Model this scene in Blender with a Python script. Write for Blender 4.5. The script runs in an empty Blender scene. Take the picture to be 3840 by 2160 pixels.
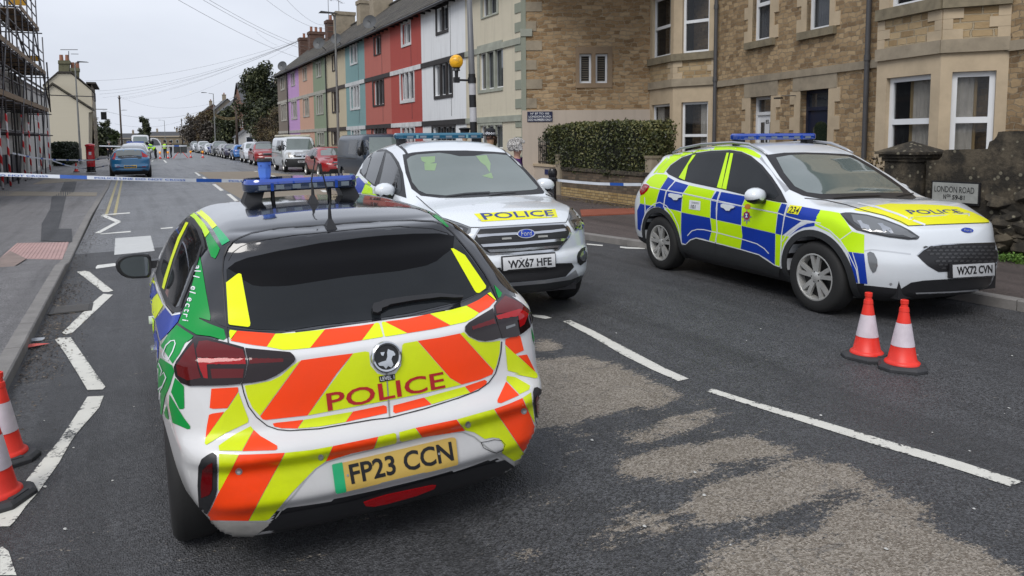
import bpy, bmesh, math, random
import numpy as np
from mathutils import Vector, Matrix, Quaternion
from mathutils.geometry import delaunay_2d_cdt
from mathutils.bvhtree import BVHTree
random.seed(7); RNG = np.random.RandomState(7)
scene = bpy.context.scene
COL = scene.collection
R = math.radians
# ---------------------------------------------------------------- camera
# world: +Y runs up the street, +X to the right-hand pavement, Z up, metres
CH = 1.752
FPX = 2814.5; PPX, PPY = 1899.7, 777.6           # focal length and optical centre in photo pixels (3840 wide)
PIT = R(5.258); ROL = R(.499); YAW = R(26.5)
_c, _s = math.cos(PIT), math.sin(PIT)
def _w(v): return Vector((v[0]*math.cos(YAW)+v[1]*math.sin(YAW), -v[0]*math.sin(YAW)+v[1]*math.cos(YAW), v[2]))
_fw = Vector((0, _c, -_s)); _dn = Vector((0, -_s, -_c)); _rt = Vector((1, 0, 0))
FW = _w(_fw); RT = _w(_rt*math.cos(ROL)+_dn*math.sin(ROL)); DN = _w(-_rt*math.sin(ROL)+_dn*math.cos(ROL))
EYE = Vector((0, 0, CH))
cam_d = bpy.data.cameras.new('camera'); cam = bpy.data.objects.new('camera', cam_d); COL.objects.link(cam)
cam.matrix_world = Matrix(((RT.x, -DN.x, -FW.x, 0), (RT.y, -DN.y, -FW.y, 0), (RT.z, -DN.z, -FW.z, CH), (0, 0, 0, 1)))
cam_d.sensor_width = 36; cam_d.lens = FPX/3840*36
cam_d.shift_x = (1920-PPX)/3840; cam_d.shift_y = -(1080-PPY)/3840
cam_d.clip_start = .05; cam_d.clip_end = 3000
scene.camera = cam
# ---------------------------------------------------------------- light: an overcast morning
world = bpy.data.worlds.new('World'); scene.world = world; world.use_nodes = True
nt = world.node_tree; nt.nodes.clear()
sky = nt.nodes.new('ShaderNodeTexSky'); sky.sky_type = 'NISHITA'; sky.sun_disc = False
SUN_EL, SUN_AZ = R(48), R(232)
sky.sun_elevation = SUN_EL; sky.sun_rotation = SUN_AZ; sky.air_density = 1; sky.dust_density = 4; sky.ozone_density = 1
tc = nt.nodes.new('ShaderNodeTexCoord'); mp = nt.nodes.new('ShaderNodeMapping'); mp.inputs['Scale'].default_value = (1, 1, 2.6)
nz = nt.nodes.new('ShaderNodeTexNoise'); nz.inputs['Scale'].default_value = 1.6; nz.inputs['Detail'].default_value = 5; nz.inputs['Roughness'].default_value = .5
cr = nt.nodes.new('ShaderNodeValToRGB'); cr.color_ramp.elements[0].position = .3; cr.color_ramp.elements[1].position = .75
cr.color_ramp.elements[0].color = (4.7, 5.05, 5.8, 1); cr.color_ramp.elements[1].color = (6.7, 7.05, 7.8, 1)
mx = nt.nodes.new('ShaderNodeMix'); mx.data_type = 'RGBA'; mx.inputs['Factor'].default_value = .93
bg = nt.nodes.new('ShaderNodeBackground'); bg.inputs['Strength'].default_value = .098
out = nt.nodes.new('ShaderNodeOutputWorld')
L = nt.links.new
L(tc.outputs['Generated'], mp.inputs['Vector']); L(mp.outputs['Vector'], nz.inputs['Vector']); L(nz.outputs['Fac'], cr.inputs['Fac'])
L(sky.outputs['Color'], mx.inputs['A']); L(cr.outputs['Color'], mx.inputs['B']); L(mx.outputs['Result'], bg.inputs['Color']); L(bg.outputs['Background'], out.inputs['Surface'])
sl = bpy.data.lights.new('sun', 'SUN'); sl.energy = 1.45; sl.angle = R(30); sl.color = (1, .97, .93)
sun = bpy.data.objects.new('sun', sl); COL.objects.link(sun)
sd = Vector((math.sin(SUN_AZ)*math.cos(SUN_EL), math.cos(SUN_AZ)*math.cos(SUN_EL), math.sin(SUN_EL)))
sun.rotation_euler = sd.to_track_quat('Z', 'Y').to_euler(); sun.location = (0, 0, 60)
scene.view_settings.view_transform = 'Standard'; scene.view_settings.look = 'None'
scene.view_settings.exposure = .43; scene.view_settings.gamma = 1
# ---------------------------------------------------------------- pixel rays (photo pixels, 3840 x 2160)
def ray(px, py):
    return (FW + RT*((px-PPX)/FPX) + DN*((py-PPY)/FPX)).normalized()
def gz(x, y=0):                                   # road camber: the left lane falls to the gutter
    if x >= 3: return 0.
    if x >= -.9: return -.019*(3-x)
    return -.019*3.9 + .105 + .02*min(-.9-x, 4)   # pavement behind the kerb
def G(px, py, z=None):
    d = ray(px, py); zz = 0 if z is None else z
    for _ in range(1 if z is not None else 8):
        t = (zz-CH)/d.z; p = EYE+d*t
        if z is None: zz = gz(p.x, p.y) if p.x > -.9 or True else 0
    return Vector((p.x, p.y, zz))
def onplane(px, py, p0, n):
    d = ray(px, py); n = Vector(n); t = (Vector(p0)-EYE).dot(n)/d.dot(n); return EYE+d*t
CR = {'a': (0, 0, 2.0125), 'b': (960, 0, 2.0125), 'c': (1920, 0, 2.0125), 'd': (2880, 0, 2.0125), '1': (400, 700, 2.0125), '2': (1200, 700, 2.0125),
      '3': (500, 1400, 2.0125), '4': (1300, 1400, 2.0125), '5': (1300, 450, 2.0125), '6': (2350, 450, 2.415), '7': (2900, 700, 2.0553), '8': (900, 500, 4.025),
      'e': (0, 600, 2.0125), 'f': (360, 440, 4.025), 'g': (780, 380, 4.025), 'h': (0, 0, 4.6), 'i': (0, 300, 3.49), 'j': (1980, 1100, 1.3672),
      'k': (1900, 400, 3.22), 'l': (3200, 450, 3.01875), 'p': (0, 0, 1)}
def cr_(k, pts):
    x, y, s = CR[k]; return [(x+a/s, y+b/s) for a, b in pts]
# ---------------------------------------------------------------- objects
XF = {}
def tag(o, label=None, cat=None, group=None, kind=None):
    if label: o['label'] = label
    if cat: o['category'] = cat
    if group: o['group'] = group
    if kind: o['kind'] = kind
    return o
def thing(name, label, cat, loc=(0, 0, 0), rz=0, group=None, M=None):
    o = bpy.data.objects.new(name, None); COL.objects.link(o); o.empty_display_size = .2
    M = M if M is not None else Matrix.Translation(Vector(loc)) @ Matrix.Rotation(rz, 4, 'Z')
    o.matrix_world = M; XF[o.name] = M.copy()
    return tag(o, label, cat, group)
def mesh_obj(name, me, mats, parent=None, smooth=False, angle=None, local=False):
    o = bpy.data.objects.new(name, me); COL.objects.link(o)
    for m in (mats if isinstance(mats, (list, tuple)) else [mats]): me.materials.append(m)
    if parent is not None:
        M = XF[parent.name]
        if not local: me.transform(M.inverted())
        o.parent = parent; XF[o.name] = M
    if smooth:
        me.polygons.foreach_set('use_smooth', [True]*len(me.polygons))
        if angle: me.set_sharp_from_angle(angle=R(angle))
    return o
class MB:
    """collects polygons, then becomes one mesh"""
    def __init__(s): s.v = []; s.f = []; s.m = []
    def add(s, v, f, mi=0):
        n = len(s.v); s.v += [tuple(p) for p in v]; s.f += [tuple(i+n for i in q) for q in f]; s.m += [mi]*len(f); return s
    def quad(s, a, b, c, d, mi=0): return s.add([a, b, c, d], [(0, 1, 2, 3)], mi)
    def box(s, c, size, ax=None, mi=0, taper=1.):
        c = Vector(c); ax = ax or (Vector((1, 0, 0)), Vector((0, 1, 0)), Vector((0, 0, 1)))
        v = []
        for k in (-.5, .5):
            t = taper if k > 0 else 1.
            for i, j in ((-.5, -.5), (.5, -.5), (.5, .5), (-.5, .5)):
                v.append(c+Vector(ax[0])*i*size[0]*t+Vector(ax[1])*j*size[1]*t+Vector(ax[2])*k*size[2])
        return s.add(v, [(0, 3, 2, 1), (4, 5, 6, 7), (0, 1, 5, 4), (1, 2, 6, 5), (2, 3, 7, 6), (3, 0, 4, 7)], mi)
    def tube(s, pts, r, n=8, mi=0, cap=True):
        pts = [Vector(p) for p in pts]; rr = r if isinstance(r, (list, tuple)) else [r]*len(pts); v = []; f = []
        up = Vector((.13, .21, .97))
        for i, p in enumerate(pts):
            t = (pts[min(i+1, len(pts)-1)]-pts[max(i-1, 0)])
            t = t.normalized() if t.length > 1e-9 else Vector((0, 0, 1))
            a = t.cross(up)
            if a.length < .05: a = t.cross(Vector((1, 0, 0)))
            a.normalize(); b = t.cross(a)
            for k in range(n):
                w = 2*math.pi*k/n; v.append(p+a*math.cos(w)*rr[i]+b*math.sin(w)*rr[i])
        for i in range(len(pts)-1):
            for k in range(n): f.append((i*n+k, i*n+(k+1) % n, (i+1)*n+(k+1) % n, (i+1)*n+k))
        if cap: f.append(tuple(range(n-1, -1, -1))); f.append(tuple(range((len(pts)-1)*n, len(pts)*n)))
        return s.add(v, f, mi)
    def lathe(s, prof, c, n=24, ax=(0, 0, 1), mi=0, mf=None):
        c = Vector(c); ax = Vector(ax).normalized(); a = ax.orthogonal().normalized(); b = ax.cross(a); v = []; f = []; mm = []
        for r_, h in prof:
            for k in range(n):
                w = 2*math.pi*k/n; v.append(c+ax*h+a*math.cos(w)*r_+b*math.sin(w)*r_)
        for i in range(len(prof)-1):
            for k in range(n): f.append((i*n+k, i*n+(k+1) % n, (i+1)*n+(k+1) % n, (i+1)*n+k)); mm.append(mf[i] if mf else mi)
        k0 = len(s.f); s.add(v, f, mi); s.m[k0:] = mm
        return s
    def prism(s, pts, d, mi=0):                   # planar outline (3D points) swept by vector d
        n = len(pts); pts = [Vector(p) for p in pts]; d = Vector(d)
        s.add(pts+[p+d for p in pts], [tuple(range(n-1, -1, -1)), tuple(range(n, 2*n))]+[(i, (i+1) % n, n+(i+1) % n, n+i) for i in range(n)], mi)
        return s
    def mesh(s, name='m'):
        me = bpy.data.meshes.new(name); me.from_pydata(s.v, [], s.f); me.update()
        me.polygons.foreach_set('material_index', s.m); return me
    def build(s, name, mats, parent=None, smooth=False, angle=None, fix=True, local=False):
        me = s.mesh(name)
        if fix:
            bm = bmesh.new(); bm.from_mesh(me); bmesh.ops.recalc_face_normals(bm, faces=bm.faces); bm.to_mesh(me); bm.free()
        return mesh_obj(name, me, mats, parent, smooth, angle, local)
def bevel(o, w, seg=2, angle=35):
    m = o.modifiers.new('bevel', 'BEVEL'); m.width = w; m.segments = seg; m.limit_method = 'ANGLE'; m.angle_limit = R(angle); m.harden_normals = False
    return o
def copy_tree(o, parent=None, M=None):
    c = o.copy(); COL.objects.link(c)
    if parent is not None: c.parent = parent
    if M is not None: c.matrix_world = M
    XF[c.name] = M if M is not None else XF.get(parent.name) if parent else None
    for ch in [x for x in bpy.data.objects if x.parent == o]: copy_tree(ch, c)
    return c
# ---------------------------------------------------------------- materials
MT = {}
class NB:
    def __init__(s, name):
        s.m = bpy.data.materials.new(name); s.m.use_nodes = True; s.t = s.m.node_tree; s.b = s.t.nodes['Principled BSDF']; s.o = s.t.nodes['Material Output']
        s.co = s.n('ShaderNodeTexCoord').outputs['Object']; s.geo = s.n('ShaderNodeNewGeometry').outputs['Position']
    def n(s, t, **k):
        x = s.t.nodes.new(t)
        for a, b in k.items(): setattr(x, a, b)
        return x
    def l(s, a, b): s.t.links.new(a, b)
    def inp(s, node, name, v):
        i = node.inputs[name]
        if hasattr(v, 'links'): s.l(v, i)
        else: i.default_value = v
    def map(s, v, sc=(1, 1, 1), loc=(0, 0, 0), rot=(0, 0, 0)):
        m = s.n('ShaderNodeMapping'); s.l(v, m.inputs['Vector']); m.inputs['Scale'].default_value = sc; m.inputs['Location'].default_value = loc; m.inputs['Rotation'].default_value = rot; return m.outputs[0]
    def noise(s, v, sc, det=4, ro=.55, dist=0): 
        n = s.n('ShaderNodeTexNoise'); s.l(v, n.inputs['Vector']); n.inputs['Scale'].default_value = sc; n.inputs['Detail'].default_value = det; n.inputs['Roughness'].default_value = ro; n.inputs['Distortion'].default_value = dist; return n.outputs['Fac']
    def ramp(s, f, els, interp='LINEAR'):
        r = s.n('ShaderNodeValToRGB'); s.l(f, r.inputs[0]); e = r.color_ramp.elements; r.color_ramp.interpolation = interp
        while len(e) < len(els): e.new(.5)
        for i, (p, c) in enumerate(els):
            e[i].position = p; e[i].color = (*c, 1) if isinstance(c, (tuple, list)) else (c, c, c, 1)
        return r.outputs[0]
    def mix(s, f, a, b, mode='MIX'):
        m = s.n('ShaderNodeMix', data_type='RGBA', blend_type=mode)
        s.inp(m, 0, f)
        for k, v in ((6, a), (7, b)):
            if hasattr(v, 'links'): s.l(v, m.inputs[k])
            else: m.inputs[k].default_value = (*v, 1) if isinstance(v, (tuple, list)) else (v, v, v, 1)
        return m.outputs[2]
    def math(s, op, a, b=0., c=None, clamp=False):
        m = s.n('ShaderNodeMath', operation=op, use_clamp=clamp)
        for k, v in enumerate((a, b, c)):
            if v is None: continue
            if hasattr(v, 'links'): s.l(v, m.inputs[k])
            else: m.inputs[k].default_value = v
        return m.outputs[0]
    def sep(s, v): x = s.n('ShaderNodeSeparateXYZ'); s.l(v, x.inputs[0]); return x.outputs
    def bump(s, h, st=.3, d=.01):
        b = s.n('ShaderNodeBump'); s.l(h, b.inputs['Height']); b.inputs['Strength'].default_value = st; b.inputs['Distance'].default_value = d; s.l(b.outputs[0], s.b.inputs['Normal']); return s
    def col(s, c): s.inp(s.b, 'Base Color', (*c, 1) if isinstance(c, (tuple, list)) else c); return s
    def rough(s, v): s.inp(s.b, 'Roughness', v); return s
    def spec(s, v): s.b.inputs['Specular IOR Level'].default_value = v; return s
    def coat(s, v, r=.05): s.b.inputs['Coat Weight'].default_value = v; s.b.inputs['Coat Roughness'].default_value = r; return s
    def metal(s, v): s.b.inputs['Metallic'].default_value = v; return s
    def emit(s, c, st): s.b.inputs['Emission Color'].default_value = (*c, 1); s.b.inputs['Emission Strength'].default_value = st; return s
def flat(name, c, rough=.5, metal=0, coat=0, var=.12, vsc=3., spec=.5, em=None, bump=0):
    """a plain material broken up by a faint mottle of wear and dirt"""
    if name in MT: return MT[name]
    n = NB(name); f = n.noise(n.geo, vsc, 5); lo = tuple(x*(1-var) for x in c); hi = tuple(min(1, x*(1+var*.7)) for x in c)
    n.col(n.ramp(f, [(.3, lo), (.7, hi)])).rough(n.math('MULTIPLY_ADD', f, .12, rough-.06)).metal(metal).spec(spec)
    if coat: n.coat(coat)
    if em: n.emit(c, em)
    if bump: n.bump(n.noise(n.geo, 60, 4), bump, .004)
    MT[name] = n.m; return n.m
def paint(name, c, dirt=.25, rough=.28):
    """car paint, road film towards the sills with a mottled edge"""
    if name in MT: return MT[name]
    n = NB(name); z = n.sep(n.co)[2]; f = n.noise(n.co, 2.2, 6, .6); g = n.noise(n.co, 14, 4)
    k = n.math('MULTIPLY', n.math('SUBTRACT', 1., n.math('DIVIDE', z, .75), clamp=True), n.math('MULTIPLY_ADD', f, 1.6, -.2, clamp=True), clamp=True)
    n.col(n.mix(n.math('MULTIPLY', k, dirt), n.mix(n.math('MULTIPLY', g, .12), c, tuple(x*.8 for x in c)), (.16, .14, .12)))
    n.rough(n.math('MULTIPLY_ADD', k, .3, rough)).coat(.9, .04); MT[name] = n.m; return n.m
def vinyl(name, c, dirt=.2):
    """reflective livery film: saturated, slightly granular, softly glossy"""
    if name in MT: return MT[name]
    n = NB(name); f = n.noise(n.co, 5, 6, .65, .6); g = n.noise(n.co, 120, 2); z = n.sep(n.co)[2]
    k = n.math('MULTIPLY', n.ramp(f, [(.42, 0.), (.68, 1.)]), n.math('SUBTRACT', 1.1, n.math('MULTIPLY', z, .9), clamp=True))
    n.col(n.mix(n.math('MULTIPLY', k, dirt), n.mix(n.math('MULTIPLY', g, .14), c, tuple(x*.7 for x in c)), tuple(x*.45+.02 for x in c))).rough(.36).coat(.12, .15).spec(.3); MT[name] = n.m; return n.m
GLASS = flat('tinted_glass', (.010, .012, .014), .05, var=.2, spec=.38)
def screen(name, c, ct=1.):
    if name in MT: return MT[name]
    n = NB(name); f = n.noise(n.co, 1.7, 3); n.col(n.mix(n.math('MULTIPLY', f, .6), c, tuple(x*.5 for x in c))).rough(.05).spec(.8*ct).coat(ct, .02); MT[name] = n.m; return n.m
WSCREEN = screen('windscreen_glass', (.15, .185, .175))
WHITE = paint('white_paint', (.72, .76, .80), .5)
WHITEC = paint('grubby_white_paint', (.70, .70, .70), .75)
BLACKP = paint('black_paint', (.012, .013, .017), .2, .12)
TRIM = flat('black_trim', (.016, .016, .018), .42)
CLAD = flat('grey_black_cladding', (.03, .032, .034), .55)
RUB = flat('tyre_rubber', (.014, .014, .014), .75, bump=.2)
ALLOY = flat('alloy', (.62, .62, .60), .34, metal=.6)
ALLOYD = flat('dark_alloy', (.035, .035, .036), .5, metal=.5)
FILTH = flat('filthy_white', (.36, .345, .32), .5, var=.35, vsc=6)
CHROME = flat('chrome', (.62, .63, .65), .13, metal=1)
SILVER = flat('satin_silver', (.45, .46, .48), .35, metal=.6)
VY = vinyl('fluorescent_yellow', (.78, .92, .004))
VYD = vinyl('grubby_fluorescent_yellow', (.66, .78, .004), .4)
VYG = vinyl('lime_yellow', (.56, .88, .004))
VO = vinyl('fluorescent_orange', (1., .062, .004), .3)
VB = vinyl('livery_blue', (.008, .042, .36))
VG = vinyl('livery_green', (.0, .27, .045))
VGL = vinyl('pale_livery_green', (.02, .40, .15))
VW = flat('white_vinyl', (.74, .76, .8), .35, coat=.4)
HOODY = vinyl('bonnet_yellow', (.80, .78, .02))
REDT = flat('dark_red_lettering', (.42, .012, .015), .4)
BLUET = flat('blue_lettering', (.03, .05, .22), .4)
BLACKT = flat('black_lettering', (.012, .012, .014), .4)
LAMPR = screen('red_lamp', (.13, .002, .004), .4); LAMPD = screen('smoked_lamp', (.012, .004, .005), .45); LAMPB = screen('bright_red_lamp', (.42, .004, .008), .4)
LAMPC = screen('clear_lamp', (.16, .17, .18)); LAMPK = screen('lamp_housing', (.03, .032, .035))
PLATEY = flat('yellow_plate', (.62, .42, .10), .35); PLATEW = flat('white_plate', (.62, .63, .64), .35); PLATEG = flat('green_plate_flash', (.02, .42, .17), .35)
BARB = screen('blue_light_cover', (.005, .06, .42)); BARD = screen('dark_light_cover', (.004, .022, .07)); BART = screen('teal_light_cover', (.005, .14, .24))
# ---------------------------------------------------------------- car bodies: an implicit solid sampled on a box lattice
def smax(a, b, k):
    h = np.maximum(k-np.abs(a-b), 0)/k; return np.maximum(a, b)+h*h*k*.25
def pch(xs, ys):
    xs = np.array(xs, float); ys = np.array(ys, float); h = np.diff(xs); d = np.diff(ys, axis=0)/(h if ys.ndim == 1 else h[:, None]); m = np.zeros_like(ys)
    m[0] = d[0]; m[-1] = d[-1]
    a, b = d[:-1], d[1:]; den = np.where(np.abs(a+b) < 1e-12, 1, a+b); m[1:-1] = np.where(a*b > 0, 2*a*b/den, 0)
    def f(x):
        x = np.clip(x, xs[0], xs[-1]); i = np.clip(np.searchsorted(xs, x)-1, 0, len(xs)-2); t = (x-xs[i])/h[i]; H = h[i]
        if ys.ndim > 1: t = t[..., None]; H = H[..., None]
        return (2*t**3-3*t*t+1)*ys[i]+(t**3-2*t*t+t)*H*m[i]+(-2*t**3+3*t*t)*ys[i+1]+(t**3-t*t)*H*m[i+1]
    return f
class Body:
    """spec: top=[(x,z)], sec={x:[half widths at zk]}, zk, rear=[(z,x)], front=[(z,x)], rc, fc=[(z,curve)], bot=[(x,z)], crown"""
    def __init__(s, spec):
        s.sp = spec; s.T = pch(*zip(*spec['top'])); xs = sorted(spec['sec']); tb = np.array([spec['sec'][x] for x in xs], float)
        s.zk = spec['zk']; s.xs = xs
        gx = np.linspace(xs[0], xs[-1], 90); zg = np.linspace(s.zk[0], s.zk[-1], 70)
        t1 = pch(xs, tb)(gx); s.tab = pch(s.zk, t1.T)(zg).T; s.gx, s.zg = gx, zg
        s.XR = pch(*zip(*spec['rear'])); s.XF = pch(*zip(*spec['front'])); s.rc = pch(*zip(*spec['rc'])); s.fc = pch(*zip(*spec['fc'])); s.B = pch(*zip(*spec['bot']))
    def W(s, x, z):
        gx, zg = s.gx, s.zg; i = np.clip((x-gx[0])/(gx[1]-gx[0]), 0, len(gx)-1.001); j = np.clip((z-zg[0])/(zg[1]-zg[0]), 0, len(zg)-1.001)
        a, b = i.astype(int), j.astype(int); u, v = i-a, j-b; t = s.tab
        return t[a, b]*(1-u)*(1-v)+t[a+1, b]*u*(1-v)+t[a, b+1]*(1-u)*v+t[a+1, b+1]*u*v
    def F(s, x, y, z):
        sp = s.sp; k = sp.get('k', (.10, .12, .12, .04)); ay = np.abs(y)
        f = ay-s.W(x, z); f = smax(f, (z-(s.T(x)-sp['crown']*(ay/.7)**2))*.9, k[0])
        f = smax(f, s.XR(z)+s.rc(z)*(ay/.8)**2.5-x, k[1]); f = smax(f, x-(s.XF(z)-s.fc(z)*(ay/.8)**2.5), k[2])
        return smax(f, s.B(x)-z, k[3])
    def mesh(s, res):
        sp = s.sp; (x0, x1), yw, (z0, z1) = sp['box']; nx, ny, nz = int((x1-x0)/res), int(2*yw/res), int((z1-z0)/res)
        ny += ny % 2; idx = {}; P = []; Fc = []
        def vid(i, j, k):
            q = (i, j, k)
            if q not in idx: idx[q] = len(P); P.append(q)
            return idx[q]
        for i in range(nx):
            for j in range(ny):
                Fc.append((vid(i, j, nz), vid(i+1, j, nz), vid(i+1, j+1, nz), vid(i, j+1, nz))); Fc.append((vid(i, j+1, 0), vid(i+1, j+1, 0), vid(i+1, j, 0), vid(i, j, 0)))
            for k in range(nz):
                Fc.append((vid(i, 0, k), vid(i+1, 0, k), vid(i+1, 0, k+1), vid(i, 0, k+1))); Fc.append((vid(i, ny, k+1), vid(i+1, ny, k+1), vid(i+1, ny, k), vid(i, ny, k)))
        for j in range(ny):
            for k in range(nz):
                Fc.append((vid(0, j, k+1), vid(0, j+1, k+1), vid(0, j+1, k), vid(0, j, k))); Fc.append((vid(nx, j, k), vid(nx, j+1, k), vid(nx, j+1, k+1), vid(nx, j, k+1)))
        q = np.array(P, float); O = np.stack([x0+q[:, 0]/nx*(x1-x0), -yw+q[:, 1]/ny*2*yw, z0+q[:, 2]/nz*(z1-z0)], -1)
        c = np.array([(x0+x1)/2, 0, .62]); I = c+(O-c)*np.array([.8, .35, .3])
        lo = np.zeros(len(O)); hi = np.ones(len(O))
        for _ in range(22):
            t = (lo+hi)/2; p = I+(O-I)*t[:, None]; v = s.F(p[:, 0], p[:, 1], p[:, 2]); lo = np.where(v < 0, t, lo); hi = np.where(v < 0, hi, t)
        p = I+(O-I)*lo[:, None]
        me = bpy.data.meshes.new('body'); me.from_pydata(p.tolist(), [], Fc); me.update(); return me
def cut_wheels(me, wheels, half=.32, wmax=1.0):
    """wheel wells as boolean differences"""
    o = bpy.data.objects.new('tmp', me); COL.objects.link(o)
    for (x, z, r_) in wheels:
        for sd_ in (1, -1):
            b = MB(); n = 40; ring = []
            for k in range(n):
                w = 2*math.pi*k/n; ring.append((x+r_*math.cos(w), z+r_*math.sin(w)))
            b.prism([(a, sd_*(wmax-half), c_) for a, c_ in ring], (0, sd_*(half+.3), 0)); cm = b.mesh(); bm = bmesh.new(); bm.from_mesh(cm); bmesh.ops.recalc_face_normals(bm, faces=bm.faces); bm.to_mesh(cm); bm.free()
            c = bpy.data.objects.new('cut', cm); COL.objects.link(c)
            m = o.modifiers.new('b', 'BOOLEAN'); m.object = c; m.operation = 'DIFFERENCE'; m.solver = 'EXACT'
    dg = bpy.context.evaluated_depsgraph_get(); dg.update(); r_ = bpy.data.meshes.new_from_object(o.evaluated_get(dg))
    for c in [c for c in bpy.data.objects if c.name.startswith('cut')]: bpy.data.objects.remove(c)
    bpy.data.objects.remove(o); return r_
class Car:
    def __init__(s, root, M, bodyme, Mloc=None):
        s.root = root; s.M = M; s.Mi = M.inverted(); s.N3 = M.to_3x3()
        bm = bmesh.new(); bm.from_mesh(bodyme); s.bvh = BVHTree.FromBMesh(bm); bm.free()
        s.o = s.Mi @ EYE
    def hit(s, px, py):                           # photo pixel -> point and normal on the body, in car coordinates
        d = (s.Mi.to_3x3() @ ray(px, py)).normalized(); h = s.bvh.ray_cast(s.o, d)
        if h[0] is not None: return h[0], h[1]
        t = -s.o.dot(d); best = None
        for _ in range(6):
            p = s.o+d*t; q = s.bvh.find_nearest(p); t = (q[0]-s.o).dot(d); best = q
        return best[0], best[1]
    def side(s, v, h, view):                      # car-space projections used by the simpler cars and for hidden sides
        a = {'L': (Vector((v, 3, h)), Vector((0, -1, 0))), 'R': (Vector((v, -3, h)), Vector((0, 1, 0))), 'F': (Vector((6, v, h)), Vector((-1, 0, 0))),
             'B': (Vector((-6, v, h)), Vector((1, 0, 0))), 'T': (Vector((v, h, 4)), Vector((0, 0, -1)))}[view]
        q = s.bvh.ray_cast(a[0], a[1])
        if q[0] is not None: return q[0], q[1]
        p = a[0].copy(); c = 0 if view in 'LR' else 0
        p = a[0]+a[1]*(2.2 if view in 'LR' else 4 if view in 'FB' else 3); q = s.bvh.find_nearest(p); return q[0], q[1]
    def patch(s, name, pts2, mat, lev=2., step=None, view=None, thick=None, parent=None, mesh2=None, label=None):
        """drape a 2-D outline (photo pixels, or car-space view) over the body as a thin shell standing lev mm proud"""
        if thick is None: thick = lev > 6
        fn = (lambda a, b: s.side(a, b, view)) if view else s.hit
        step = step or (.05 if view else 9.)
        if mesh2 is None:
            P = []; n = len(pts2)
            for i in range(n):
                a, b = pts2[i], pts2[(i+1) % n]; m = max(1, int(math.hypot(b[0]-a[0], b[1]-a[1])/step))
                for k in range(m): P.append((a[0]+(b[0]-a[0])*k/m, a[1]+(b[1]-a[1])*k/m))
            nb = len(P); xs = [p[0] for p in P]; ys = [p[1] for p in P]; x = min(xs)+step/2; inner = []
            while x < max(xs):
                y = min(ys)+step/2
                while y < max(ys):
                    if inpoly(x, y, P, step*.4): inner.append((x, y))
                    y += step
                x += step
            V = [Vector(p) for p in P+inner]
            try: r_ = delaunay_2d_cdt(V, [(i, (i+1) % nb) for i in range(nb)], [list(range(nb))], 1, 1e-7)
            except Exception: return None
            V2 = r_[0]; F2 = [tuple(f) for f in r_[2]]
        else: V2, F2 = mesh2
        if not F2: return None
        up = []; dn = []
        for v in V2:
            p, nn = fn(v[0], v[1]); up.append(p+nn*lev*.001); dn.append(p-nn*.004)
        V3 = list(up); F3 = list(F2)
        d0 = (s.o-up[0]) if not view else None
        if thick:
            ed = {}
            for f in F2:
                for i in range(len(f)):
                    a, b = f[i], f[(i+1) % len(f)]; ed[(a, b)] = 1
            bd = [(a, b) for (a, b) in ed if (b, a) not in ed]; mp_ = {}
            for a, b in bd:
                for q in (a, b):
                    if q not in mp_: mp_[q] = len(V3); V3.append(dn[q])
            for a, b in bd: F3.append((b, a, mp_[a], mp_[b]))
        me = bpy.data.meshes.new(name); me.from_pydata(V3, [], F3); me.update()
        bm = bmesh.new(); bm.from_mesh(me)
        ref = bm.faces[:] and sum((s.bvh.find_nearest(f.calc_center_median())[1].dot(f.normal) for f in list(bm.faces)[:len(F2)][::max(1, len(F2)//20)]), 0.)
        if ref < 0: bmesh.ops.reverse_faces(bm, faces=bm.faces)
        bm.to_mesh(me); bm.free()
        o = bpy.data.objects.new(name, me); COL.objects.link(o); me.materials.append(mat); o.parent = parent or s.root; XF[o.name] = s.M
        me.polygons.foreach_set('use_smooth', [True]*len(F2)+[False]*(len(me.polygons)-len(F2)))
        if thick: me.set_sharp_from_angle(angle=R(50))
        if label: o['label'] = label
        return o
    def line(s, name, pts, w, mat, lev=3., view=None, parent=None, closed=False, step=None):
        """a ribbon along a 2-D polyline"""
        pts = [Vector(p) for p in pts]; P = []
        st = step or (.05 if view else 14.)
        for i in range(len(pts)-1):
            m = max(1, int((pts[i+1]-pts[i]).length/st)); P += [pts[i].lerp(pts[i+1], k/m) for k in range(m)]
        P.append(pts[-1]); V = []; F = []
        for i, p in enumerate(P):
            t = P[min(i+1, len(P)-1)]-P[max(0, i-1)]; t.normalize(); nn = Vector((-t.y, t.x))*w/2; V += [p+nn, p-nn]
            if i: F.append((2*i-2, 2*i-1, 2*i+1, 2*i))
        return s.patch(name, None, mat, lev, view=view, mesh2=(V, F), thick=False, parent=parent)
    def text(s, name, txt, quad, mat, lev=4., parent=None, view=None, step=8., bold=0., space=1.):
        """lettering stretched over the image quad TL, TR, BR, BL"""
        V, F, (w, h) = text_mesh(txt, bold, space); A = homog([(0, h), (w, h), (w, 0), (0, 0)], quad); V2 = []
        for x, y in V:
            q = A @ np.array([x, y, 1]); V2.append(Vector((q[0]/q[2], q[1]/q[2])))
        return s.patch(name, None, mat, lev, mesh2=(V2, F), thick=False, parent=parent, view=view)
    def at(s, px, py, off=0.):
        p, n = s.hit(px, py); return p+n*off, n
def inpoly(x, y, P, mg=0):
    c = False; n = len(P); j = n-1
    for i in range(n):
        xi, yi = P[i]; xj, yj = P[j]
        if (yi > y) != (yj > y) and x < (xj-xi)*(y-yi)/(yj-yi)+xi: c = not c
        if mg:
            dx, dy = xj-xi, yj-yi; L2 = dx*dx+dy*dy
            if L2 > 0:
                t = max(0, min(1, ((x-xi)*dx+(y-yi)*dy)/L2))
                if (x-xi-t*dx)**2+(y-yi-t*dy)**2 < mg*mg: return False
        j = i
    return c
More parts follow.
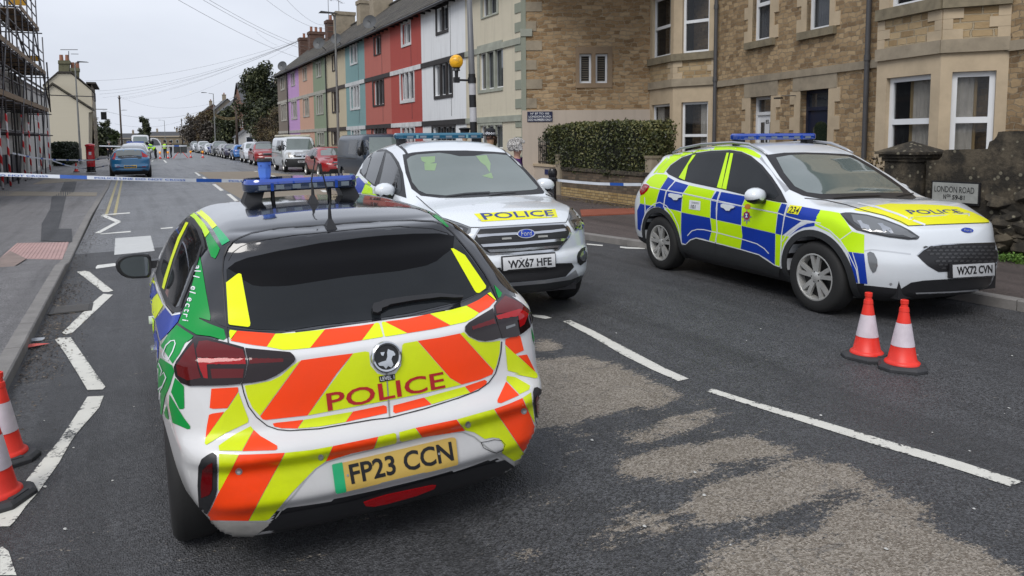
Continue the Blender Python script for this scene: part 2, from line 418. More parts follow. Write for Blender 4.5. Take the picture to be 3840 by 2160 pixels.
def homog(src, dst):
    A = []; b = []
    for (x, y), (u, v) in zip(src, dst):
        A += [[x, y, 1, 0, 0, 0, -u*x, -u*y], [0, 0, 0, x, y, 1, -v*x, -v*y]]; b += [u, v]
    h = np.linalg.solve(np.array(A, float), np.array(b, float)); return np.append(h, 1).reshape(3, 3)
_TX = {}
def text_mesh(txt, bold=0., space=1., res=3):
    k = (txt, bold, space)
    if k in _TX: return _TX[k]
    c = bpy.data.curves.new('t', 'FONT'); c.body = txt; c.size = 1; c.offset = bold; c.space_character = space; c.resolution_u = res; c.fill_mode = 'FRONT'
    o = bpy.data.objects.new('t', c); COL.objects.link(o); dg = bpy.context.evaluated_depsgraph_get(); dg.update()
    me = bpy.data.meshes.new_from_object(o.evaluated_get(dg)); bm = bmesh.new(); bm.from_mesh(me); bmesh.ops.remove_doubles(bm, verts=bm.verts, dist=1e-4); bmesh.ops.triangulate(bm, faces=bm.faces)
    V = [(v.co.x, v.co.y) for v in bm.verts]; bm.verts.index_update(); F = [tuple(v.index for v in f.verts) for f in bm.faces]; bm.free(); bpy.data.objects.remove(o)
    x0, y0 = min(v[0] for v in V), min(v[1] for v in V); V = [(a-x0, b-y0) for a, b in V]
    r_ = (V, F, (max(v[0] for v in V), max(v[1] for v in V))); _TX[k] = r_; return r_
def ell(cx, cy, rx, ry, n=20, rot=0):
    return [(cx+rx*math.cos(2*math.pi*i/n)*math.cos(rot)-ry*math.sin(2*math.pi*i/n)*math.sin(rot), cy+rx*math.cos(2*math.pi*i/n)*math.sin(rot)+ry*math.sin(2*math.pi*i/n)*math.cos(rot)) for i in range(n)]
def wheel(root, x, y, z, r_, w, rim_r, style='five', lod=1, M=None):
    """wheel > tyre, rim"""
    sd_ = 1 if y > 0 else -1; n = 40 if lod else 18
    t = MB(); ax = (0, sd_, 0); h = w/2
    t.lathe([(rim_r, -h), (r_-.03, -h), (r_-.008, -h+.02), (r_, -h+.045), (r_, h-.045), (r_-.008, h-.018), (r_-.035, h), (rim_r+.03, h+.004), (rim_r, h-.004), (rim_r-.01, h-.03)], (x, y, z), n, ax)
    wo = t.build('wheel', RUB, root, smooth=True, angle=40, local=True)
    b = MB(); b.lathe([(rim_r+.004, h-.004), (rim_r-.012, h-.002), (rim_r-.02, h-.02), (rim_r-.03, -h+.03)], (x, y, z), n, ax)
    a0 = Vector((1, 0, 0)); a1 = Vector((0, 0, 1)); yo = y+sd_*(h-.03)
    d = MB(); d.lathe([(0, h-.09), (rim_r-.02, h-.09)], (x, y, z), n, ax)
    if lod:
        for k in range(5):
            w0 = 2*math.pi*k/5+math.pi/2
            for dw in (-.17, .17):
                def P(r1, a, dy=0): return Vector((x+r1*math.cos(a), yo+sd_*dy, z+r1*math.sin(a)))
                ai, ao = w0+dw*.5, w0+dw*1.25; wd = .016
                ti = Vector((-math.sin(ai), 0, math.cos(ai)))*.022; to = Vector((-math.sin(ao), 0, math.cos(ao)))*.02
                q = [P(.035, ai, .004)-ti, P(rim_r-.012, ao, .02)-to, P(rim_r-.012, ao, .02)+to, P(.035, ai, .004)+ti]
                b.prism(q, (0, -sd_*.03, 0))
        b.lathe([(0, h-.012), (.03, h-.013), (.06, h-.026), (.065, h-.05)], (x, y, z), 20, ax)
        for k in range(5):
            w0 = 2*math.pi*k/5+math.pi/2+.3; d.lathe([(0, h-.018), (.009, h-.02), (.009, h-.04)], (x+.05*math.cos(w0), y, z+.05*math.sin(w0)), 8, ax)
    else:
        for k in range(5):
            w0 = 2*math.pi*k/5+.3; t_ = Vector((-math.sin(w0), 0, math.cos(w0)))*.03; c0 = Vector((x, yo, z)); o_ = Vector((math.cos(w0), 0, math.sin(w0)))
            b.prism([c0-t_, c0+o_*(rim_r-.01)-t_*1.3, c0+o_*(rim_r-.01)+t_*1.3, c0+t_], (0, -sd_*.02, 0))
    for nm, q, m in (('rim', b, ALLOY), ('brake_disc', d, ALLOYD)):
        o = q.build(nm, m, root, smooth=True, angle=30, local=True); o.parent = wo
    return wo
def finish_body(me, root, rule, mats):
    o = mesh_obj('body', me, mats, root, smooth=True, angle=42, local=True)
    for p in me.polygons: p.material_index = rule(p.center, p.normal)
    return o
def carM(x, y, z, h, ro=0, pi_=0): return Matrix.Translation((x, y, z)) @ Matrix.Rotation(h, 4, 'Z') @ Matrix.Rotation(pi_, 4, 'Y') @ Matrix.Rotation(ro, 4, 'X')
# ---------------------------------------------------------------- the marked hatchback nearest the camera
ZK = [.12, .25, .36, .5, .65, .8, .92, 1.02, 1.12, 1.25, 1.38, 1.46]
HSPEC = dict(box=((-2.25, 2.35), 1.05, (.05, 1.6)), zk=ZK, crown=.045, k=(.13, .13, .16, .06),
  top=[(-2.1, 1.25), (-1.6, 1.32), (-1.45, 1.345), (-1.35, 1.368), (-1.2, 1.392), (-.9, 1.424), (-.4, 1.436), (0, 1.43), (.25, 1.38), (.6, 1.22), (.95, 1.04), (1.1, .985), (1.4, .94), (1.75, .86), (2.0, .74), (2.15, .6)],
  sec={-1.96: [.66, .71, .70, .74, .76, .78, .78, .74, .68, .60, .54, .46], -1.7: [.66, .73, .79, .82, .83, .84, .835, .78, .72, .64, .565, .50],
       -1.3: [.72, .80, .85, .872, .88, .88, .86, .82, .76, .69, .60, .53], -.7: [.74, .82, .85, .868, .878, .875, .855, .82, .775, .705, .62, .55],
       .2: [.74, .82, .85, .868, .878, .872, .85, .82, .78, .71, .62, .54], 1.0: [.74, .82, .855, .87, .88, .87, .83, .79, .74, .66, .57, .5],
       1.5: [.70, .80, .85, .875, .88, .85, .80, .74, .7, .6, .5, .45], 2.05: [.55, .66, .70, .72, .72, .68, .62, .55, .5, .45, .4, .4]},
  rear=[(.1, -1.82), (.2, -1.88), (.27, -1.915), (.32, -1.935), (.38, -1.975), (.45, -1.965), (.51, -1.955), (.56, -1.99), (.595, -1.975), (.635, -1.92), (.66, -1.905), (.80, -1.885), (.87, -1.873), (.92, -1.86), (.945, -1.83), (.98, -1.76), (1.0, -1.70), (1.1, -1.60), (1.22, -1.49), (1.30, -1.41), (1.325, -1.415), (1.345, -1.43), (1.36, -1.40), (1.37, -1.3), (1.5, -1.2)],
  front=[(.1, 1.98), (.3, 2.06), (.5, 2.10), (.7, 2.09), (.8, 2.05), (.9, 2.0), (1.5, 1.9)],
  rc=[(.1, .12), (.5, .11), (.6, .12), (.65, .13), (.9, .16), (1.0, .13), (1.3, .17), (1.5, .2)], fc=[(.1, .3), (1.5, .3)],
  bot=[(-2, .19), (-1.7, .165), (-1.3, .16), (1.3, .17), (1.8, .2), (2.1, .24)])
def build_hatch():
    M = carM(.9609, 4.9163, -.0325, R(89.653), -.02027, -.00609)
    t = thing('police_car', 'white and black police hatchback with orange and yellow chevrons on its tail, nearest the camera', 'police car', M=M)
    me = Body(HSPEC).mesh(.024); c = Car(t, M, me)
    me = cut_wheels(me, [(-1.269, .31, .35), (1.269, .31, .35)], wmax=.92)
    def rule(p, n):
        if abs(p.y) < .5 and p.z < .32 and p.x < -1.7: return 2
        if p.z < (.19 if p.x < -1.6 else .25): return 2
        if p.z > (.99 if p.x < -1.5 else .985 if p.x < -1.0 else 1.02) and p.x < 1.1: return 1
        if abs(p.y) < .8 and abs(n.x) < .9 and p.z < .75 and (abs(p.x-1.269) < .34 or abs(p.x+1.269) < .34): return 2
        return 0
    body = finish_body(me, t, rule, [WHITEC, BLACKP, TRIM])
    P = lambda nm, k, pts, m, lev=2.5, **a: c.patch(nm, cr_(k, pts), m, lev, **a)
    Ln = lambda nm, k, pts, w, m, lev=3.5, **a: c.line(nm, cr_(k, pts), w, m, lev, **a)
    # black upper half of the tailgate and the pillar beside it
    P('tailgate_upper', '2', [(-1610+905, 1062), (-1610+1000, 1078), (-1610+1130, 1092), (-1610+1365, 1100), (-1610+1650, 1068), (0, 1066), (350, 1028), (700, 968), (1050, 880), (1200, 812), (1285, 768), (1290, 735), (1200, 560), (1120, 440), (1040, 335), (950, 270), (880, 262), (700, 252), (500, 250), (300, 258), (0, 290), (-310, 315), (-500, 350), (-640, 410), (-700, 500), (-735, 600), (-728, 800)], BLACKP, 1.5)
    P('rear_pillar', '1', [(735, 430), (790, 545), (825, 590), (872, 598), (885, 800), (902, 1060), (850, 1042), (812, 1005), (798, 960), (800, 800), (780, 690), (745, 590), (712, 530), (700, 500)], BLACKP, 1.5)
    gl = P('rear_window', '2', [(-705, 630), (-640, 575), (-550, 540), (-310, 485), (0, 425), (322, 383), (480, 368), (700, 355), (900, 354), (1014, 376), (1060, 440), (1180, 600), (1285, 742), (1265, 775), (1050, 868), (700, 952), (350, 1012), (0, 1050), (-245, 1090), (-480, 1080), (-690, 1050)], GLASS, 3.5)
    P('reflective_strip', '1', [(903, 728), (985, 665), (1000, 658), (1017, 665), (1085, 1035), (1082, 1055), (1068, 1063), (930, 1046), (920, 1035)], vinyl('window_yellow', (.80, .90, .0), .05), 5)
    P('reflective_strip', '2', [(985, 472), (1005, 470), (1090, 520), (1250, 752), (1248, 770), (1200, 806), (1180, 805), (1165, 790)], MT['window_yellow'], 5)
    # seams
    Ln('roof_seam', '2', [(-655, 415), (-600, 385), (-510, 350), (-310, 315), (0, 294), (322, 268), (700, 255), (850, 263), (930, 290), (1000, 350), (1045, 402)], 4.5, TRIM, 3)
    Ln('spoiler_seam', '2', [(-690, 560), (-660, 500), (-600, 455), (-510, 418), (-210, 370), (0, 350), (322, 318), (600, 300), (850, 318), (960, 350), (1030, 410)], 2.2, TRIM, 3)
    Ln('tailgate_seam', '1', [(955, 415), (915, 460), (885, 530), (875, 640), (888, 850), (905, 1060), (920, 1195)], 4.5, TRIM, 5)
    Ln('tailgate_seam', '2', [(1045, 402), (1150, 530), (1240, 660), (1305, 775), (1350, 880)], 4, TRIM, 5)
    Ln('tailgate_seam', '3', [(818, 75), (835, 150), (870, 250), (930, 330), (1010, 395), (1090, 425), (1180, 434), (1400, 420), (1800, 352), (1932, 338), (2200, 268), (2450, 188), (2600, 130), (2680, 70), (2730, 0), (2755, -80), (2772, -160), (2778, -240)], 4, TRIM, 3)
    # chevrons
    W = 'tailgate_chevron'
    Y, O = VYD, VO
    P(W, '1', [(930, 1082), (983, 1090), (932, 1160), (925, 1100)], VY); P(W, '1', [(986, 1090), (1272, 1113), (1208, 1209), (1100, 1196), (936, 1165)], O)
    P(W, '1', [(1274, 1113), (1400, 1108), (1646, 1080), (1534, 1219), (1400, 1232), (1330, 1234), (1210, 1210)], VY)
    P(W, '2', [(38, 1080), (300, 1052), (410, 1036), (315, 1161), (100, 1196), (-74, 1219)], O); P(W, '2', [(412, 1036), (430, 1028), (448, 1035), (476, 1128), (470, 1136), (318, 1161)], VY)
    P(W, '2', [(465, 1030), (475, 1022), (488, 1022), (657, 1108), (500, 1133), (488, 1130)], VY); P(W, '2', [(491, 1022), (660, 1000), (826, 963), (982, 1049), (850, 1077), (660, 1107)], O)
    P(W, '2', [(830, 962), (980, 935), (1104, 901), (1198, 956), (1160, 990), (1100, 1022), (985, 1048)], VY); P(W, '2', [(1107, 900), (1200, 855), (1257, 815), (1322, 862), (1275, 912), (1201, 955)], O); P(W, '2', [(1262, 808), (1285, 797), (1327, 853), (1324, 860)], VY)
    P(W, '3', [(840, 92), (920, 80), (1040, 55), (1120, 15), (1190, -50), (1262, -98), (1188, 0), (955, 320), (900, 260), (862, 180)], Y)
    P(W, '3', [(1266, -99), (1460, -126), (1657, -151), (1534, 0), (1313, 317), (1000, 351), (975, 345), (958, 325)], O)
    P(W, '4', [(50, -152), (140, -166), (168, -160), (178, -60), (230, 0), (300, 20), (370, 0), (410, -60), (418, -210), (430, -226), (532, -244), (777, 35), (862, 86), (560, 155), (300, 206), (0, 262), (-294, 317)], Y)
    P(W, '4', [(536, -245), (700, -270), (853, -301), (1107, -20), (1095, 8), (1000, 48), (866, 84), (781, 35)], O)
    P(W, '2', [(1057, 1108), (1085, 1098), (1120, 1135), (1200, 1172), (1290, 1172), (1358, 1161), (1354, 1250), (1330, 1350), (1312, 1386)], Y)
    P(W, '3', [(1052, 378), (1080, 372), (1283, 350), (1238, 417), (1120, 415), (1065, 402)], O); P(W, '3', [(1287, 350), (1653, 289), (1600, 370), (1400, 404), (1242, 417)], Y); P(W, '3', [(1657, 288), (1890, 240), (1910, 248), (1914, 300), (1604, 369)], O)
    P(W, '4', [(352, 242), (583, 182), (638, 235), (365, 304), (350, 290)], O); P(W, '4', [(587, 182), (888, 99), (928, 148), (642, 234)], Y); P(W, '4', [(892, 98), (1040, 48), (1057, 60), (1050, 82), (1005, 112), (932, 147)], O)
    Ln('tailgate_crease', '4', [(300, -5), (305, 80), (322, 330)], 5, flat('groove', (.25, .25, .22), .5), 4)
    c.text('lettering', 'POLICE', cr_('4', [(-158, 150), (725, -15), (742, 108), (-142, 285)]), REDT, 5, bold=.012, parent=body)
    lb = P('level_label', '4', [(240, 22), (361, 2), (362, 45), (246, 65)], BLACKT, 6)
    c.text('lettering', 'LEVEL 1', cr_('4', [(250, 28), (354, 11), (356, 38), (254, 55)]), VW, 7, parent=lb)
    # bumper film
    W = 'bumper_chevron'
    P(W, '3', [(590, 115), (790, 104), (794, 135), (710, 262), (600, 267), (577, 260)], O); P(W, '3', [(572, 312), (600, 302), (686, 290), (546, 490), (556, 400)], O)
    P(W, '3', [(795, 142), (830, 240), (870, 345), (865, 370), (700, 450), (552, 542), (540, 530), (546, 492), (690, 290), (714, 265)], Y)
    P(W, '3', [(885, 398), (908, 427), (820, 587), (650, 585), (644, 548), (760, 465)], Y); P(W, '3', [(911, 428), (960, 475), (1085, 548), (1088, 570), (1070, 581), (824, 588)], O)
    P(W, '3', [(648, 608), (796, 615), (655, 885), (644, 878)], Y); P(W, '3', [(799, 615), (1000, 608), (1143, 600), (868, 1110), (565, 1105), (553, 1085), (600, 1000), (640, 910)], O)
    P(W, '3', [(1147, 600), (1350, 578), (1503, 550), (1450, 664), (1370, 720), (1200, 895), (1025, 1098), (1000, 1108), (872, 1110)], Y)
    P(W, '3', [(1507, 549), (1846, 479), (1811, 567), (1640, 604), (1453, 664)], O); P(W, '4', [(240, 477), (355, 450), (372, 458), (378, 510), (366, 528), (206, 567)], Y)
    P(W, '4', [(395, 445), (514, 413), (568, 480), (420, 514), (400, 505)], Y); P(W, '4', [(518, 412), (828, 349), (891, 432), (573, 480)], O)
    P(W, '4', [(832, 348), (1000, 300), (1108, 271), (1346, 622), (1262, 661), (1170, 600), (1185, 540), (1150, 490), (1100, 484), (1040, 495), (960, 445), (895, 431)], Y)
    P(W, '4', [(1112, 270), (1220, 232), (1324, 187), (1388, 330), (1440, 465), (1495, 520), (1491, 545), (1440, 585), (1350, 620)], O)
    P(W, '4', [(1328, 185), (1390, 143), (1402, 250), (1417, 375), (1392, 330)], Y); P(W, '4', [(1208, 18), (1270, 28), (1383, 95), (1376, 125), (1303, 160), (1203, 52)], Y)
    P(W, '4', [(1202, 62), (1300, 166), (1165, 226), (1138, 222), (1136, 205)], O)
    P(W, '2', [(1398, 1150), (1495, 1118), (1510, 1130), (1536, 1235), (1470, 1265), (1396, 1190)], O); P(W, '2', [(1492, 1275), (1560, 1267), (1624, 1400)], O)
    P(W, '2', [(1395, 1197), (1490, 1278), (1636, 1412), (1640, 1445), (1414, 1388)], Y)
    P(W, '4', [(1262, 3), (1420, -2), (1441, 20), (1425, 40), (1330, 20)], Y)
    # green and blue side film
    W = 'side_film'
    P(W, '1', [(707, 528), (728, 650), (750, 790), (785, 985), (780, 1012), (700, 990), (700, 998), (765, 1032), (885, 1078), (900, 1145), (882, 1162), (790, 1132), (680, 1118), (600, 1070), (545, 1030), (578, 950), (622, 830), (662, 690)], VG)
    P(W, '1', [(655, 1128), (640, 1150), (592, 1182), (552, 1262), (500, 1335), (412, 1200), (470, 1112), (532, 1045), (590, 1085)], VG)
    P(W, '1', [(455, 905), (500, 968), (562, 960), (538, 1022), (470, 1100), (406, 1165), (385, 1060), (370, 1002)], VB); P(W, '1', [(385, 806), (430, 895), (368, 998), (320, 895), (342, 850)], VY)
    P(W, '1', [(354, 722), (382, 802), (320, 888), (302, 820), (322, 750)], VB); P(W, '1', [(330, 690), (358, 686), (350, 722), (300, 815), (298, 750)], VY); P(W, '1', [(322, 686), (298, 740), (276, 870), (284, 960), (262, 958), (247, 820), (264, 700), (290, 686)], VB)
    P(W, '1', [(306, 900), (335, 960), (362, 1010), (355, 1130), (322, 1050), (300, 990)], VYG); P(W, '1', [(340, 1150), (372, 1080), (398, 1180), (392, 1300), (362, 1400), (350, 1280)], VB)
    P(W, '1', [(296, 1010), (320, 1080), (330, 1180), (320, 1300), (300, 1180), (288, 1080)], VYG)
    P(W, '1', [(408, 1292), (497, 1348), (514, 1392), (480, 1500), (441, 1590), (419, 1725), (391, 1669), (366, 1580), (372, 1420), (390, 1330)], VG)
    P(W, '3', [(318, 32), (384, 97), (387, 258), (378, 268), (350, 268), (288, 140)], VG); P(W, '3', [(276, 157), (345, 272), (388, 340), (432, 398), (430, 418), (410, 420), (300, 372), (272, 240)], VG); P(W, '3', [(254, 240), (271, 350), (248, 332), (236, 298)], VG)
    Ln('plug_emblem', '1', [(430, 1262), (455, 1200), (490, 1168), (515, 1165), (522, 1190), (505, 1245), (470, 1308), (440, 1290), (428, 1262)], 4, VW, 5); Ln('plug_emblem', '1', [(400, 1330), (425, 1390), (410, 1430), (440, 1400), (455, 1440), (430, 1500), (395, 1530)], 4, VW, 5)
    Ln('plug_emblem', '1', [(362, 1500), (380, 1530), (408, 1540), (430, 1505)], 4, VW, 5); Ln('plug_emblem', '1', [(408, 1540), (404, 1605)], 3, VW, 5)
    P('painted_reflection', '2', [(-695, 620), (-640, 578), (-550, 543), (-310, 488), (0, 428), (322, 386), (480, 370), (700, 357), (900, 356), (1012, 378), (1003, 465), (965, 495), (930, 520), (880, 563), (800, 598), (600, 638), (200, 682), (-220, 748), (-310, 754), (-445, 755), (-510, 745), (-580, 705), (-600, 662), (-625, 660)], flat('reflection_black', (.004, .004, .005), .3, spec=.12), 4.2)  # dark reflection in the upper rear glass, painted as a dull black patch
    pa = [Vector(q) for q in cr_('1', [(672, 590), (668, 650), (652, 710), (640, 770), (618, 840), (596, 910), (584, 970), (572, 1040)])]
    def along(u):
        x = u*(len(pa)-1); i = min(int(x), len(pa)-2); return pa[i].lerp(pa[i+1], x-i), (pa[i+1]-pa[i]).normalized()
    for i, ch in enumerate('all electri'):
        if ch == ' ': continue
        V, F, (w, h) = text_mesh(ch, .012); q, tn = along((i+.2)/11.); up_ = Vector((-tn.y, tn.x))*-1; s_ = 33; mesh2 = []
        for x, y in V: mesh2.append(q+tn*x*s_*1.05+up_*(y*s_*1.0))
        c.patch('film_lettering', None, VW, 5, mesh2=(mesh2, F), thick=False)
    W = 'roof_edge_film'
    P(W, '1', [(645, 176), (690, 167), (715, 178), (780, 232), (834, 296), (800, 320), (760, 268), (700, 214)], VY); P(W, '1', [(565, 222), (600, 200), (650, 190), (680, 215), (740, 280), (779, 345), (745, 384), (720, 322), (665, 245), (620, 210), (590, 212)], VYG)
    P(W, '1', [(836, 299), (890, 360), (930, 410), (872, 444), (804, 323)], VGL); P(W, '1', [(781, 349), (820, 410), (856, 468), (840, 510), (820, 545), (790, 530), (765, 450), (750, 388)], VG)
    P(W, '2', [(500, 56), (560, 58), (650, 82), (740, 118), (795, 158), (795, 172), (700, 125), (600, 85)], VYG); P(W, '2', [(797, 160), (870, 205), (930, 255), (972, 305), (955, 305), (880, 245), (800, 180)], VG)
    P(W, '2', [(1312, 742), (1340, 768), (1372, 805), (1362, 832), (1345, 844), (1330, 800)], VG); P(W, '2', [(1590, 1062), (1612, 1130), (1628, 1188), (1618, 1196), (1600, 1150)], VG)
    # side glass
    P('window_frame', '1', [(560, 235), (620, 212), (662, 225), (712, 300), (740, 420), (745, 470), (702, 540), (650, 720), (605, 860), (566, 938), (510, 948), (440, 870), (385, 720), (368, 650), (402, 560), (462, 420), (522, 290)], TRIM, 2)
    w1 = P('front_side_window', '1', [(588, 262), (530, 315), (470, 430), (428, 560), (412, 625), (432, 690), (440, 690), (480, 560), (540, 400)], GLASS, 4)
    P('rear_side_window', '1', [(636, 275), (680, 325), (716, 420), (712, 460), (690, 545), (640, 690), (600, 810), (560, 905), (520, 912), (480, 868), (448, 800), (475, 700), (522, 560), (580, 405), (618, 310)], GLASS, 4)
    P('door_pillar_film', '1', [(602, 270), (622, 275), (560, 400), (505, 550), (462, 700), (440, 778), (424, 762), (440, 690), (482, 560), (540, 390)], VY, 5)
    Ln('window_seal', '1', [(720, 450), (690, 560), (640, 700), (580, 850), (560, 915)], 8, TRIM, 6)
    Ln('waist_line', '1', [(372, 720), (430, 880), (500, 970), (560, 958)], 6, VW, 4)
    # lamps
    tl = P('tail_lamp', '1', [(520, 1360), (535, 1320), (562, 1285), (620, 1200), (655, 1160), (683, 1147), (745, 1152), (900, 1185), (1038, 1222), (1062, 1330), (1040, 1450), (1010, 1487), (900, 1497), (800, 1500), (631, 1501), (571, 1479), (531, 1429)], LAMPD, 9)
    P('lamp_lens', '1', [(700, 1180), (760, 1175), (900, 1205), (1030, 1240), (1050, 1300), (900, 1300), (690, 1295), (680, 1240)], LAMPR, 10.5, parent=tl)
    P('light_guide', '1', [(692, 1302), (1048, 1302), (1054, 1338), (762, 1340), (770, 1445), (740, 1440), (712, 1370)], LAMPB, 11, parent=tl); P('lamp_lens', '1', [(790, 1372), (1040, 1372), (1030, 1440), (800, 1445)], LAMPR, 11, parent=tl)
    P('lamp_lens', '1', [(540, 1350), (600, 1260), (660, 1190), (680, 1290), (700, 1380), (720, 1440), (620, 1460), (550, 1420)], LAMPR, 10.5, parent=tl)
    tl = P('tail_lamp', '1', [(1046, 1226), (1200, 1240), (1385, 1256), (1415, 1280), (1424, 1300), (1415, 1322), (1350, 1378), (1280, 1425), (1200, 1460), (1100, 1478), (1018, 1485), (1046, 1440), (1070, 1330)], LAMPD, 8)
    P('light_guide', '1', [(1078, 1300), (1335, 1300), (1332, 1322), (1080, 1336)], LAMPR, 10, parent=tl)
    tr = P('tail_lamp', '2', [(1308, 908), (1345, 855), (1390, 817), (1440, 835), (1520, 890), (1565, 930), (1585, 960), (1593, 1010), (1575, 1062), (1530, 1100), (1480, 1130), (1370, 1145), (1340, 1060), (1318, 980)], LAMPD, 9)
    P('lamp_lens', '2', [(1395, 835), (1500, 885), (1570, 950), (1520, 945), (1330, 970), (1320, 915)], LAMPR, 10.5, parent=tr); P('light_guide', '2', [(1325, 985), (1500, 932), (1560, 960), (1530, 1040), (1500, 1060), (1488, 980), (1340, 1010)], LAMPB, 11, parent=tr)
    P('reversing_lens', '2', [(1392, 1055), (1460, 1035), (1462, 1050), (1395, 1075)], LAMPC, 11.5, parent=tr)
    tr = P('tail_lamp', '2', [(1302, 925), (1318, 1000), (1365, 1138), (1300, 1158), (1240, 1166), (1180, 1155), (1120, 1125), (1092, 1090), (1092, 1062), (1120, 1032), (1200, 985)], LAMPD, 8)
    P('light_guide', '2', [(1142, 1062), (1308, 1005), (1318, 1035), (1145, 1082)], LAMPR, 10, parent=tr)
    for k, o_, r_ in (('3', [(495, 700), (520, 645), (560, 618), (600, 600), (628, 618), (634, 700), (634, 880), (620, 940), (600, 980), (558, 1060), (530, 1072), (510, 1050), (498, 980), (490, 850)], [(527, 722), (570, 685), (602, 672), (602, 770), (600, 870), (580, 912), (520, 935), (516, 850)]),
                      ('4', [(1402, 140), (1412, 112), (1435, 106), (1470, 125), (1492, 160), (1500, 240), (1508, 350), (1506, 440), (1498, 472), (1480, 468), (1440, 420), (1420, 340), (1408, 240)], [(1418, 190), (1432, 168), (1470, 192), (1478, 270), (1478, 350), (1440, 338), (1425, 290)])):
        q = P('reflector', k, o_, TRIM, 4); P('reflector_lens', k, r_, LAMPR, 6, parent=q)
    P('bumper_lip', '3', [(556, 1116), (1022, 1120), (1020, 1140), (960, 1185), (900, 1224), (870, 1236), (620, 1240), (560, 1225), (520, 1198), (492, 1160), (470, 1120), (500, 1090), (535, 1085)], FILTH, 6); P('bumper_lip', '3', [(384, 925), (425, 955), (470, 1040), (505, 1080), (520, 1150), (490, 1165), (455, 1105), (415, 1020)], FILTH, 6); P('bumper_lip', '4', [(1268, 668), (1350, 630), (1492, 553), (1486, 580), (1440, 650), (1385, 700), (1340, 722), (1308, 732), (1285, 705)], FILTH, 6)
    # valance, fog lamp, sensors, plate
    P('bumper_valance', '4', [(-505, 1062), (-450, 1048), (0, 968), (700, 778), (1190, 650), (1250, 690), (1280, 722), (1150, 765), (1000, 810), (680, 905), (300, 1010), (-100, 1085), (-400, 1150), (-640, 1190), (-680, 1215)], TRIM, 4)
    P('fog_lamp', '4', [(125, 965), (200, 938), (300, 908), (520, 862), (640, 836), (670, 838), (655, 862), (520, 915), (300, 975), (200, 995), (140, 990)], LAMPB, 9)
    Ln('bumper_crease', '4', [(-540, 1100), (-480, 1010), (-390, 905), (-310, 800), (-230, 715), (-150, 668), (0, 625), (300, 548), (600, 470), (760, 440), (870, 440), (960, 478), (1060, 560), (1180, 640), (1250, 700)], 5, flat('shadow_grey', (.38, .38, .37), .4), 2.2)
    for k, x, y, r_ in (('3', 797, 735, 30), ('3', 1414, 630, 24), ('4', 914, 385, 24), ('4', 1334, 283, 26)):
        q = P('parking_sensor', k, ell(x, y, r_*.9, r_, 14), SILVER, 4); P('sensor_face', k, ell(x, y, r_*.5, r_*.55, 12), flat('sensor_grey', (.5, .5, .5), .4), 6, parent=q)
    Ln('tow_cover', '4', [(1010, 520), (1050, 515), (1110, 500), (1165, 505), (1192, 535), (1180, 575), (1130, 597), (1090, 590), (1030, 560), (1010, 520)], 2.2, TRIM, 4)
    pl = P('number_plate', '4', [(-104, 690), (10, 664), (780, 484), (806, 484), (818, 492), (835, 672), (826, 682), (10, 876), (-70, 894), (-86, 885)], PLATEY, 10)
    P('plate_flash', '4', [(-112, 692), (-102, 685), (-36, 670), (-6, 882), (-74, 896), (-86, 888)], PLATEG, 11, parent=pl)
    c.text('lettering', 'FP23 CCN', cr_('4', [(8, 685), (780, 510), (803, 652), (34, 832)]), BLACKT, 12, bold=.02, parent=pl)
    for x, y in ((4, 765), (690, 603)): P('plate_screw', '4', ell(x, y, 9, 10, 8), SILVER, 12, parent=pl)
    # badge
    ctr, nn = c.at(*cr_('2', [(497, 1285)])[0], .0); b = MB(); b.lathe([(.0, .012), (.050, .013), (.053, .016)], ctr, 32, nn, mi=1); b.lathe([(.053, .016), (.060, .020), (.066, .016), (.068, .0)], ctr, 32, nn)
    bd = b.build('badge', [CHROME, TRIM], t, smooth=True, angle=40, local=True)
    P('badge_emblem', '2', [(505, 1225), (520, 1232), (545, 1240), (560, 1262), (556, 1272), (540, 1275), (530, 1300), (545, 1340), (530, 1362), (505, 1350), (490, 1372), (470, 1350), (440, 1348), (430, 1330), (460, 1318), (490, 1310), (500, 1280), (498, 1250)], CHROME, 17, parent=bd)
    P('badge_emblem', '2', [(448, 1250), (480, 1246), (470, 1275), (455, 1270)], CHROME, 17, parent=bd)
    # wiper
    P('rear_wiper', '2', [(388, 930), (398, 898), (450, 885), (480, 870), (640, 845), (870, 822), (892, 822), (980, 832), (1070, 842), (1068, 858), (1000, 860), (900, 852), (700, 878), (525, 908), (500, 925), (462, 938), (460, 960), (430, 976), (395, 968)], TRIM, 24)
    # tyre-side detail: handles
    for x, y in ((290, 1008), (352, 1222)):
        P('door_handle', '1', [(x-22, y-12), (x-5, y-28), (x+12, y-24), (x+26, y+10), (x+22, y+30), (x-4, y+26), (x-20, y+8)], WHITE, 22)
    # mirror
    def mp(x, y, X=.53):
        px, py = cr_('1', [(x, y)])[0]; d = (c.Mi.to_3x3() @ ray(px, py)); tt = (X-c.o.x)/d.x; return c.o+d*tt
    o1 = [(66, 600), (72, 565), (95, 540), (130, 522), (200, 508), (270, 505), (315, 512), (335, 535), (340, 600), (336, 660), (318, 685), (290, 690), (200, 695), (150, 688), (110, 668), (82, 640)]
    ring = [mp(*q) for q in o1]; cen = sum(ring, Vector())/len(ring); m = MB()
    R0 = ring; R1 = [p+Vector((.05, 0, 0)) for p in ring]; R2 = [cen+(p-cen)*.9+Vector((.10, -.01, 0)) for p in ring]; R3 = [cen+(p-cen)*.55+Vector((.14, -.02, 0)) for p in ring]; n = len(ring)
    Rm = [cen+(p-cen)*.9+Vector((-.012, 0, 0)) for p in ring]
    m.add(Rm+R0+R1+R2+R3, [(k*n+i, k*n+(i+1) % n, (k+1)*n+(i+1) % n, (k+1)*n+i) for k in range(4) for i in range(n)]+[tuple(range(4*n, 5*n)), tuple(range(n))])
    m.box(cen+Vector((.05, -.16, .0)), (.09, .16, .05))
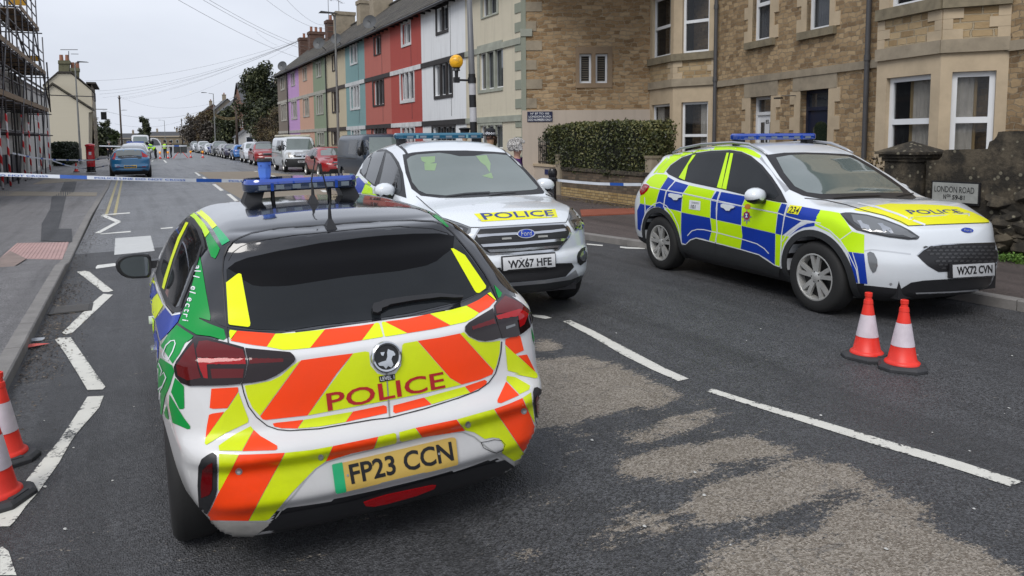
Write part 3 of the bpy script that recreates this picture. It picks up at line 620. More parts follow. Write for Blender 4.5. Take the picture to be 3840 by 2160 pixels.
    mm = m.build('door_mirror', TRIM, t, smooth=True, angle=35, local=True); g = MB(); gg = [cen+(p-cen)*.80+Vector((-.014, -.005, 0)) for p in ring]; g.prism(gg, (.004, 0, 0)); go = g.build('mirror_glass', screen('mirror_glass', (.06, .075, .078)), t, local=True); go.parent = mm
    m2 = MB(); fl = lambda q: Vector((q.x, -q.y, q.z)); m2.add([fl(Vector(v)) for v in m.v], [tuple(reversed(f)) for f in m.f]); m2.build('door_mirror', TRIM, t, smooth=True, angle=35, local=True)
    # windows on the hidden side and the windscreen
    c.patch('side_window', [(-1.35, 1.0), (-1.2, 1.28), (-.6, 1.36), (.1, 1.34), (.75, 1.03), (0, .98)], GLASS, 3, view='R')
    c.patch('windscreen', [(-.66, 0), (-.62, .85), (.62, .85), (.66, 0)] and [(-.5, 1.34), (.5, 1.34), (.66, 1.06), (-.66, 1.06)], GLASS, 3, view='F')
    for y in (.42, -.42): c.patch('headlamp', [(y+.3, .78), (y+.3, .66), (y-.12, .64), (y-.1, .7)] if y > 0 else [(y-.3, .78), (y-.3, .66), (y+.12, .64), (y+.1, .7)], LAMPC, 5, view='F')
    for x in (-1.269, 1.269):
        for y in (.765, -.765): wheel(t, x, y, .31, .312, .2, .215, lod=1)
    # arch liners, underside
    u = MB(); u.box((0, 0, .3), (3.5, 1.2, .2)); u.build('underbody', TRIM, t, local=True)
    # light bar
    def zp(px, py, z): d = (c.Mi.to_3x3() @ ray(px, py)); tt = (z-c.o.z)/d.z; return c.o+d*tt
    light_bar(t, (-.187, 0, 1.525), .68, .28, .075, [BARB, BARD, BARB], feet=1.43, fs=True)
    for px, py, x0, hgt in ((1173, 763, 0, .235), (1234, 806, 0, .30)):
        base = None
        for zz in (1.40, 1.41, 1.42, 1.43):
            p_ = zp(px, py, zz)
        h_ = c.bvh.ray_cast(p_+Vector((0, 0, .5)), Vector((0, 0, -1)))[0] or p_
        a = MB(); h_.z -= .004
        a.add([h_+Vector(q) for q in ((-.045, -.028, 0), (.06, -.022, 0), (.06, .022, 0), (-.045, .028, 0), (-.022, -.008, .052), (-.004, -.008, .05), (-.004, .008, .05), (-.022, .008, .052))], [(0, 3, 2, 1), (4, 5, 6, 7), (0, 1, 5, 4), (1, 2, 6, 5), (2, 3, 7, 6), (3, 0, 4, 7)])
        lean = .02 if hgt < .25 else -.03
        a.tube([h_+Vector((-.014, 0, .03)), h_+Vector((-.014, 0, .1)), h_+Vector((-.012+.0, lean*.2, .13)), h_+Vector((-.01, lean*-1, hgt))], [.011, .007, .004, .0035], 8)
        a.tube([h_+Vector((-.01, lean*-1, hgt)), h_+Vector((-.01, lean*-1.05, hgt+.02))], .005, 8)
        a.build('antenna', TRIM, t, smooth=True, angle=40, local=True)
    return t, c
def light_bar(t, ctr, w, d, h, mats, feet, fs=False, rail=None):
    """light_bar > lens modules, mounting feet; a long housing across the roof"""
    cx, cy, cz = ctr; main, dark, mod = mats; n = 7
    def outline(sx, sy, z):
        o = []; hx, hy = d/2*sx, w/2*sy; r_ = min(hx, hy)*.75
        for (qx, qy, a0) in ((1, 1, 0), (-1, 1, 90), (-1, -1, 180), (1, -1, 270)):
            for k in range(n):
                a = R(a0+90*k/(n-1)); o.append(Vector((cx+qx*(hx-r_)+r_*math.cos(a), cy+qy*(hy-r_)+r_*math.sin(a)*1., z)))
        return o
    def loft(zs, name, mat, par):
        b = MB(); rings = [outline(sx, sy, z) for sx, sy, z in zs]; m = len(rings[0]); v = sum(rings, [])
        f = [(k*m+i, k*m+(i+1) % m, (k+1)*m+(i+1) % m, (k+1)*m+i) for k in range(len(rings)-1) for i in range(m)]+[tuple(range(m-1, -1, -1)), tuple(range((len(rings)-1)*m, len(rings)*m))]
        b.add(v, f); o = b.build(name, mat, t, smooth=True, angle=35, local=True)
        if par: o.parent = par
        return o
    z0 = cz-h/2
    bar = loft([(.93, .985, z0), (.99, .997, z0+h*.12), (1, 1, z0+h*.6)], 'light_bar', dark, None)
    loft([(1.0, 1.0, z0+h*.6), (.995, .998, z0+h*.78), (.9, .97, z0+h)], 'bar_cover', main, bar)
    k = 6
    for i in range(k):
        y = cy+w*(-.5+(i+.5)/k)*.86
        for sx in (-1, 1):
            m = MB(); m.box((cx+sx*(d/2*1.0), y, z0+h*.35), (.006, w/k*.42, h*.34)); o = m.build('lamp_module', flat('led_module', (.20, .24, .28), .2, metal=.3), t, local=True); o.parent = bar
    for i in (-.28, .28):
        m = MB(); m.box((cx, cy+w*i, z0+h*.38), (d*1.012, w*.025, h*.62)); o = m.build('divider', mod, t, local=True); o.parent = bar
    for s_ in (-1, 1):
        b = MB(); y = cy+s_*w*(.40 if fs else .43); zt = z0; zb = feet-.015
        if fs: b.add([(cx+dx*(.8 if k else 1.1), y+s_*(dy if k else dy+.03), zt+.004 if k else zb) for k in (0, 1) for dx, dy in ((-.075, -.05), (.075, -.05), (.075, .05), (-.075, .05))], [(0, 3, 2, 1), (4, 5, 6, 7), (0, 1, 5, 4), (1, 2, 6, 5), (2, 3, 7, 6), (3, 0, 4, 7)]); b.tube([(cx-.02, y-s_*.10, zb), (cx-.02, y-s_*.10, zt)], .013, 8)
        else: b.box((cx, y, (zt+zb)/2), (.12, .09, zt-zb+.01))
        o = b.build('mounting_foot', TRIM, t, local=True); o.parent = bar
    return bar
# ---------------------------------------------------------------- the two police crossovers
ZS = [.2, .35, .5, .65, .8, .95, 1.05, 1.15, 1.3, 1.45, 1.58, 1.7]
SUV3 = dict(box=((-2.6, 2.5), 1.12, (.05, 1.85)), zk=ZS, crown=.035, k=(.12, .14, .16, .05),
  top=[(-2.5, 1.3), (-1.95, 1.50), (-1.6, 1.545), (-1.1, 1.615), (-.6, 1.668), (-.25, 1.675), (0, 1.66), (.3, 1.58), (.7, 1.37), (1.12, 1.135), (1.28, 1.105), (1.6, 1.095), (1.85, 1.045), (2.0, .985), (2.13, .925), (2.25, .8)],
  sec={-2.3: [.70, .80, .86, .88, .88, .88, .86, .82, .74, .66, .6, .5], -1.9: [.76, .87, .90, .915, .92, .915, .90, .86, .77, .69, .62, .53], -1.35: [.80, .90, .93, .94, .945, .94, .93, .89, .80, .72, .65, .56],
       -.5: [.80, .89, .915, .93, .94, .935, .925, .895, .82, .735, .665, .57], .4: [.80, .89, .915, .93, .94, .935, .925, .895, .82, .735, .665, .57], 1.0: [.80, .89, .92, .935, .94, .935, .915, .87, .80, .7, .62, .5],
       1.36: [.80, .90, .93, .945, .945, .93, .89, .82, .7, .6, .5, .4], 1.8: [.76, .87, .90, .91, .90, .88, .82, .74, .6, .5, .4, .4], 2.2: [.68, .76, .78, .78, .77, .75, .68, .6, .5, .4, .4, .4]},
  rear=[(.1, -2.2), (.3, -2.28), (.5, -2.35), (.8, -2.35), (.98, -2.3), (1.02, -2.26), (1.15, -2.18), (1.3, -2.05), (1.44, -1.92), (1.48, -1.95), (1.53, -1.95), (1.6, -1.8)],
  front=[(.1, 2.0), (.22, 2.12), (.29, 2.22), (.36, 2.24), (.45, 2.26), (.57, 2.27), (.745, 2.235), (.87, 2.235), (.92, 2.17), (1.0, 2.05), (1.1, 1.95), (1.6, 1.5)],
  rc=[(.1, .2), (.8, .2), (1.0, .22), (1.4, .22), (1.6, .25)], fc=[(.1, .28), (.5, .26), (.9, .3), (1.2, .3)], bot=[(-2.3, .33), (-1.9, .27), (-1.3, .2), (1.3, .2), (1.9, .2), (2.2, .24)])
def build_suv_right():
    M = carM(7.0237, 6.4944, 0, R(-94.45))
    t = thing('police_car', 'police crossover with blue and yellow check sides and yellow bonnet, behind the two cones', 'police car', M=M)
    me = Body(SUV3).mesh(.03); c = Car(t, M, me); me = cut_wheels(me, [(-1.355, .36, .405), (1.355, .36, .405)], wmax=.98)
    def rule(p, n):
        if p.z < .37 and (abs(p.x) < 1.9 or p.x < -1.9): return 1
        if p.z < .30: return 1
        if abs(p.y) < .86 and p.z < .8 and (abs(p.x-1.355) < .39 or abs(p.x+1.355) < .39) and abs(p.x) < 1.8: return 1
        return 0
    body = finish_body(me, t, rule, [WHITE, TRIM])
    P = lambda nm, k, pts, m, lev=2.5, **a: c.patch(nm, cr_(k, pts), m, lev, **a)
    Ln = lambda nm, k, pts, w, m, lev=4., **a: c.line(nm, cr_(k, pts), w, m, lev, **a)
    Wf = 'side_film'; Y, B = VYG, VB
    for k, pts, m in (
        ('6', [(372, 318), (420, 287), (500, 268), (600, 252), (750, 240), (940, 237), (1080, 252), (1150, 280), (1218, 325), (1203, 348), (1130, 320), (1040, 284), (940, 268), (760, 275), (620, 293), (500, 333), (400, 402), (350, 462), (338, 482), (272, 478), (310, 430), (388, 355)], Y),
        ('6', [(365, 337), (384, 354), (310, 428), (262, 478), (240, 485), (290, 415)], Y), ('6', [(262, 490), (340, 492), (368, 500), (372, 520), (330, 580), (302, 622), (212, 608), (205, 588), (176, 566), (215, 520)], Y),
        ('6', [(376, 516), (434, 550), (368, 634), (308, 622)], B), ('6', [(444, 556), (560, 590), (510, 660), (378, 634)], B), ('6', [(566, 592), (800, 641), (762, 722), (516, 664)], Y), ('6', [(816, 644), (842, 650), (820, 734), (768, 720)], B),
        ('6', [(858, 651), (1080, 692), (1045, 772), (828, 738)], B), ('6', [(1086, 693), (1400, 752), (1366, 838), (1050, 774)], Y), ('6', [(1406, 756), (1452, 765), (1424, 855), (1370, 838)], B),
        ('6', [(206, 612), (298, 630), (280, 690), (256, 778), (170, 764), (122, 754), (122, 694), (165, 655)], Y), ('6', [(302, 632), (354, 643), (340, 710), (330, 790), (262, 778), (285, 690)], B),
        ('6', [(368, 646), (504, 672), (492, 826), (400, 806), (340, 785), (350, 710)], B), ('6', [(510, 671), (760, 728), (756, 886), (497, 834)], Y), ('6', [(766, 730), (820, 742), (812, 900), (760, 886)], B), ('6', [(826, 746), (1044, 786), (1036, 950), (818, 904)], B),
        ('6', [(1048, 786), (1364, 850), (1346, 1026), (1040, 956)], Y), ('6', [(1370, 850), (1424, 862), (1400, 1040), (1350, 1028)], B),
        ('6', [(350, 796), (410, 810), (492, 836), (490, 1110), (475, 1040), (430, 930), (390, 850)], Y), ('6', [(497, 838), (756, 888), (770, 1000), (746, 1092), (700, 1075), (630, 1062), (575, 1080), (530, 1128), (502, 1110), (494, 1000)], B),
        ('6', [(760, 890), (815, 904), (820, 1015), (800, 1106), (750, 1092), (772, 1000)], Y), ('6', [(820, 908), (1037, 956), (1050, 1050), (1030, 1166), (815, 1110)], Y), ('6', [(1042, 960), (1347, 1030), (1342, 1312), (1280, 1262), (1200, 1215), (1034, 1166), (1050, 1060)], B),
        ('6', [(1350, 1032), (1470, 1055), (1430, 1110), (1398, 1200), (1388, 1326), (1346, 1314)], Y), ('6', [(1462, 790), (1590, 786), (1756, 815), (1735, 865), (1710, 918), (1620, 905), (1590, 905), (1442, 864)], B), ('6', [(1440, 868), (1588, 912), (1500, 975), (1410, 1045), (1418, 940)], B),
        ('6', [(1470, 1052), (1560, 975), (1640, 938), (1705, 930), (1702, 960), (1600, 975), (1520, 1015)], B),
        ('6', [(122, 758), (166, 768), (160, 860), (130, 960), (128, 1008), (100, 985), (96, 820)], B), ('6', [(170, 770), (258, 782), (240, 790), (190, 815), (165, 850)], B), ('6', [(264, 780), (335, 792), (345, 812), (300, 790), (255, 785)], B),
        ('7', [(365, 180), (440, 190), (510, 203), (560, 270), (605, 340), (560, 378), (512, 410), (430, 335), (322, 276), (335, 230)], Y), ('7', [(322, 282), (430, 342), (508, 416), (560, 500), (520, 440), (440, 355), (320, 300)], Y),
        ('7', [(515, 412), (560, 380), (607, 345), (702, 370), (700, 514), (570, 500)], Y), ('7', [(572, 502), (606, 505), (640, 620), (654, 742), (632, 738), (600, 600)], B), ('7', [(614, 508), (700, 518), (712, 630), (726, 750), (668, 744), (650, 620)], B)):
        P(Wf, k, pts, m)
    for pts, w in (([(180, 596), (300, 627), (515, 664), (800, 725), (1045, 778), (1370, 843), (1440, 868), (1592, 915), (1700, 924), (1760, 935)], 3.2), ([(444, 552), (390, 610), (360, 650), (345, 720), (338, 790)], 3.5), ([(848, 648), (824, 720), (814, 800), (816, 900), (822, 1015), (804, 1106)], 3.5),
                   ([(1460, 766), (1432, 870), (1405, 1040), (1392, 1328)], 3.5), ([(552, 1048), (590, 1005), (640, 990), (700, 992), (830, 1022), (1050, 1080), (1180, 1120), (1250, 1165), (1290, 1210)], 3.5), ([(494, 1112), (535, 1128), (580, 1085), (630, 1068), (805, 1112), (1030, 1170), (1200, 1220), (1340, 1312), (1388, 1330)], 3.5),
                   ([(130, 1010), (150, 900), (190, 810), (250, 760), (300, 745), (360, 775), (420, 850), (470, 960), (500, 1120)], 3), ([(164, 700), (168, 770), (172, 850)], 3), ([(1412, 1100), (1450, 1040), (1560, 955), (1650, 925), (1720, 925)], 3)):
        Ln('film_gap', '6', pts, w, VW, 4)
    Ln('film_gap', '7', [(320, 278), (430, 332), (515, 410), (575, 500), (640, 640), (660, 745)], 3, VW, 4); Ln('film_gap', '7', [(512, 412), (610, 342)], 3, VW, 4)
    P('body_panel', '6', [(1205, 350), (1222, 330), (1260, 390), (1360, 520), (1480, 625), (1438, 655), (1400, 600), (1310, 460)], SILVER, 2)
    q = P('fleet_number', '6', [(1482, 770), (1592, 784), (1555, 858), (1452, 840)], HOODY, 5); c.text('lettering', '234', cr_('6', [(1492, 782), (1578, 794), (1550, 850), (1466, 838)]), BLACKT, 6, bold=.02, parent=q)
    # glass
    P('window_frame', '6', [(358, 466), (400, 410), (500, 340), (620, 300), (760, 280), (940, 273), (1040, 288), (1130, 328), (1230, 410), (1320, 520), (1400, 640), (1456, 752), (1380, 745), (1110, 688), (860, 628), (600, 573), (480, 542), (380, 492)], TRIM, 3)
    P('quarter_window', '6', [(385, 465), (440, 402), (520, 350), (598, 320), (560, 385), (478, 518), (405, 488)], GLASS, 4.5); P('side_window', '6', [(628, 314), (760, 300), (908, 297), (870, 450), (824, 612), (700, 585), (540, 546), (572, 430)], GLASS, 4.5)
    P('side_window', '6', [(968, 304), (1040, 311), (1120, 350), (1200, 412), (1270, 500), (1330, 582), (1380, 680), (1340, 715), (1110, 675), (915, 632), (938, 480)], GLASS, 4.5)
    for a in ([(598, 320), (630, 314), (560, 412), (528, 546), (474, 522)], [(908, 299), (928, 299), (862, 622), (820, 610)], [(942, 302), (968, 303), (905, 630), (866, 620)]): P('pillar_film', '6', a, Y, 6)
    P('windscreen_surround', 'p', [(2870, 582), (2942, 573), (3013, 572), (3090, 574), (3165, 578), (3200, 583), (3270, 622), (3340, 668), (3400, 712), (3438, 742), (3420, 748), (3290, 743), (3140, 749), (3080, 747), (3010, 734), (2962, 712), (2925, 665), (2895, 620)], TRIM, 3)
    P('windscreen', 'p', [(2910, 592), (2960, 583), (3020, 580), (3100, 582), (3180, 588), (3215, 602), (3300, 655), (3370, 703), (3385, 724), (3290, 724), (3180, 727), (3080, 729), (3025, 722), (2980, 700), (2940, 650)], WSCREEN, 5)
    Ln('wiper', 'p', [(3125, 745), (3200, 738), (3300, 735)], 5, TRIM, 16); Ln('wiper', 'p', [(3365, 738), (3390, 732), (3425, 730)], 5, TRIM, 16)
    # front end
    P('bonnet_film', '7', [(618, 176), (680, 160), (800, 144), (900, 131), (1000, 134), (1150, 137), (1300, 145), (1420, 156), (1540, 200), (1640, 248), (1684, 276), (1620, 284), (1400, 288), (1160, 295), (1030, 302), (960, 270), (850, 225), (740, 200), (640, 186)], HOODY, 2.5)
    Ln('bonnet_crease', '7', [(650, 128), (800, 160), (950, 210), (1080, 262), (1170, 296)], 7, VW, 4); Ln('bonnet_seam', '7', [(240, 90), (400, 105), (560, 140), (700, 185), (860, 225), (980, 270), (1040, 304), (1300, 292), (1690, 278)], 2.5, TRIM, 4)
    c.text('lettering', 'POLICE', cr_('7', [(1012, 182), (1412, 178), (1470, 207), (1062, 215)]), BLUET, 5, bold=.01)
    q = P('badge', '7', ell(1492, 337, 46, 18, 24, .1), VB, 8); c.text('lettering', 'Ford', cr_('7', [(1465, 328), (1518, 332), (1522, 348), (1468, 344)]), CHROME, 9.5, parent=q)
    hl = P('headlamp', '7', [(515, 207), (555, 200), (600, 200), (720, 216), (850, 250), (980, 300), (1060, 342), (1127, 387), (1112, 406), (1040, 411), (900, 392), (750, 362), (640, 335), (580, 290)], LAMPK, 4)
    P('lamp_lens', '7', [(600, 215), (720, 228), (840, 262), (960, 305), (1040, 345), (1000, 375), (860, 362), (700, 325), (620, 270)], LAMPC, 6, parent=hl)
    for a in ([(645, 265), (675, 262), (690, 285), (735, 300), (755, 345), (735, 340), (705, 320), (680, 325), (665, 290)], [(798, 285), (840, 285), (850, 300), (900, 322), (925, 358), (905, 360), (870, 335), (850, 358), (825, 310)]): P('daytime_light', '7', a, CHROME, 8, parent=hl)
    P('indicator_lens', '7', [(1020, 340), (1100, 385), (1060, 395), (985, 370)], LAMPC, 8, parent=hl); P('lamp_edge', '7', [(520, 215), (585, 290), (640, 332), (750, 362), (900, 392), (1100, 408), (1100, 398), (900, 380), (750, 348), (650, 318), (600, 280)], TRIM, 7, parent=hl)
    h2 = P('headlamp', '7', [(1700, 280), (1730, 300), (1750, 340), (1742, 352), (1716, 318)], LAMPK, 4)
    g = P('grille', '7', [(1107, 530), (1150, 490), (1200, 460), (1300, 446), (1500, 440), (1700, 432), (1732, 432), (1762, 480), (1758, 540), (1720, 600), (1690, 630), (1500, 650), (1270, 657), (1190, 610), (1150, 575)], TRIM, 4)
    Ln('grille_edge', '7', [(1107, 530), (1150, 490), (1200, 460), (1300, 446), (1500, 440), (1732, 432), (1762, 480), (1745, 560), (1690, 632)], 4, CHROME, 6, parent=g)
    for i in range(7):
        y = 462+i*27
        for j in range(13):
            x = 1170+j*46+(23 if i % 2 else 0)
            if x < 1200+i*4-(30 if i < 3 else -i*10) or x > 1738-i*9 or y > 640 or (y > 575 and x > 1340): continue
            P('grille_mesh', '7', [(x-19, y+3), (x, y-6), (x+19, y), (x+14, y+8), (x-14, y+11)], flat('grille_mesh_black', (.05, .05, .052), .3), 9, thick=False, parent=g)
    pl = P('number_plate_surround', '7', [(1340, 592), (1690, 574), (1692, 682), (1342, 702)], TRIM, 26); P('number_plate', '7', [(1363, 600), (1680, 583), (1681, 677), (1366, 695)], PLATEW, 29, parent=pl)
    c.text('lettering', 'WX72 CVN', cr_('7', [(1392, 612), (1662, 597), (1662, 658), (1393, 676)]), BLACKT, 31, bold=.03, parent=pl)
    P('lower_intake', '7', [(985, 785), (1060, 738), (1160, 722), (1500, 702), (1745, 689), (1788, 745), (1772, 775), (1700, 800), (1400, 815), (1095, 827), (1000, 795)], TRIM, 4)
    P('skid_trim', '7', [(1093, 815), (1250, 810), (1400, 803), (1620, 785), (1762, 768), (1768, 778), (1620, 797), (1400, 814), (1100, 826)], SILVER, 6)
    P('lower_bumper', '7', [(598, 752), (740, 762), (985, 788), (1095, 828), (1400, 818), (1690, 800), (1660, 830), (1300, 860), (900, 850), (660, 840), (605, 790)], TRIM, 3)
    P('fog_lamp', '7', [(724, 512), (745, 500), (775, 512), (800, 560), (804, 610), (790, 650), (768, 664), (745, 625), (730, 570)], LAMPC, 6)
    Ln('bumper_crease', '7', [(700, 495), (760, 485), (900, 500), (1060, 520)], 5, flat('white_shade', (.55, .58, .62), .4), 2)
    P('parking_sensor', '7', ell(905, 750, 11, 10, 10), SILVER, 4)
    P('sill_cladding', '6', [(500, 1130), (532, 1132), (580, 1092), (630, 1072), (805, 1116), (1030, 1174), (1200, 1224), (1340, 1318), (1392, 1334), (1382, 1420), (1100, 1340), (800, 1278), (560, 1215), (500, 1180)], CLAD, 5)
    Ln('door_seam', '6', [(806, 1108), (808, 1275)], 2, TRIM, 6)
    q = P('tail_lamp', '6', [(118, 640), (120, 600), (150, 580), (180, 582), (212, 597), (190, 640), (160, 670), (128, 683)], LAMPB, 5); P('lamp_lens', '6', [(132, 612), (158, 592), (195, 602), (170, 640), (140, 662)], screen('pink_lamp', (.42, .12, .12)), 7, parent=q)
    # sticker and crest
    q = P('sticker', '6', [(572, 724), (672, 736), (668, 820), (566, 806)], VW, 5); c.text('lettering', '101', cr_('6', [(588, 765), (628, 770), (624, 806), (584, 800)]), BLACKT, 6.5, bold=.02, parent=q)
    for y in (742, 752): Ln('sticker_print', '6', [(590, y), (655, y+8)], 2, SILVER, 6, parent=q)
    cx, cy = 1090, 865; st = []
    for i in range(16):
        a = R(22.5*i-90); r_ = (54 if i % 4 == 0 else 46) if i % 2 == 0 else 27; st.append((cx+r_*.92*math.cos(a), cy+12+r_*1.35*math.sin(a)))
    q = P('crest', '6', st, SILVER, 5); P('crest_disc', '6', ell(cx, cy, 28, 36, 20), REDT, 6.5, parent=q); P('crest_disc', '6', ell(cx, cy, 20, 27, 20), BLUET, 7.5, parent=q, thick=False)
    P('crest_cross', '6', [(cx-12, cy-18), (cx+12, cy-18), (cx+4, cy), (cx+12, cy+18), (cx-12, cy+18), (cx-4, cy)], VW, 9, parent=q, thick=False); P('crown', '6', [(1068, 790), (1080, 765), (1105, 758), (1125, 772), (1124, 795), (1112, 808), (1085, 806)], flat('crest_gold', (.55, .22, .03), .4), 6, parent=q)
    for x, y in ((445, 690), (920, 786)):
        q = P('door_handle', '6', [(x-58, y-18), (x-40, y-28), (x+40, y-14), (x+68, y), (x+60, y+12), (x+35, y+16), (x+22, y+36), (x-10, y+34), (x-28, y+14), (x-55, y+4)], WHITE, 20)
    # mirrors
    def mir(s_):
        m = MB(); n = 14; rr = []
        for k, (dx, sx) in enumerate(((-.06, .55), (-.05, .92), (0, 1.), (.07, .82), (.10, .45))):
            for i in range(n):
                a = 2*math.pi*i/n; m.v.append((.60+dx+.02*math.cos(a), s_*(1.015+.145*sx*math.cos(a)*(1 if math.cos(a) > 0 else .8)), 1.115+.092*sx*math.sin(a)))
        m.f = [(k*n+i, k*n+(i+1) % n, (k+1)*n+(i+1) % n, (k+1)*n+i) for k in range(4) for i in range(n)]+[tuple(range(n)), tuple(range(4*n, 5*n))]; m.m = [1 if any(m.v[q][2] < 1.065 for q in f) else 0 for f in m.f]
        o = m.build('door_mirror', [WHITE, TRIM], t, smooth=True, angle=60, local=True); a = MB(); a.box((.61, s_*.90, 1.05), (.08, .14, .035)); a.build('mirror_arm', TRIM, t, local=True).parent = o
    mir(-1); mir(1)
    # cladding around the arches
    for x in (-1.355, 1.355):
        for s_ in ('R', 'L'):
            V = []; F = []; n = 36
            for i in range(n+1):
                a = R(-28)+(math.pi+R(56))*i/n
                for r_ in (.402, .44, .468): V.append(Vector((x+r_*math.cos(a), .36+r_*math.sin(a))))
                if i:
                    for j in (0, 1): F.append((3*i-3+j, 3*i-2+j, 3*i+1+j, 3*i+j))
            c.patch('arch_trim', None, CLAD, 9, mesh2=(V, F), view=s_, thick=True)
        for y in (.815, -.815): wheel(t, x, y, .355, .355, .225, .235)
    # roof rails and bar
    for s_ in (-1, 1):
        b = MB(); pts = [(-1.55, s_*.60, 1.54), (-1.35, s_*.61, 1.60), (-.9, s_*.62, 1.655), (-.3, s_*.62, 1.68), (.0, s_*.62, 1.66), (.22, s_*.63, 1.59), (.32, s_*.64, 1.545)]
        b.tube(pts, [.012, .017, .017, .017, .017, .015, .01], 8); b.build('roof_rail', SILVER, t, smooth=True, local=True)
    c.patch('windscreen_far', [(0, 0), (1, 0), (0, 1)], GLASS, 1, view='T') if 0 else None
    c.patch('side_window', [(-1.75, 1.2), (-1.1, 1.46), (-.2, 1.5), (.4, 1.42), (.9, 1.12), (0, 1.1)], GLASS, 3, view='L'); c.patch('rear_window', [(-.6, 1.12), (.6, 1.12), (.5, 1.42), (-.5, 1.42)], GLASS, 3, view='B')
    u = MB(); u.box((0, 0, .36), (4.2, 1.3, .22)); u.build('underbody', TRIM, t, local=True)
    light_bar(t, (-.30, 0, 1.745), 1.22, .22, .075, [BARB, screen('clear_blue_cover', (.005, .045, .30)), BARB], feet=1.66)
    return t
SUV2 = dict(box=((-2.5, 2.5), 1.1, (.05, 1.85)), zk=ZS, crown=.05, k=(.13, .14, .16, .06),
  top=[(-2.4, 1.3), (-1.9, 1.54), (-1.5, 1.64), (-1, 1.70), (-.4, 1.735), (0, 1.722), (.25, 1.672), (.7, 1.42), (1.05, 1.22), (1.22, 1.15), (1.6, 1.105), (1.9, 1.05), (2.05, .99), (2.15, .93), (2.26, .8)],
  sec={-2.3: [.70, .80, .86, .87, .87, .86, .84, .80, .72, .64, .58, .5], -1.9: [.76, .86, .89, .90, .905, .895, .875, .845, .77, .69, .62, .53], -1.35: [.80, .88, .91, .92, .925, .92, .90, .87, .80, .72, .65, .56],
       .4: [.80, .88, .90, .91, .92, .915, .90, .875, .81, .735, .665, .58], 1.0: [.80, .88, .905, .92, .925, .915, .89, .85, .78, .7, .62, .5],
       1.36: [.80, .88, .91, .925, .925, .91, .87, .80, .7, .6, .5, .4], 1.8: [.76, .86, .885, .895, .89, .87, .82, .72, .6, .5, .4, .4], 2.2: [.70, .76, .78, .78, .77, .75, .68, .6, .5, .4, .4, .4]},
  rear=[(.1, -2.1), (.3, -2.2), (.6, -2.27), (.95, -2.25), (1.1, -2.15), (1.3, -2.02), (1.5, -1.9), (1.6, -1.85)],
  front=[(.1, 2.0), (.25, 2.12), (.34, 2.2), (.43, 2.25), (.50, 2.25), (.55, 2.265), (.62, 2.255), (.67, 2.215), (.85, 2.215), (.93, 2.16), (1.0, 2.07), (1.1, 1.95), (1.6, 1.5)],
  rc=[(.1, .2), (.8, .2), (1.6, .25)], fc=[(.1, .28), (.5, .28), (.9, .32), (1.2, .3)], bot=[(-2.3, .33), (-1.9, .27), (-1.3, .22), (1.3, .22), (1.9, .24), (2.2, .28)])
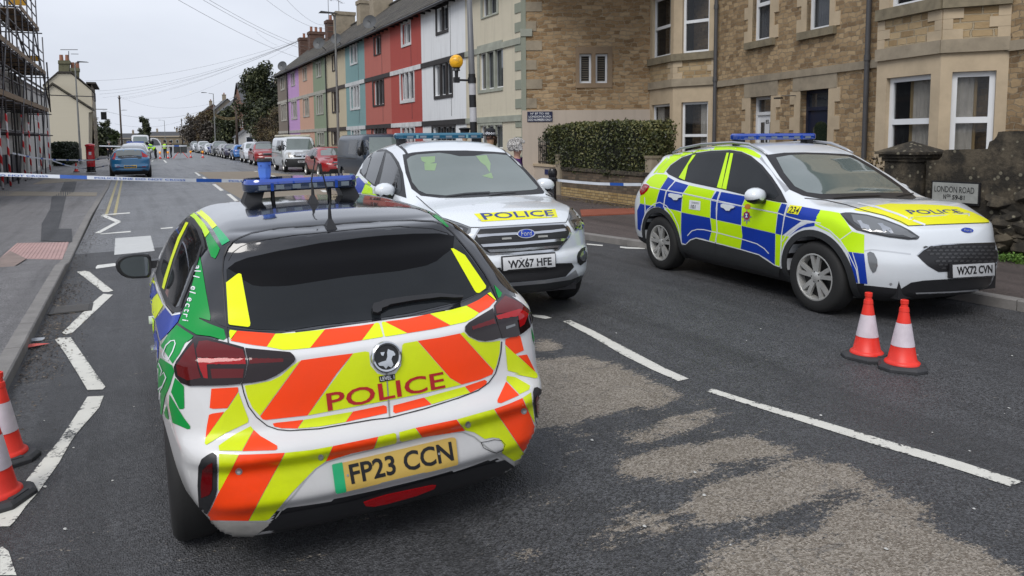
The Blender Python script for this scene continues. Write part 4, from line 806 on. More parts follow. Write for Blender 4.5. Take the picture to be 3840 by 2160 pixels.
def build_suv_middle():
    M = carM(3.4356, 8.404, 0, R(-94.02))
    t = thing('police_car', 'white police crossover facing the camera with a broad chrome grille and teal roof bar', 'police car', M=M)
    me = Body(SUV2).mesh(.03); c = Car(t, M, me); me = cut_wheels(me, [(-1.345, .35, .39), (1.345, .35, .39)], wmax=.96)
    def rule(p, n): return 1 if p.z < .36 or (abs(p.y) < .84 and p.z < .8 and min(abs(p.x-1.345), abs(p.x+1.345)) < .38 and abs(p.x) < 1.8) else 0
    body = finish_body(me, t, rule, [WHITE, CLAD])
    P = lambda nm, k, pts, m, lev=2.5, **a: c.patch(nm, cr_(k, pts), m, lev, **a)
    Ln = lambda nm, k, pts, w, m, lev=4., **a: c.line(nm, cr_(k, pts), w, m, lev, **a)
    P('windscreen_surround', '5', [(423, 262), (500, 246), (600, 237), (700, 232), (900, 231), (1100, 240), (1222, 250), (1300, 320), (1420, 450), (1492, 545), (1484, 556), (1410, 562), (1250, 570), (1100, 576), (900, 587), (700, 588), (560, 572), (490, 520), (445, 400)], TRIM, 3)
    P('windscreen', '5', [(455, 300), (480, 278), (530, 263), (700, 250), (780, 260), (850, 276), (960, 274), (1040, 258), (1120, 258), (1210, 268), (1330, 382), (1440, 508), (1436, 522), (1400, 530), (1250, 540), (1100, 548), (900, 562), (740, 572), (600, 560), (545, 535), (495, 470), (470, 380)], WSCREEN, 5)
    for a in ([(558, 282), (668, 276), (665, 320), (610, 335), (565, 310)], [(585, 330), (680, 330), (665, 385), (590, 382)], [(975, 275), (1055, 268), (1085, 330), (1080, 400), (1050, 350), (1010, 320)], [(1020, 425), (1090, 400), (1105, 440), (1098, 445)]): P('cabin_reflection', '5', a, flat('seen_jacket', (.22, .34, .16), .2, coat=.8), 6)
    Ln('wiper', '5', [(740, 584), (900, 562), (1080, 552)], 5, TRIM, 14); Ln('wiper', '5', [(1075, 572), (1160, 560), (1275, 548)], 5, TRIM, 14)
    P('window_frame', '5', [(98, 400), (105, 350), (122, 305), (180, 240), (230, 222), (300, 222), (345, 250), (395, 320), (425, 400), (452, 590), (390, 570), (200, 495), (130, 432)], TRIM, 3)
    for a in ([(112, 390), (128, 320), (168, 265), (192, 258), (150, 400), (130, 422)], [(202, 246), (290, 238), (262, 330), (212, 490), (146, 440), (165, 370)], [(302, 246), (330, 258), (365, 310), (395, 372), (412, 450), (415, 530), (395, 560), (245, 500), (270, 400)]): P('side_window', '5', a, GLASS, 5)
    P('bonnet_film', '5', [(960, 709), (1100, 700), (1300, 688), (1573, 673), (1592, 735), (1300, 752), (1022, 769)], HOODY, 3); c.text('lettering', 'POLICE', cr_('5', [(1003, 706), (1548, 682), (1566, 722), (1040, 752)]), BLUET, 5, bold=.012)
    Ln('bonnet_seam', '5', [(525, 575), (620, 660), (720, 738), (850, 780), (935, 812), (1000, 812), (1320, 793), (1655, 773), (1670, 740), (1690, 665), (1640, 620), (1500, 560)], 2.6, TRIM, 4)
    g = P('grille', '5', [(945, 905), (965, 870), (1000, 815), (1150, 805), (1320, 795), (1500, 785), (1642, 777), (1680, 815), (1693, 850), (1680, 885), (1595, 985), (1520, 1000), (1300, 1012), (1080, 1020), (1045, 1005)], CHROME, 6)
    P('grille_mesh', '5', [(962, 903), (980, 868), (1008, 828), (1320, 809), (1632, 792), (1665, 822), (1676, 850), (1664, 880), (1585, 972), (1300, 995), (1083, 1006), (1055, 995)], TRIM, 9, parent=g)
    for a in ([(982, 868), (1100, 862), (1285, 852), (1285, 868), (1100, 878), (992, 888)], [(1412, 846), (1540, 835), (1648, 822), (1652, 838), (1540, 852), (1415, 862)], [(1012, 938), (1300, 922), (1645, 893), (1636, 912), (1300, 942), (1030, 958)], [(1062, 978), (1300, 968), (1605, 944), (1585, 962), (1300, 986), (1082, 998)]): P('grille_bar', '5', a, CHROME, 15, parent=g)
    for i in range(3): Ln('grille_slat', '5', [(1010, 892+i*12), (1300, 880+i*12), (1650, 852+i*12)], 2, CLAD, 11, parent=g)
    for x, y in ((1205, 895), (1476, 879)): P('strobe_light', '5', [(x-36, y-4), (x+34, y-8), (x+36, y+6), (x-34, y+10)], flat('strobe_lens', (.35, .35, .33), .3), 17, parent=g)
    q = P('badge', '5', ell(1350, 862, 68, 32, 28, -.03), CHROME, 18); P('badge_face', '5', ell(1350, 862, 59, 26, 28, -.03), VB, 22, parent=q, thick=False); c.text('lettering', 'Ford', cr_('5', [(1310, 845), (1388, 843), (1390, 875), (1312, 879)]), CHROME, 24, parent=q)
    pl = P('number_plate_surround', '5', [(1163, 1040), (1567, 1008), (1570, 1104), (1168, 1136)], TRIM, 24); P('number_plate', '5', [(1174, 1049), (1561, 1018), (1563, 1097), (1179, 1128)], PLATEW, 27, parent=pl)
    c.text('lettering', 'WX67 HFE', cr_('5', [(1210, 1062), (1532, 1036), (1536, 1090), (1214, 1118)]), BLACKT, 29, bold=.03, parent=pl)
    P('lower_grille', '5', [(1040, 1122), (1160, 1112), (1168, 1138), (1570, 1106), (1572, 1082), (1695, 1078), (1714, 1108), (1650, 1180), (1500, 1203), (1300, 1222), (1115, 1233), (1085, 1200)], TRIM, 6)
    P('skid_plate', '5', [(1115, 1236), (1300, 1224), (1500, 1206), (1655, 1183), (1725, 1130), (1748, 1178), (1690, 1202), (1500, 1230), (1300, 1248), (1130, 1257)], SILVER, 6)
    P('lower_bumper', '5', [(1130, 1260), (1300, 1250), (1500, 1232), (1690, 1204), (1750, 1180), (1812, 1150), (1800, 1200), (1700, 1250), (1400, 1290), (1160, 1300)], CLAD, 3)
    hl = P('headlamp', '5', [(700, 738), (780, 762), (860, 785), (938, 815), (935, 845), (905, 875), (868, 888), (850, 870), (800, 818), (750, 780)], LAMPC, 6); P('lamp_lens', '5', [(790, 785), (870, 800), (920, 822), (900, 858), (868, 872), (830, 830)], LAMPK, 8, parent=hl); P('projector', '5', ell(855, 830, 22, 14, 14), CHROME, 10, parent=hl)
    hr = P('headlamp', '5', [(1682, 660), (1722, 672), (1760, 705), (1782, 730), (1798, 800), (1782, 822), (1722, 838), (1690, 800), (1666, 752), (1675, 700)], LAMPC, 6); P('lamp_lens', '5', [(1690, 760), (1770, 735), (1788, 800), (1722, 826)], LAMPK, 8, parent=hr); P('projector', '5', ell(1745, 785, 24, 20, 14), CHROME, 10, parent=hr)
    q = P('fog_lamp', '5', [(1735, 1030), (1745, 1000), (1770, 970), (1800, 957), (1816, 965), (1820, 1010), (1800, 1070), (1762, 1098), (1740, 1072)], TRIM, 5); P('lamp_lens', '5', ell(1785, 1025, 24, 38, 16, .2), LAMPC, 8, parent=q)
    for a, m in (([(5, 548), (8, 490), (42, 432), (80, 398), (92, 425), (60, 450), (40, 500), (42, 552)], VYG), ([(60, 452), (92, 430), (140, 482), (110, 550), (46, 552), (44, 505)], VB), ([(143, 484), (195, 512), (197, 556), (113, 552)], VYG), ([(2, 560), (40, 556), (38, 640), (5, 640)], VYG), ([(46, 556), (110, 555), (140, 640), (44, 640)], VB), ([(116, 556), (300, 560), (380, 620), (146, 640)], VYG)): P('side_film', '5', a, m)
    for s_ in (-1, 1):
        m = MB(); n = 14
        for k, (dx, sx) in enumerate(((-.06, .6), (-.04, .95), (.02, 1.), (.08, .85), (.11, .5))):
            for i in range(n):
                a = 2*math.pi*i/n; m.v.append((.62+dx, s_*(.955+.115*sx*math.cos(a)), 1.20+.085*sx*math.sin(a)))
        m.f = [(k*n+i, k*n+(i+1) % n, (k+1)*n+(i+1) % n, (k+1)*n+i) for k in range(4) for i in range(n)]+[tuple(range(n)), tuple(range(4*n, 5*n))]; m.m = [1 if any(m.v[q][2] < 1.135 for q in f) else 0 for f in m.f]
        o = m.build('door_mirror', [WHITE, TRIM], t, smooth=True, angle=60, local=True); a = MB(); a.box((.64, s_*.86, 1.12), (.08, .14, .04)); a.build('mirror_arm', TRIM, t, local=True).parent = o
        Ln('roof_ditch', '5', [(372, 178), (410, 205), (440, 232), (455, 256)] if s_ < 0 else [(1130, 188), (1165, 205), (1195, 228), (1212, 246)], 9, TRIM, 5)
    for x in (-1.345, 1.345):
        for y in (.80, -.80): wheel(t, x, y, .345, .345, .225, .225)
    c.patch('side_window', [(-1.75, 1.2), (-1.1, 1.46), (-.2, 1.52), (.4, 1.44), (.9, 1.15), (0, 1.1)], GLASS, 3, view='L'); c.patch('rear_window', [(-.6, 1.12), (.6, 1.12), (.5, 1.45), (-.5, 1.45)], GLASS, 3, view='B')
    u = MB(); u.box((0, 0, .36), (4.1, 1.25, .22)); u.build('underbody', TRIM, t, local=True)
    light_bar(t, (-.35, -.02, 1.79), 1.14, .26, .07, [BART, screen('deep_teal_cover', (.004, .09, .17)), screen('pale_module', (.12, .32, .36))], feet=1.69)
    return t
# ---------------------------------------------------------------- ground
def asphalt(name, base, wet=.35, mask=False, sc=1.):
    n = NB(name); g = n.geo
    v = n.n('ShaderNodeTexVoronoi'); n.l(g, v.inputs['Vector']); v.inputs['Scale'].default_value = 110*sc
    agg = v.outputs['Distance']; vc = n.sep(v.outputs['Color'])[0]; big = n.noise(g, .55, 4, .6); mid = n.noise(g, 4, 5, .65); fine = n.noise(g, 190*sc, 3, .7)
    k = n.math('MULTIPLY_ADD', vc, .9, n.math('MULTIPLY', fine, .6)); k = n.math('MULTIPLY', k, n.math('MULTIPLY_ADD', mid, .7, .55))
    dark = tuple(x*.35 for x in base); light = tuple(min(1, x*2.6) for x in base)
    col = n.ramp(k, [(.15, dark), (.55, base), (1.0, light)]); col = n.mix(n.ramp(big, [(.35, 0.), (.7, .45)]), col, tuple(x*1.5 for x in base)); st_ = n.noise(n.map(g, (2.6, .12, 1)), 1.1, 5, .6); col = n.mix(n.ramp(st_, [(.46, 0.), (.66, .5)]), col, tuple(x*.45 for x in base))
    if mask:
        a = n.n('ShaderNodeAttribute'); a.attribute_name = 'tan'; w = n.noise(n.map(g, (.55, 2.3, 1), rot=(0, 0, .12)), 4.2, 8, .8, .6); w2 = n.noise(g, 42, 4, .8)
        s = n.math('ADD', n.math('MULTIPLY', a.outputs['Fac'], .92), n.math('ADD', n.math('MULTIPLY_ADD', w, 2.2, -1.1), n.math('MULTIPLY_ADD', w2, 1.8, -.9)))
        cn = n.noise(n.map(g, (1, 1.5, 1), rot=(0, 0, .9)), 1.3, 3, .6, .4); crk = n.math('ABSOLUTE', n.math('SUBTRACT', cn, .5)); m = n.math('MULTIPLY', n.ramp(s, [(.40, 0.), (.47, 1.)]), n.ramp(crk, [(.001, .5), (.006, 1.)]))
        t1 = n.ramp(k, [(.15, (.12, .095, .07)), (.6, (.225, .195, .158)), (1, (.37, .33, .28))]); col = n.mix(m, col, t1)
    n.col(col).rough(n.ramp(n.math('MULTIPLY_ADD', big, .5, n.math('MULTIPLY', vc, .4)), [(.2, wet), (.8, wet+.35)])).spec(.45)
    n.bump(n.math('ADD', agg, n.math('MULTIPLY', fine, .5)), 1., .009); return n.m
ASPH = asphalt('wet_asphalt', (.046, .047, .050), .42, True)
ASPHF = asphalt('far_asphalt', (.092, .094, .099), .26, False, .6)
PAVE = asphalt('pavement_asphalt', (.118, .114, .115), .38); PAVED = asphalt('patched_asphalt', (.040, .041, .044), .45); PAVER = asphalt('reddish_pavement', (.070, .056, .052), .45)
def stonecol(name, c, rough=.75, var=.3, sc=6., bump=.4):
    if name in MT: return MT[name]
    n = NB(name); a = n.noise(n.geo, sc, 6, .65); b = n.noise(n.geo, sc*.15, 4, .6); f = n.math('MULTIPLY_ADD', a, .6, n.math('MULTIPLY', b, .4))
    n.col(n.ramp(f, [(.3, tuple(x*(1-var) for x in c)), (.5, c), (.72, tuple(min(1, x*(1+var)) for x in c))])).rough(rough); n.bump(n.noise(n.geo, 40, 5, .7), bump, .006); MT[name] = n.m; return n.m
KERB = stonecol('kerb_concrete', (.20, .19, .18), .7); TANF = stonecol('tan_surfacing', (.23, .19, .14), .7, .2, 12.)
def worn(name, c, hard=.5):
    n = NB(name); w = n.noise(n.geo, 22, 6, .75); w2 = n.noise(n.geo, 2.2, 3); u = n.n('ShaderNodeTexVoronoi'); n.l(n.geo, u.inputs['Vector']); u.inputs['Scale'].default_value = 70
    e = n.n('ShaderNodeAttribute'); e.attribute_name = 'edge'
    s = n.math('ADD', n.math('MULTIPLY_ADD', w, .9, -.1), n.math('MULTIPLY_ADD', w2, .5, 0.)); s = n.math('ADD', s, n.math('MULTIPLY', n.sep(u.outputs['Color'])[0], .18)); s = n.math('SUBTRACT', s, n.math('MULTIPLY', e.outputs['Fac'], .22))
    n.col(n.mix(n.ramp(s, [(hard-.09, 0.), (hard+.02, 1.)]), (.055, .056, .058), n.mix(n.noise(n.geo, 9, 4), c, tuple(x*.78 for x in c)))).rough(.6); n.bump(w, .4, .004); return n.m
LINEW = worn('worn_white_line', (.70, .69, .63), .46); LINES = worn('sound_white_line', (.74, .74, .70), .28); LINEY = worn('worn_yellow_line', (.42, .36, .18), .55); LINEF = worn('scrubbed_white_patch', (.60, .61, .60), .42)
RK = [(7.8, -8), (7.8, 4.3), (7.72, 6), (7.45, 8.2), (7.1, 9.9), (6.85, 11.2), (6.8, 13), (6.9, 16), (7.3, 18.6), (8.3, 21.2), (9.35, 24), (9.5, 40), (9.7, 80), (10.2, 130), (11.5, 220)]
LK = [(-.9, -8), (-.9, 12.2), (-.9, 12.9), (-.93, 20.5), (-.93, 21.4), (-.85, 33), (-.95, 60), (-1.1, 100), (-1.3, 220)]
def kh(s): return .105 if s < 12.3 else .04
TANP = [[(35, 230), (130, 240), (190, 275), (150, 290), (55, 303)],
 [(-60, 335), (90, 335), (300, 320), (345, 345), (420, 350), (500, 400), (640, 450), (740, 490), (800, 530), (700, 570), (560, 590), (400, 620), (250, 650), (110, 680), (-60, 690)], [(820, 530), (900, 545), (895, 570)],
 [(430, 700), (520, 690), (560, 720), (680, 700), (660, 650), (760, 620), (830, 650), (900, 660), (960, 670), (940, 690), (800, 700), (700, 730), (600, 760), (470, 750)], [(830, 620), (940, 600), (1020, 615), (980, 640), (880, 640)], [(110, 720), (250, 700), (350, 705), (240, 730), (120, 745)], [(150, 780), (260, 800), (230, 840), (180, 820)],
 [(480, 860), (640, 800), (700, 790), (860, 790), (920, 770), (1080, 735), (1200, 750), (1260, 780), (1400, 795), (1330, 830), (1150, 860), (1000, 880), (860, 930), (740, 950), (650, 945), (500, 940), (420, 925)],
 [(870, 990), (950, 980), (1080, 940), (1200, 950), (1300, 880), (1480, 850), (1600, 880), (1740, 940), (1830, 1030), (1700, 1020), (1600, 990), (1480, 1030), (1350, 1080), (1200, 1120), (1080, 1160), (950, 1200), (820, 1180), (800, 1140), (850, 1110)],
 [(520, 1150), (620, 1115), (700, 1130), (690, 1170), (800, 1220), (720, 1250), (620, 1220), (530, 1180)], [(240, 1260), (330, 1220), (480, 1180), (530, 1280), (400, 1285)], [(100, 1040), (160, 1040), (180, 1090), (120, 1100)], [(0, 1000), (50, 1020), (20, 1090), (-40, 1080)],
 [(1520, 1100), (1700, 1080), (1850, 1035), (2000, 1060), (2100, 1100), (2040, 1130), (1900, 1140), (1800, 1180), (1700, 1210), (1600, 1250), (1500, 1190)],
 [(2000, 1165), (2100, 1200), (2260, 1290), (2400, 1350), (2543, 1430), (2700, 1500), (2700, 1600), (600, 1600), (900, 1449), (900, 1350), (1000, 1300), (1200, 1280), (1300, 1230), (1500, 1220), (1600, 1260), (1700, 1240), (1800, 1190)],
 [(-150, 1290), (-40, 1270), (60, 1340), (-60, 1400)], [(-700, 1150), (-620, 1140), (-600, 1200), (-680, 1220)]]
def build_ground():
    b = MB(); b.quad((-900, -100, -.16), (900, -100, -.16), (900, 1600, -.16), (-900, 1600, -.16)); tag(b.build('ground', stonecol('rough_ground', (.05, .06, .035), .9, .4, .8)), kind='structure')
    # near carriageway, fine enough to carry the worn patches
    st = .05; xs = np.arange(-1.1, 8.6, st); ys = np.arange(.8, 14.01, st); X, Y_ = np.meshgrid(xs, ys, indexing='ij'); A = np.zeros(X.shape)
    for pl in TANP:
        q = [G(*p) for p in cr_('j', pl)]; q = [(p.x, p.y) for p in q]; x0, x1 = min(p[0] for p in q), max(p[0] for p in q); y0, y1 = min(p[1] for p in q), max(p[1] for p in q)
        sx = slice(max(0, int((x0+1.1)/st)-1), int((x1+1.1)/st)+3); sy = slice(max(0, int((y0-.8)/st)-1), int((y1-.8)/st)+3); xx, yy = X[sx, sy], Y_[sx, sy]; c = np.zeros(xx.shape, bool); j = len(q)-1
        for i in range(len(q)):
            (xi, yi), (xj, yj) = q[i], q[j]; cond = ((yi > yy) != (yj > yy)); 
            with np.errstate(divide='ignore', invalid='ignore'): c ^= cond & (xx < (xj-xi)*(yy-yi)/(yj-yi+1e-12)+xi)
            j = i
        A[sx, sy] = np.maximum(A[sx, sy], c*1.)
    for _ in range(4): A = (A+np.roll(A, 1, 0)+np.roll(A, -1, 0)+np.roll(A, 1, 1)+np.roll(A, -1, 1))/5
    Z = np.where(X < 3, -.019*(3-np.maximum(X, -.9)), 0); nx, ny = X.shape; V = np.stack([X, Y_, Z], -1).reshape(-1, 3); i, j = np.meshgrid(np.arange(nx-1), np.arange(ny-1), indexing='ij'); a = (i*ny+j).ravel()
    F = np.stack([a, a+ny, a+ny+1, a+1], -1); me = bpy.data.meshes.new('road'); me.from_pydata(V.tolist(), [], F.tolist()); at = me.attributes.new('tan', 'FLOAT', 'POINT'); at.data.foreach_set('value', A.ravel())
    tag(mesh_obj('road', me, ASPH), kind='structure')
    b = MB()
    for y0, y1 in ((-10, .8), (14.0, 30), (30, 60), (60, 120), (120, 260)):
        for x0, x1 in ((-.9, 3), (3, 12.5)): b.quad((x0, y0, gz(max(x0, -.89))), (x1, y0, 0), (x1, y1, 0), (x0, y1, gz(max(x0, -.89))))
    tag(b.build('road', ASPHF), kind='structure')
    # pavements and kerbs
    def strip(name, line, side, wid, mat, hf):
        b = MB(); k = MB(); kw = .13
        for (x0, y0), (x1, y1) in zip(line, line[1:]):
            m = max(1, int(abs(y1-y0)/.92)) if y0 < 40 else max(1, int((y1-y0)/4)); 
            for q in range(m):
                ya, yb = y0+(y1-y0)*q/m, y0+(y1-y0)*(q+1)/m; xa, xb = x0+(x1-x0)*q/m, x0+(x1-x0)*(q+1)/m; ha, hb = hf(ya), hf(yb); base = gz(-.89) if side < 0 else 0.
                g_ = .009
                k.add([(xa, ya+g_, base-.05), (xa, ya+g_, base+ha-.012), (xa+side*.012, ya+g_, base+ha), (xa+side*kw, ya+g_, base+ha), (xa+side*kw, ya+g_, base-.05), (xb, yb, base-.05), (xb, yb, base+hb-.012), (xb+side*.012, yb, base+hb), (xb+side*kw, yb, base+hb), (xb+side*kw, yb, base-.05)],
                      [(0, 1, 6, 5), (1, 2, 7, 6), (2, 3, 8, 7), (3, 4, 9, 8), (4, 3, 2, 1, 0), (5, 6, 7, 8, 9)])
                za, zb_ = base+ha-.004, base+hb-.004; b.quad((xa+side*kw, ya, za), (xa+side*(kw+wid), ya, za+.05), (xb+side*(kw+wid), yb, zb_+.05), (xb+side*kw, yb, zb_))
        tag(b.build(name, mat), kind='structure'); tag(k.build('kerb', KERB), kind='structure')
    strip('pavement', LK, -1, 24, PAVE, kh); strip('pavement', RK, 1, 26, PAVER, lambda s: .11)
    def mark(k, pts, mat, z=.004, name='road_marking', onpave=False, hgt=0.):
        q = [G(*p) if not onpave else G(*p, hgt) for p in cr_(k, pts)]
        P = []; n = len(q)
        for i in range(n):
            a, c = q[i], q[(i+1) % n]; m = max(1, int((c-a).length/.12))
            for j in range(m): P.append(a.lerp(c, j/m))
        ins = []; x = min(p.x for p in P); x1 = max(p.x for p in P); y1 = max(p.y for p in P)
        if (x1-x)*(y1-min(p.y for p in P)) < 60:
            pp = [(p.x, p.y) for p in P]; xx = x
            while xx < x1:
                yy = min(p.y for p in P)
                while yy < y1:
                    if inpoly(xx, yy, pp, .03): ins.append(Vector((xx, yy)))
                    yy += .08
                xx += .05
        V = [Vector((p.x, p.y)) for p in P]+ins; nb = len(P)
        r_ = delaunay_2d_cdt(V, [(i, (i+1) % nb) for i in range(nb)], [list(range(nb))], 1, 1e-6)
        me = bpy.data.meshes.new(name); me.from_pydata([(v.x, v.y, (gz(v.x) if not onpave else hgt)+z) for v in r_[0]], [], [tuple(f) for f in r_[2]]); at = me.attributes.new('edge', 'FLOAT', 'POINT')
        orig = r_[3]; at.data.foreach_set('value', [1. if any(o < nb for o in oo) else 0. for oo in orig]); me.update()
        if me.polygons and me.polygons[0].normal.z < 0: me.flip_normals()
        return tag(mesh_obj(name, me, mat), kind='structure')
    for k, pts, m in (('j', [(178, 145), (215, 138), (330, 190), (520, 290), (700, 385), (825, 440), (770, 452), (640, 395), (480, 315), (330, 225)], LINEW), ('j', [(915, 505), (945, 490), (1150, 555), (1450, 640), (1800, 745), (2200, 860), (2535, 968), (2470, 993), (2200, 905), (1800, 785), (1450, 675), (1150, 580)], LINEW),
        ('2', [(1598, 968), (1690, 975), (1750, 992), (1700, 1000), (1615, 985)], LINES), ('7', [(1462, 862), (1490, 855), (1932, 930), (1932, 942)], LINES), ('7', [(1932, 930), (2050, 950), (2050, 964), (1932, 942)], LINES),
        ('5', [(1812, 934), (1932, 944), (1932, 953), (1812, 942)], LINES), ('6', [(-60, 1146), (0, 1152), (165, 1160), (165, 1170), (0, 1166), (-60, 1158)], LINES),
        ('e', [(465, 1308), (500, 1318), (548, 1305), (852, 1018), (780, 1012), (730, 1050)], LINEW), ('e', [(778, 998), (820, 998), (855, 988), (675, 845), (640, 838), (580, 845), (640, 890)], LINEW), 
        ('e', [(715, 553), (755, 553), (915, 468), (885, 462)], LINES), ('e', [(758, 420), (800, 418), (912, 462), (870, 470)], LINES), ('e', [(770, 412), (980, 396), (982, 404), (775, 418)], LINES), ('e', [(752, 558), (985, 536), (987, 546), (754, 562)], LINES), ('e', [(1212, 515), (1308, 506), (1300, 516), (1214, 522)], LINES),
        ('e', [(722, 812), (735, 795), (868, 780), (880, 800), (725, 822)], LINES), ('e', [(870, 592), (1138, 572), (1168, 688), (862, 718)], LINEF),
        ('p', [(206, 1275), (219, 1268), (265, 1266), (395, 1452), (385, 1462), (328, 1464), (290, 1400), (240, 1320)], LINEW), ('p', [(328, 1489), (389, 1486), (372, 1530), (300, 1612), (267, 1656), (220, 1739), (145, 1846), (98, 1899), (59, 1953), (36, 1976), (-40, 1978), (-40, 1940), (0, 1910), (60, 1850), (89, 1816), (142, 1748), (220, 1656), (279, 1567)], LINEW), ('p', [(0, 2045), (32, 2070), (62, 2160), (0, 2160)], LINEW),
        ('e', [(1466, 94), (1480, 92), (1518, 118), (1500, 122)], LINES), ('e', [(1522, 130), (1542, 128), (1588, 164), (1566, 167)], LINES), ('e', [(1600, 184), (1626, 182), (1690, 230), (1664, 234)], LINES), ('e', [(1708, 258), (1740, 258), (1806, 314), (1780, 318)], LINES),
        ('g', [(690, 1052), (735, 1055), (760, 1064), (712, 1062)], LINES), ('g', [(940, 1118), (985, 1120), (1050, 1140), (980, 1140)], LINES), ('g', [(1690, 1345), (1760, 1340), (1830, 1370), (1740, 1372)], LINES),
        ('f', [(1015, 650), (1030, 645), (1075, 682), (1050, 685)], LINES), ('f', [(840, 655), (870, 652), (850, 668), (838, 668)], LINES)):
        mark(k, pts, m)
    for a, c in ((-.66, .07), (-.47, .07)):
        b = MB(); 
        for y0, y1 in ((20.9, 27), (27, 33), (33, 41)): b.quad((a, y0, gz(a)+.004), (a+c, y0, gz(a)+.004), (a+c, y1, gz(a)+.004), (a, y1, gz(a)+.004))
        me = b.mesh(); at = me.attributes.new('edge', 'FLOAT', 'POINT'); tag(mesh_obj('road_marking', me, LINEY), kind='structure')
    mark('e', [(1490, 92), (1932, 85), (2300, 120), (2400, 180), (2700, 300), (1932, 320), (1830, 300), (1700, 228), (1600, 160), (1530, 110)], TANF, .0025, 'road_surfacing')
    # left pavement: patches and tactile paving
    mark('e', [(315, 480), (345, 430), (378, 370), (390, 280), (450, 250), (485, 165), (580, 165), (560, 240), (500, 270), (470, 400), (440, 520), (540, 520), (545, 620), (310, 612)], PAVED, .006, 'pavement_patch', True, -.034)
    mark('e', [(0, 745), (75, 690), (200, 750), (120, 800), (0, 870)], stonecol('broken_slab', (.22, .17, .15), .8), .012, 'pavement_patch', True, -.034)
    def tact(k, quad, mat, nu, nv, name, rib=True, h=.055, hs=.05):
        q = [G(*p, h) for p in cr_(k, quad)]; b = MB(); L_ = lambda u, v: q[0].lerp(q[1], u).lerp(q[3].lerp(q[2], u), v)
        b.prism([Vector((p.x, p.y, h-.03)) for p in q], (0, 0, .034))
        for i in range(nu):
            for j in range(nv):
                u, v = (i+.5)/nu, (j+.5)/nv; du, dv = (.28/nu, .5/nv) if rib else (.25/nu, .25/nv)
                c = [L_(u-du, v-dv), L_(u+du, v-dv), L_(u+du, v+dv), L_(u-du, v+dv)]; b.prism([Vector((p.x, p.y, h+.004)) for p in c], (0, 0, .006))
        o = b.build(name, mat); return tag(o, kind='structure')
    tact('e', [(125, 630), (520, 622), (478, 752), (0, 742)], stonecol('pink_tactile', (.42, .27, .25), .6, .2), 16, 3, 'tactile_paving', True, -.038)
    tact('e', [(0, 236), (735, 246), (728, 272), (0, 272)], stonecol('buff_tactile', (.27, .23, .17), .6, .2), 44, 1, 'tactile_paving', True, -.036)
    tact('e', [(330, 150), (820, 128), (740, 150), (240, 185)], MT['buff_tactile'], 36, 1, 'tactile_paving', True, -.036)
    tact('k', [(885, 1245), (1560, 1225), (1580, 1288), (905, 1318)], stonecol('red_tactile', (.28, .085, .05), .65, .3), 26, 3, 'tactile_paving', True, .125)
build_ground()
def road_bits():
    t = thing('drain_cover', 'square iron drain grating set in the left gutter', 'drain', (-.66, 8.9, gz(-.66)+.004)); z = gz(-.66); b = MB(); b.box((-.66, 9.35, z+.004), (.40, .42, .012)); b.build('grate_frame', flat('cast_iron', (.03, .028, .026), .6), t)
    for k in range(7): b = MB(); b.box((-.66, 9.19+k*.053, z+.012), (.32, .022, .008)); b.build('grate_bar', flat('worn_iron', (.10, .095, .09), .45), t)
    rs = np.random.RandomState(77); n = 2600; y = np.concatenate([6.6+rs.rand(n//2)*4.5, 5+18*rs.rand(n//2)]); x = -.88+np.abs(rs.normal(size=n))*.16; P = np.stack([x, y, np.array([gz(a)+.008 for a in x])], -1)
    q = foliage('gutter_grit', P, .011, leafmat('grit', (.03, .022, .016), (.09, .065, .045), (.22, .18, .13)), None, 7, out=(0, 0, 3)); tag(q, 'brown grit and leaf crumbs along the left gutter', 'grit', kind='stuff')
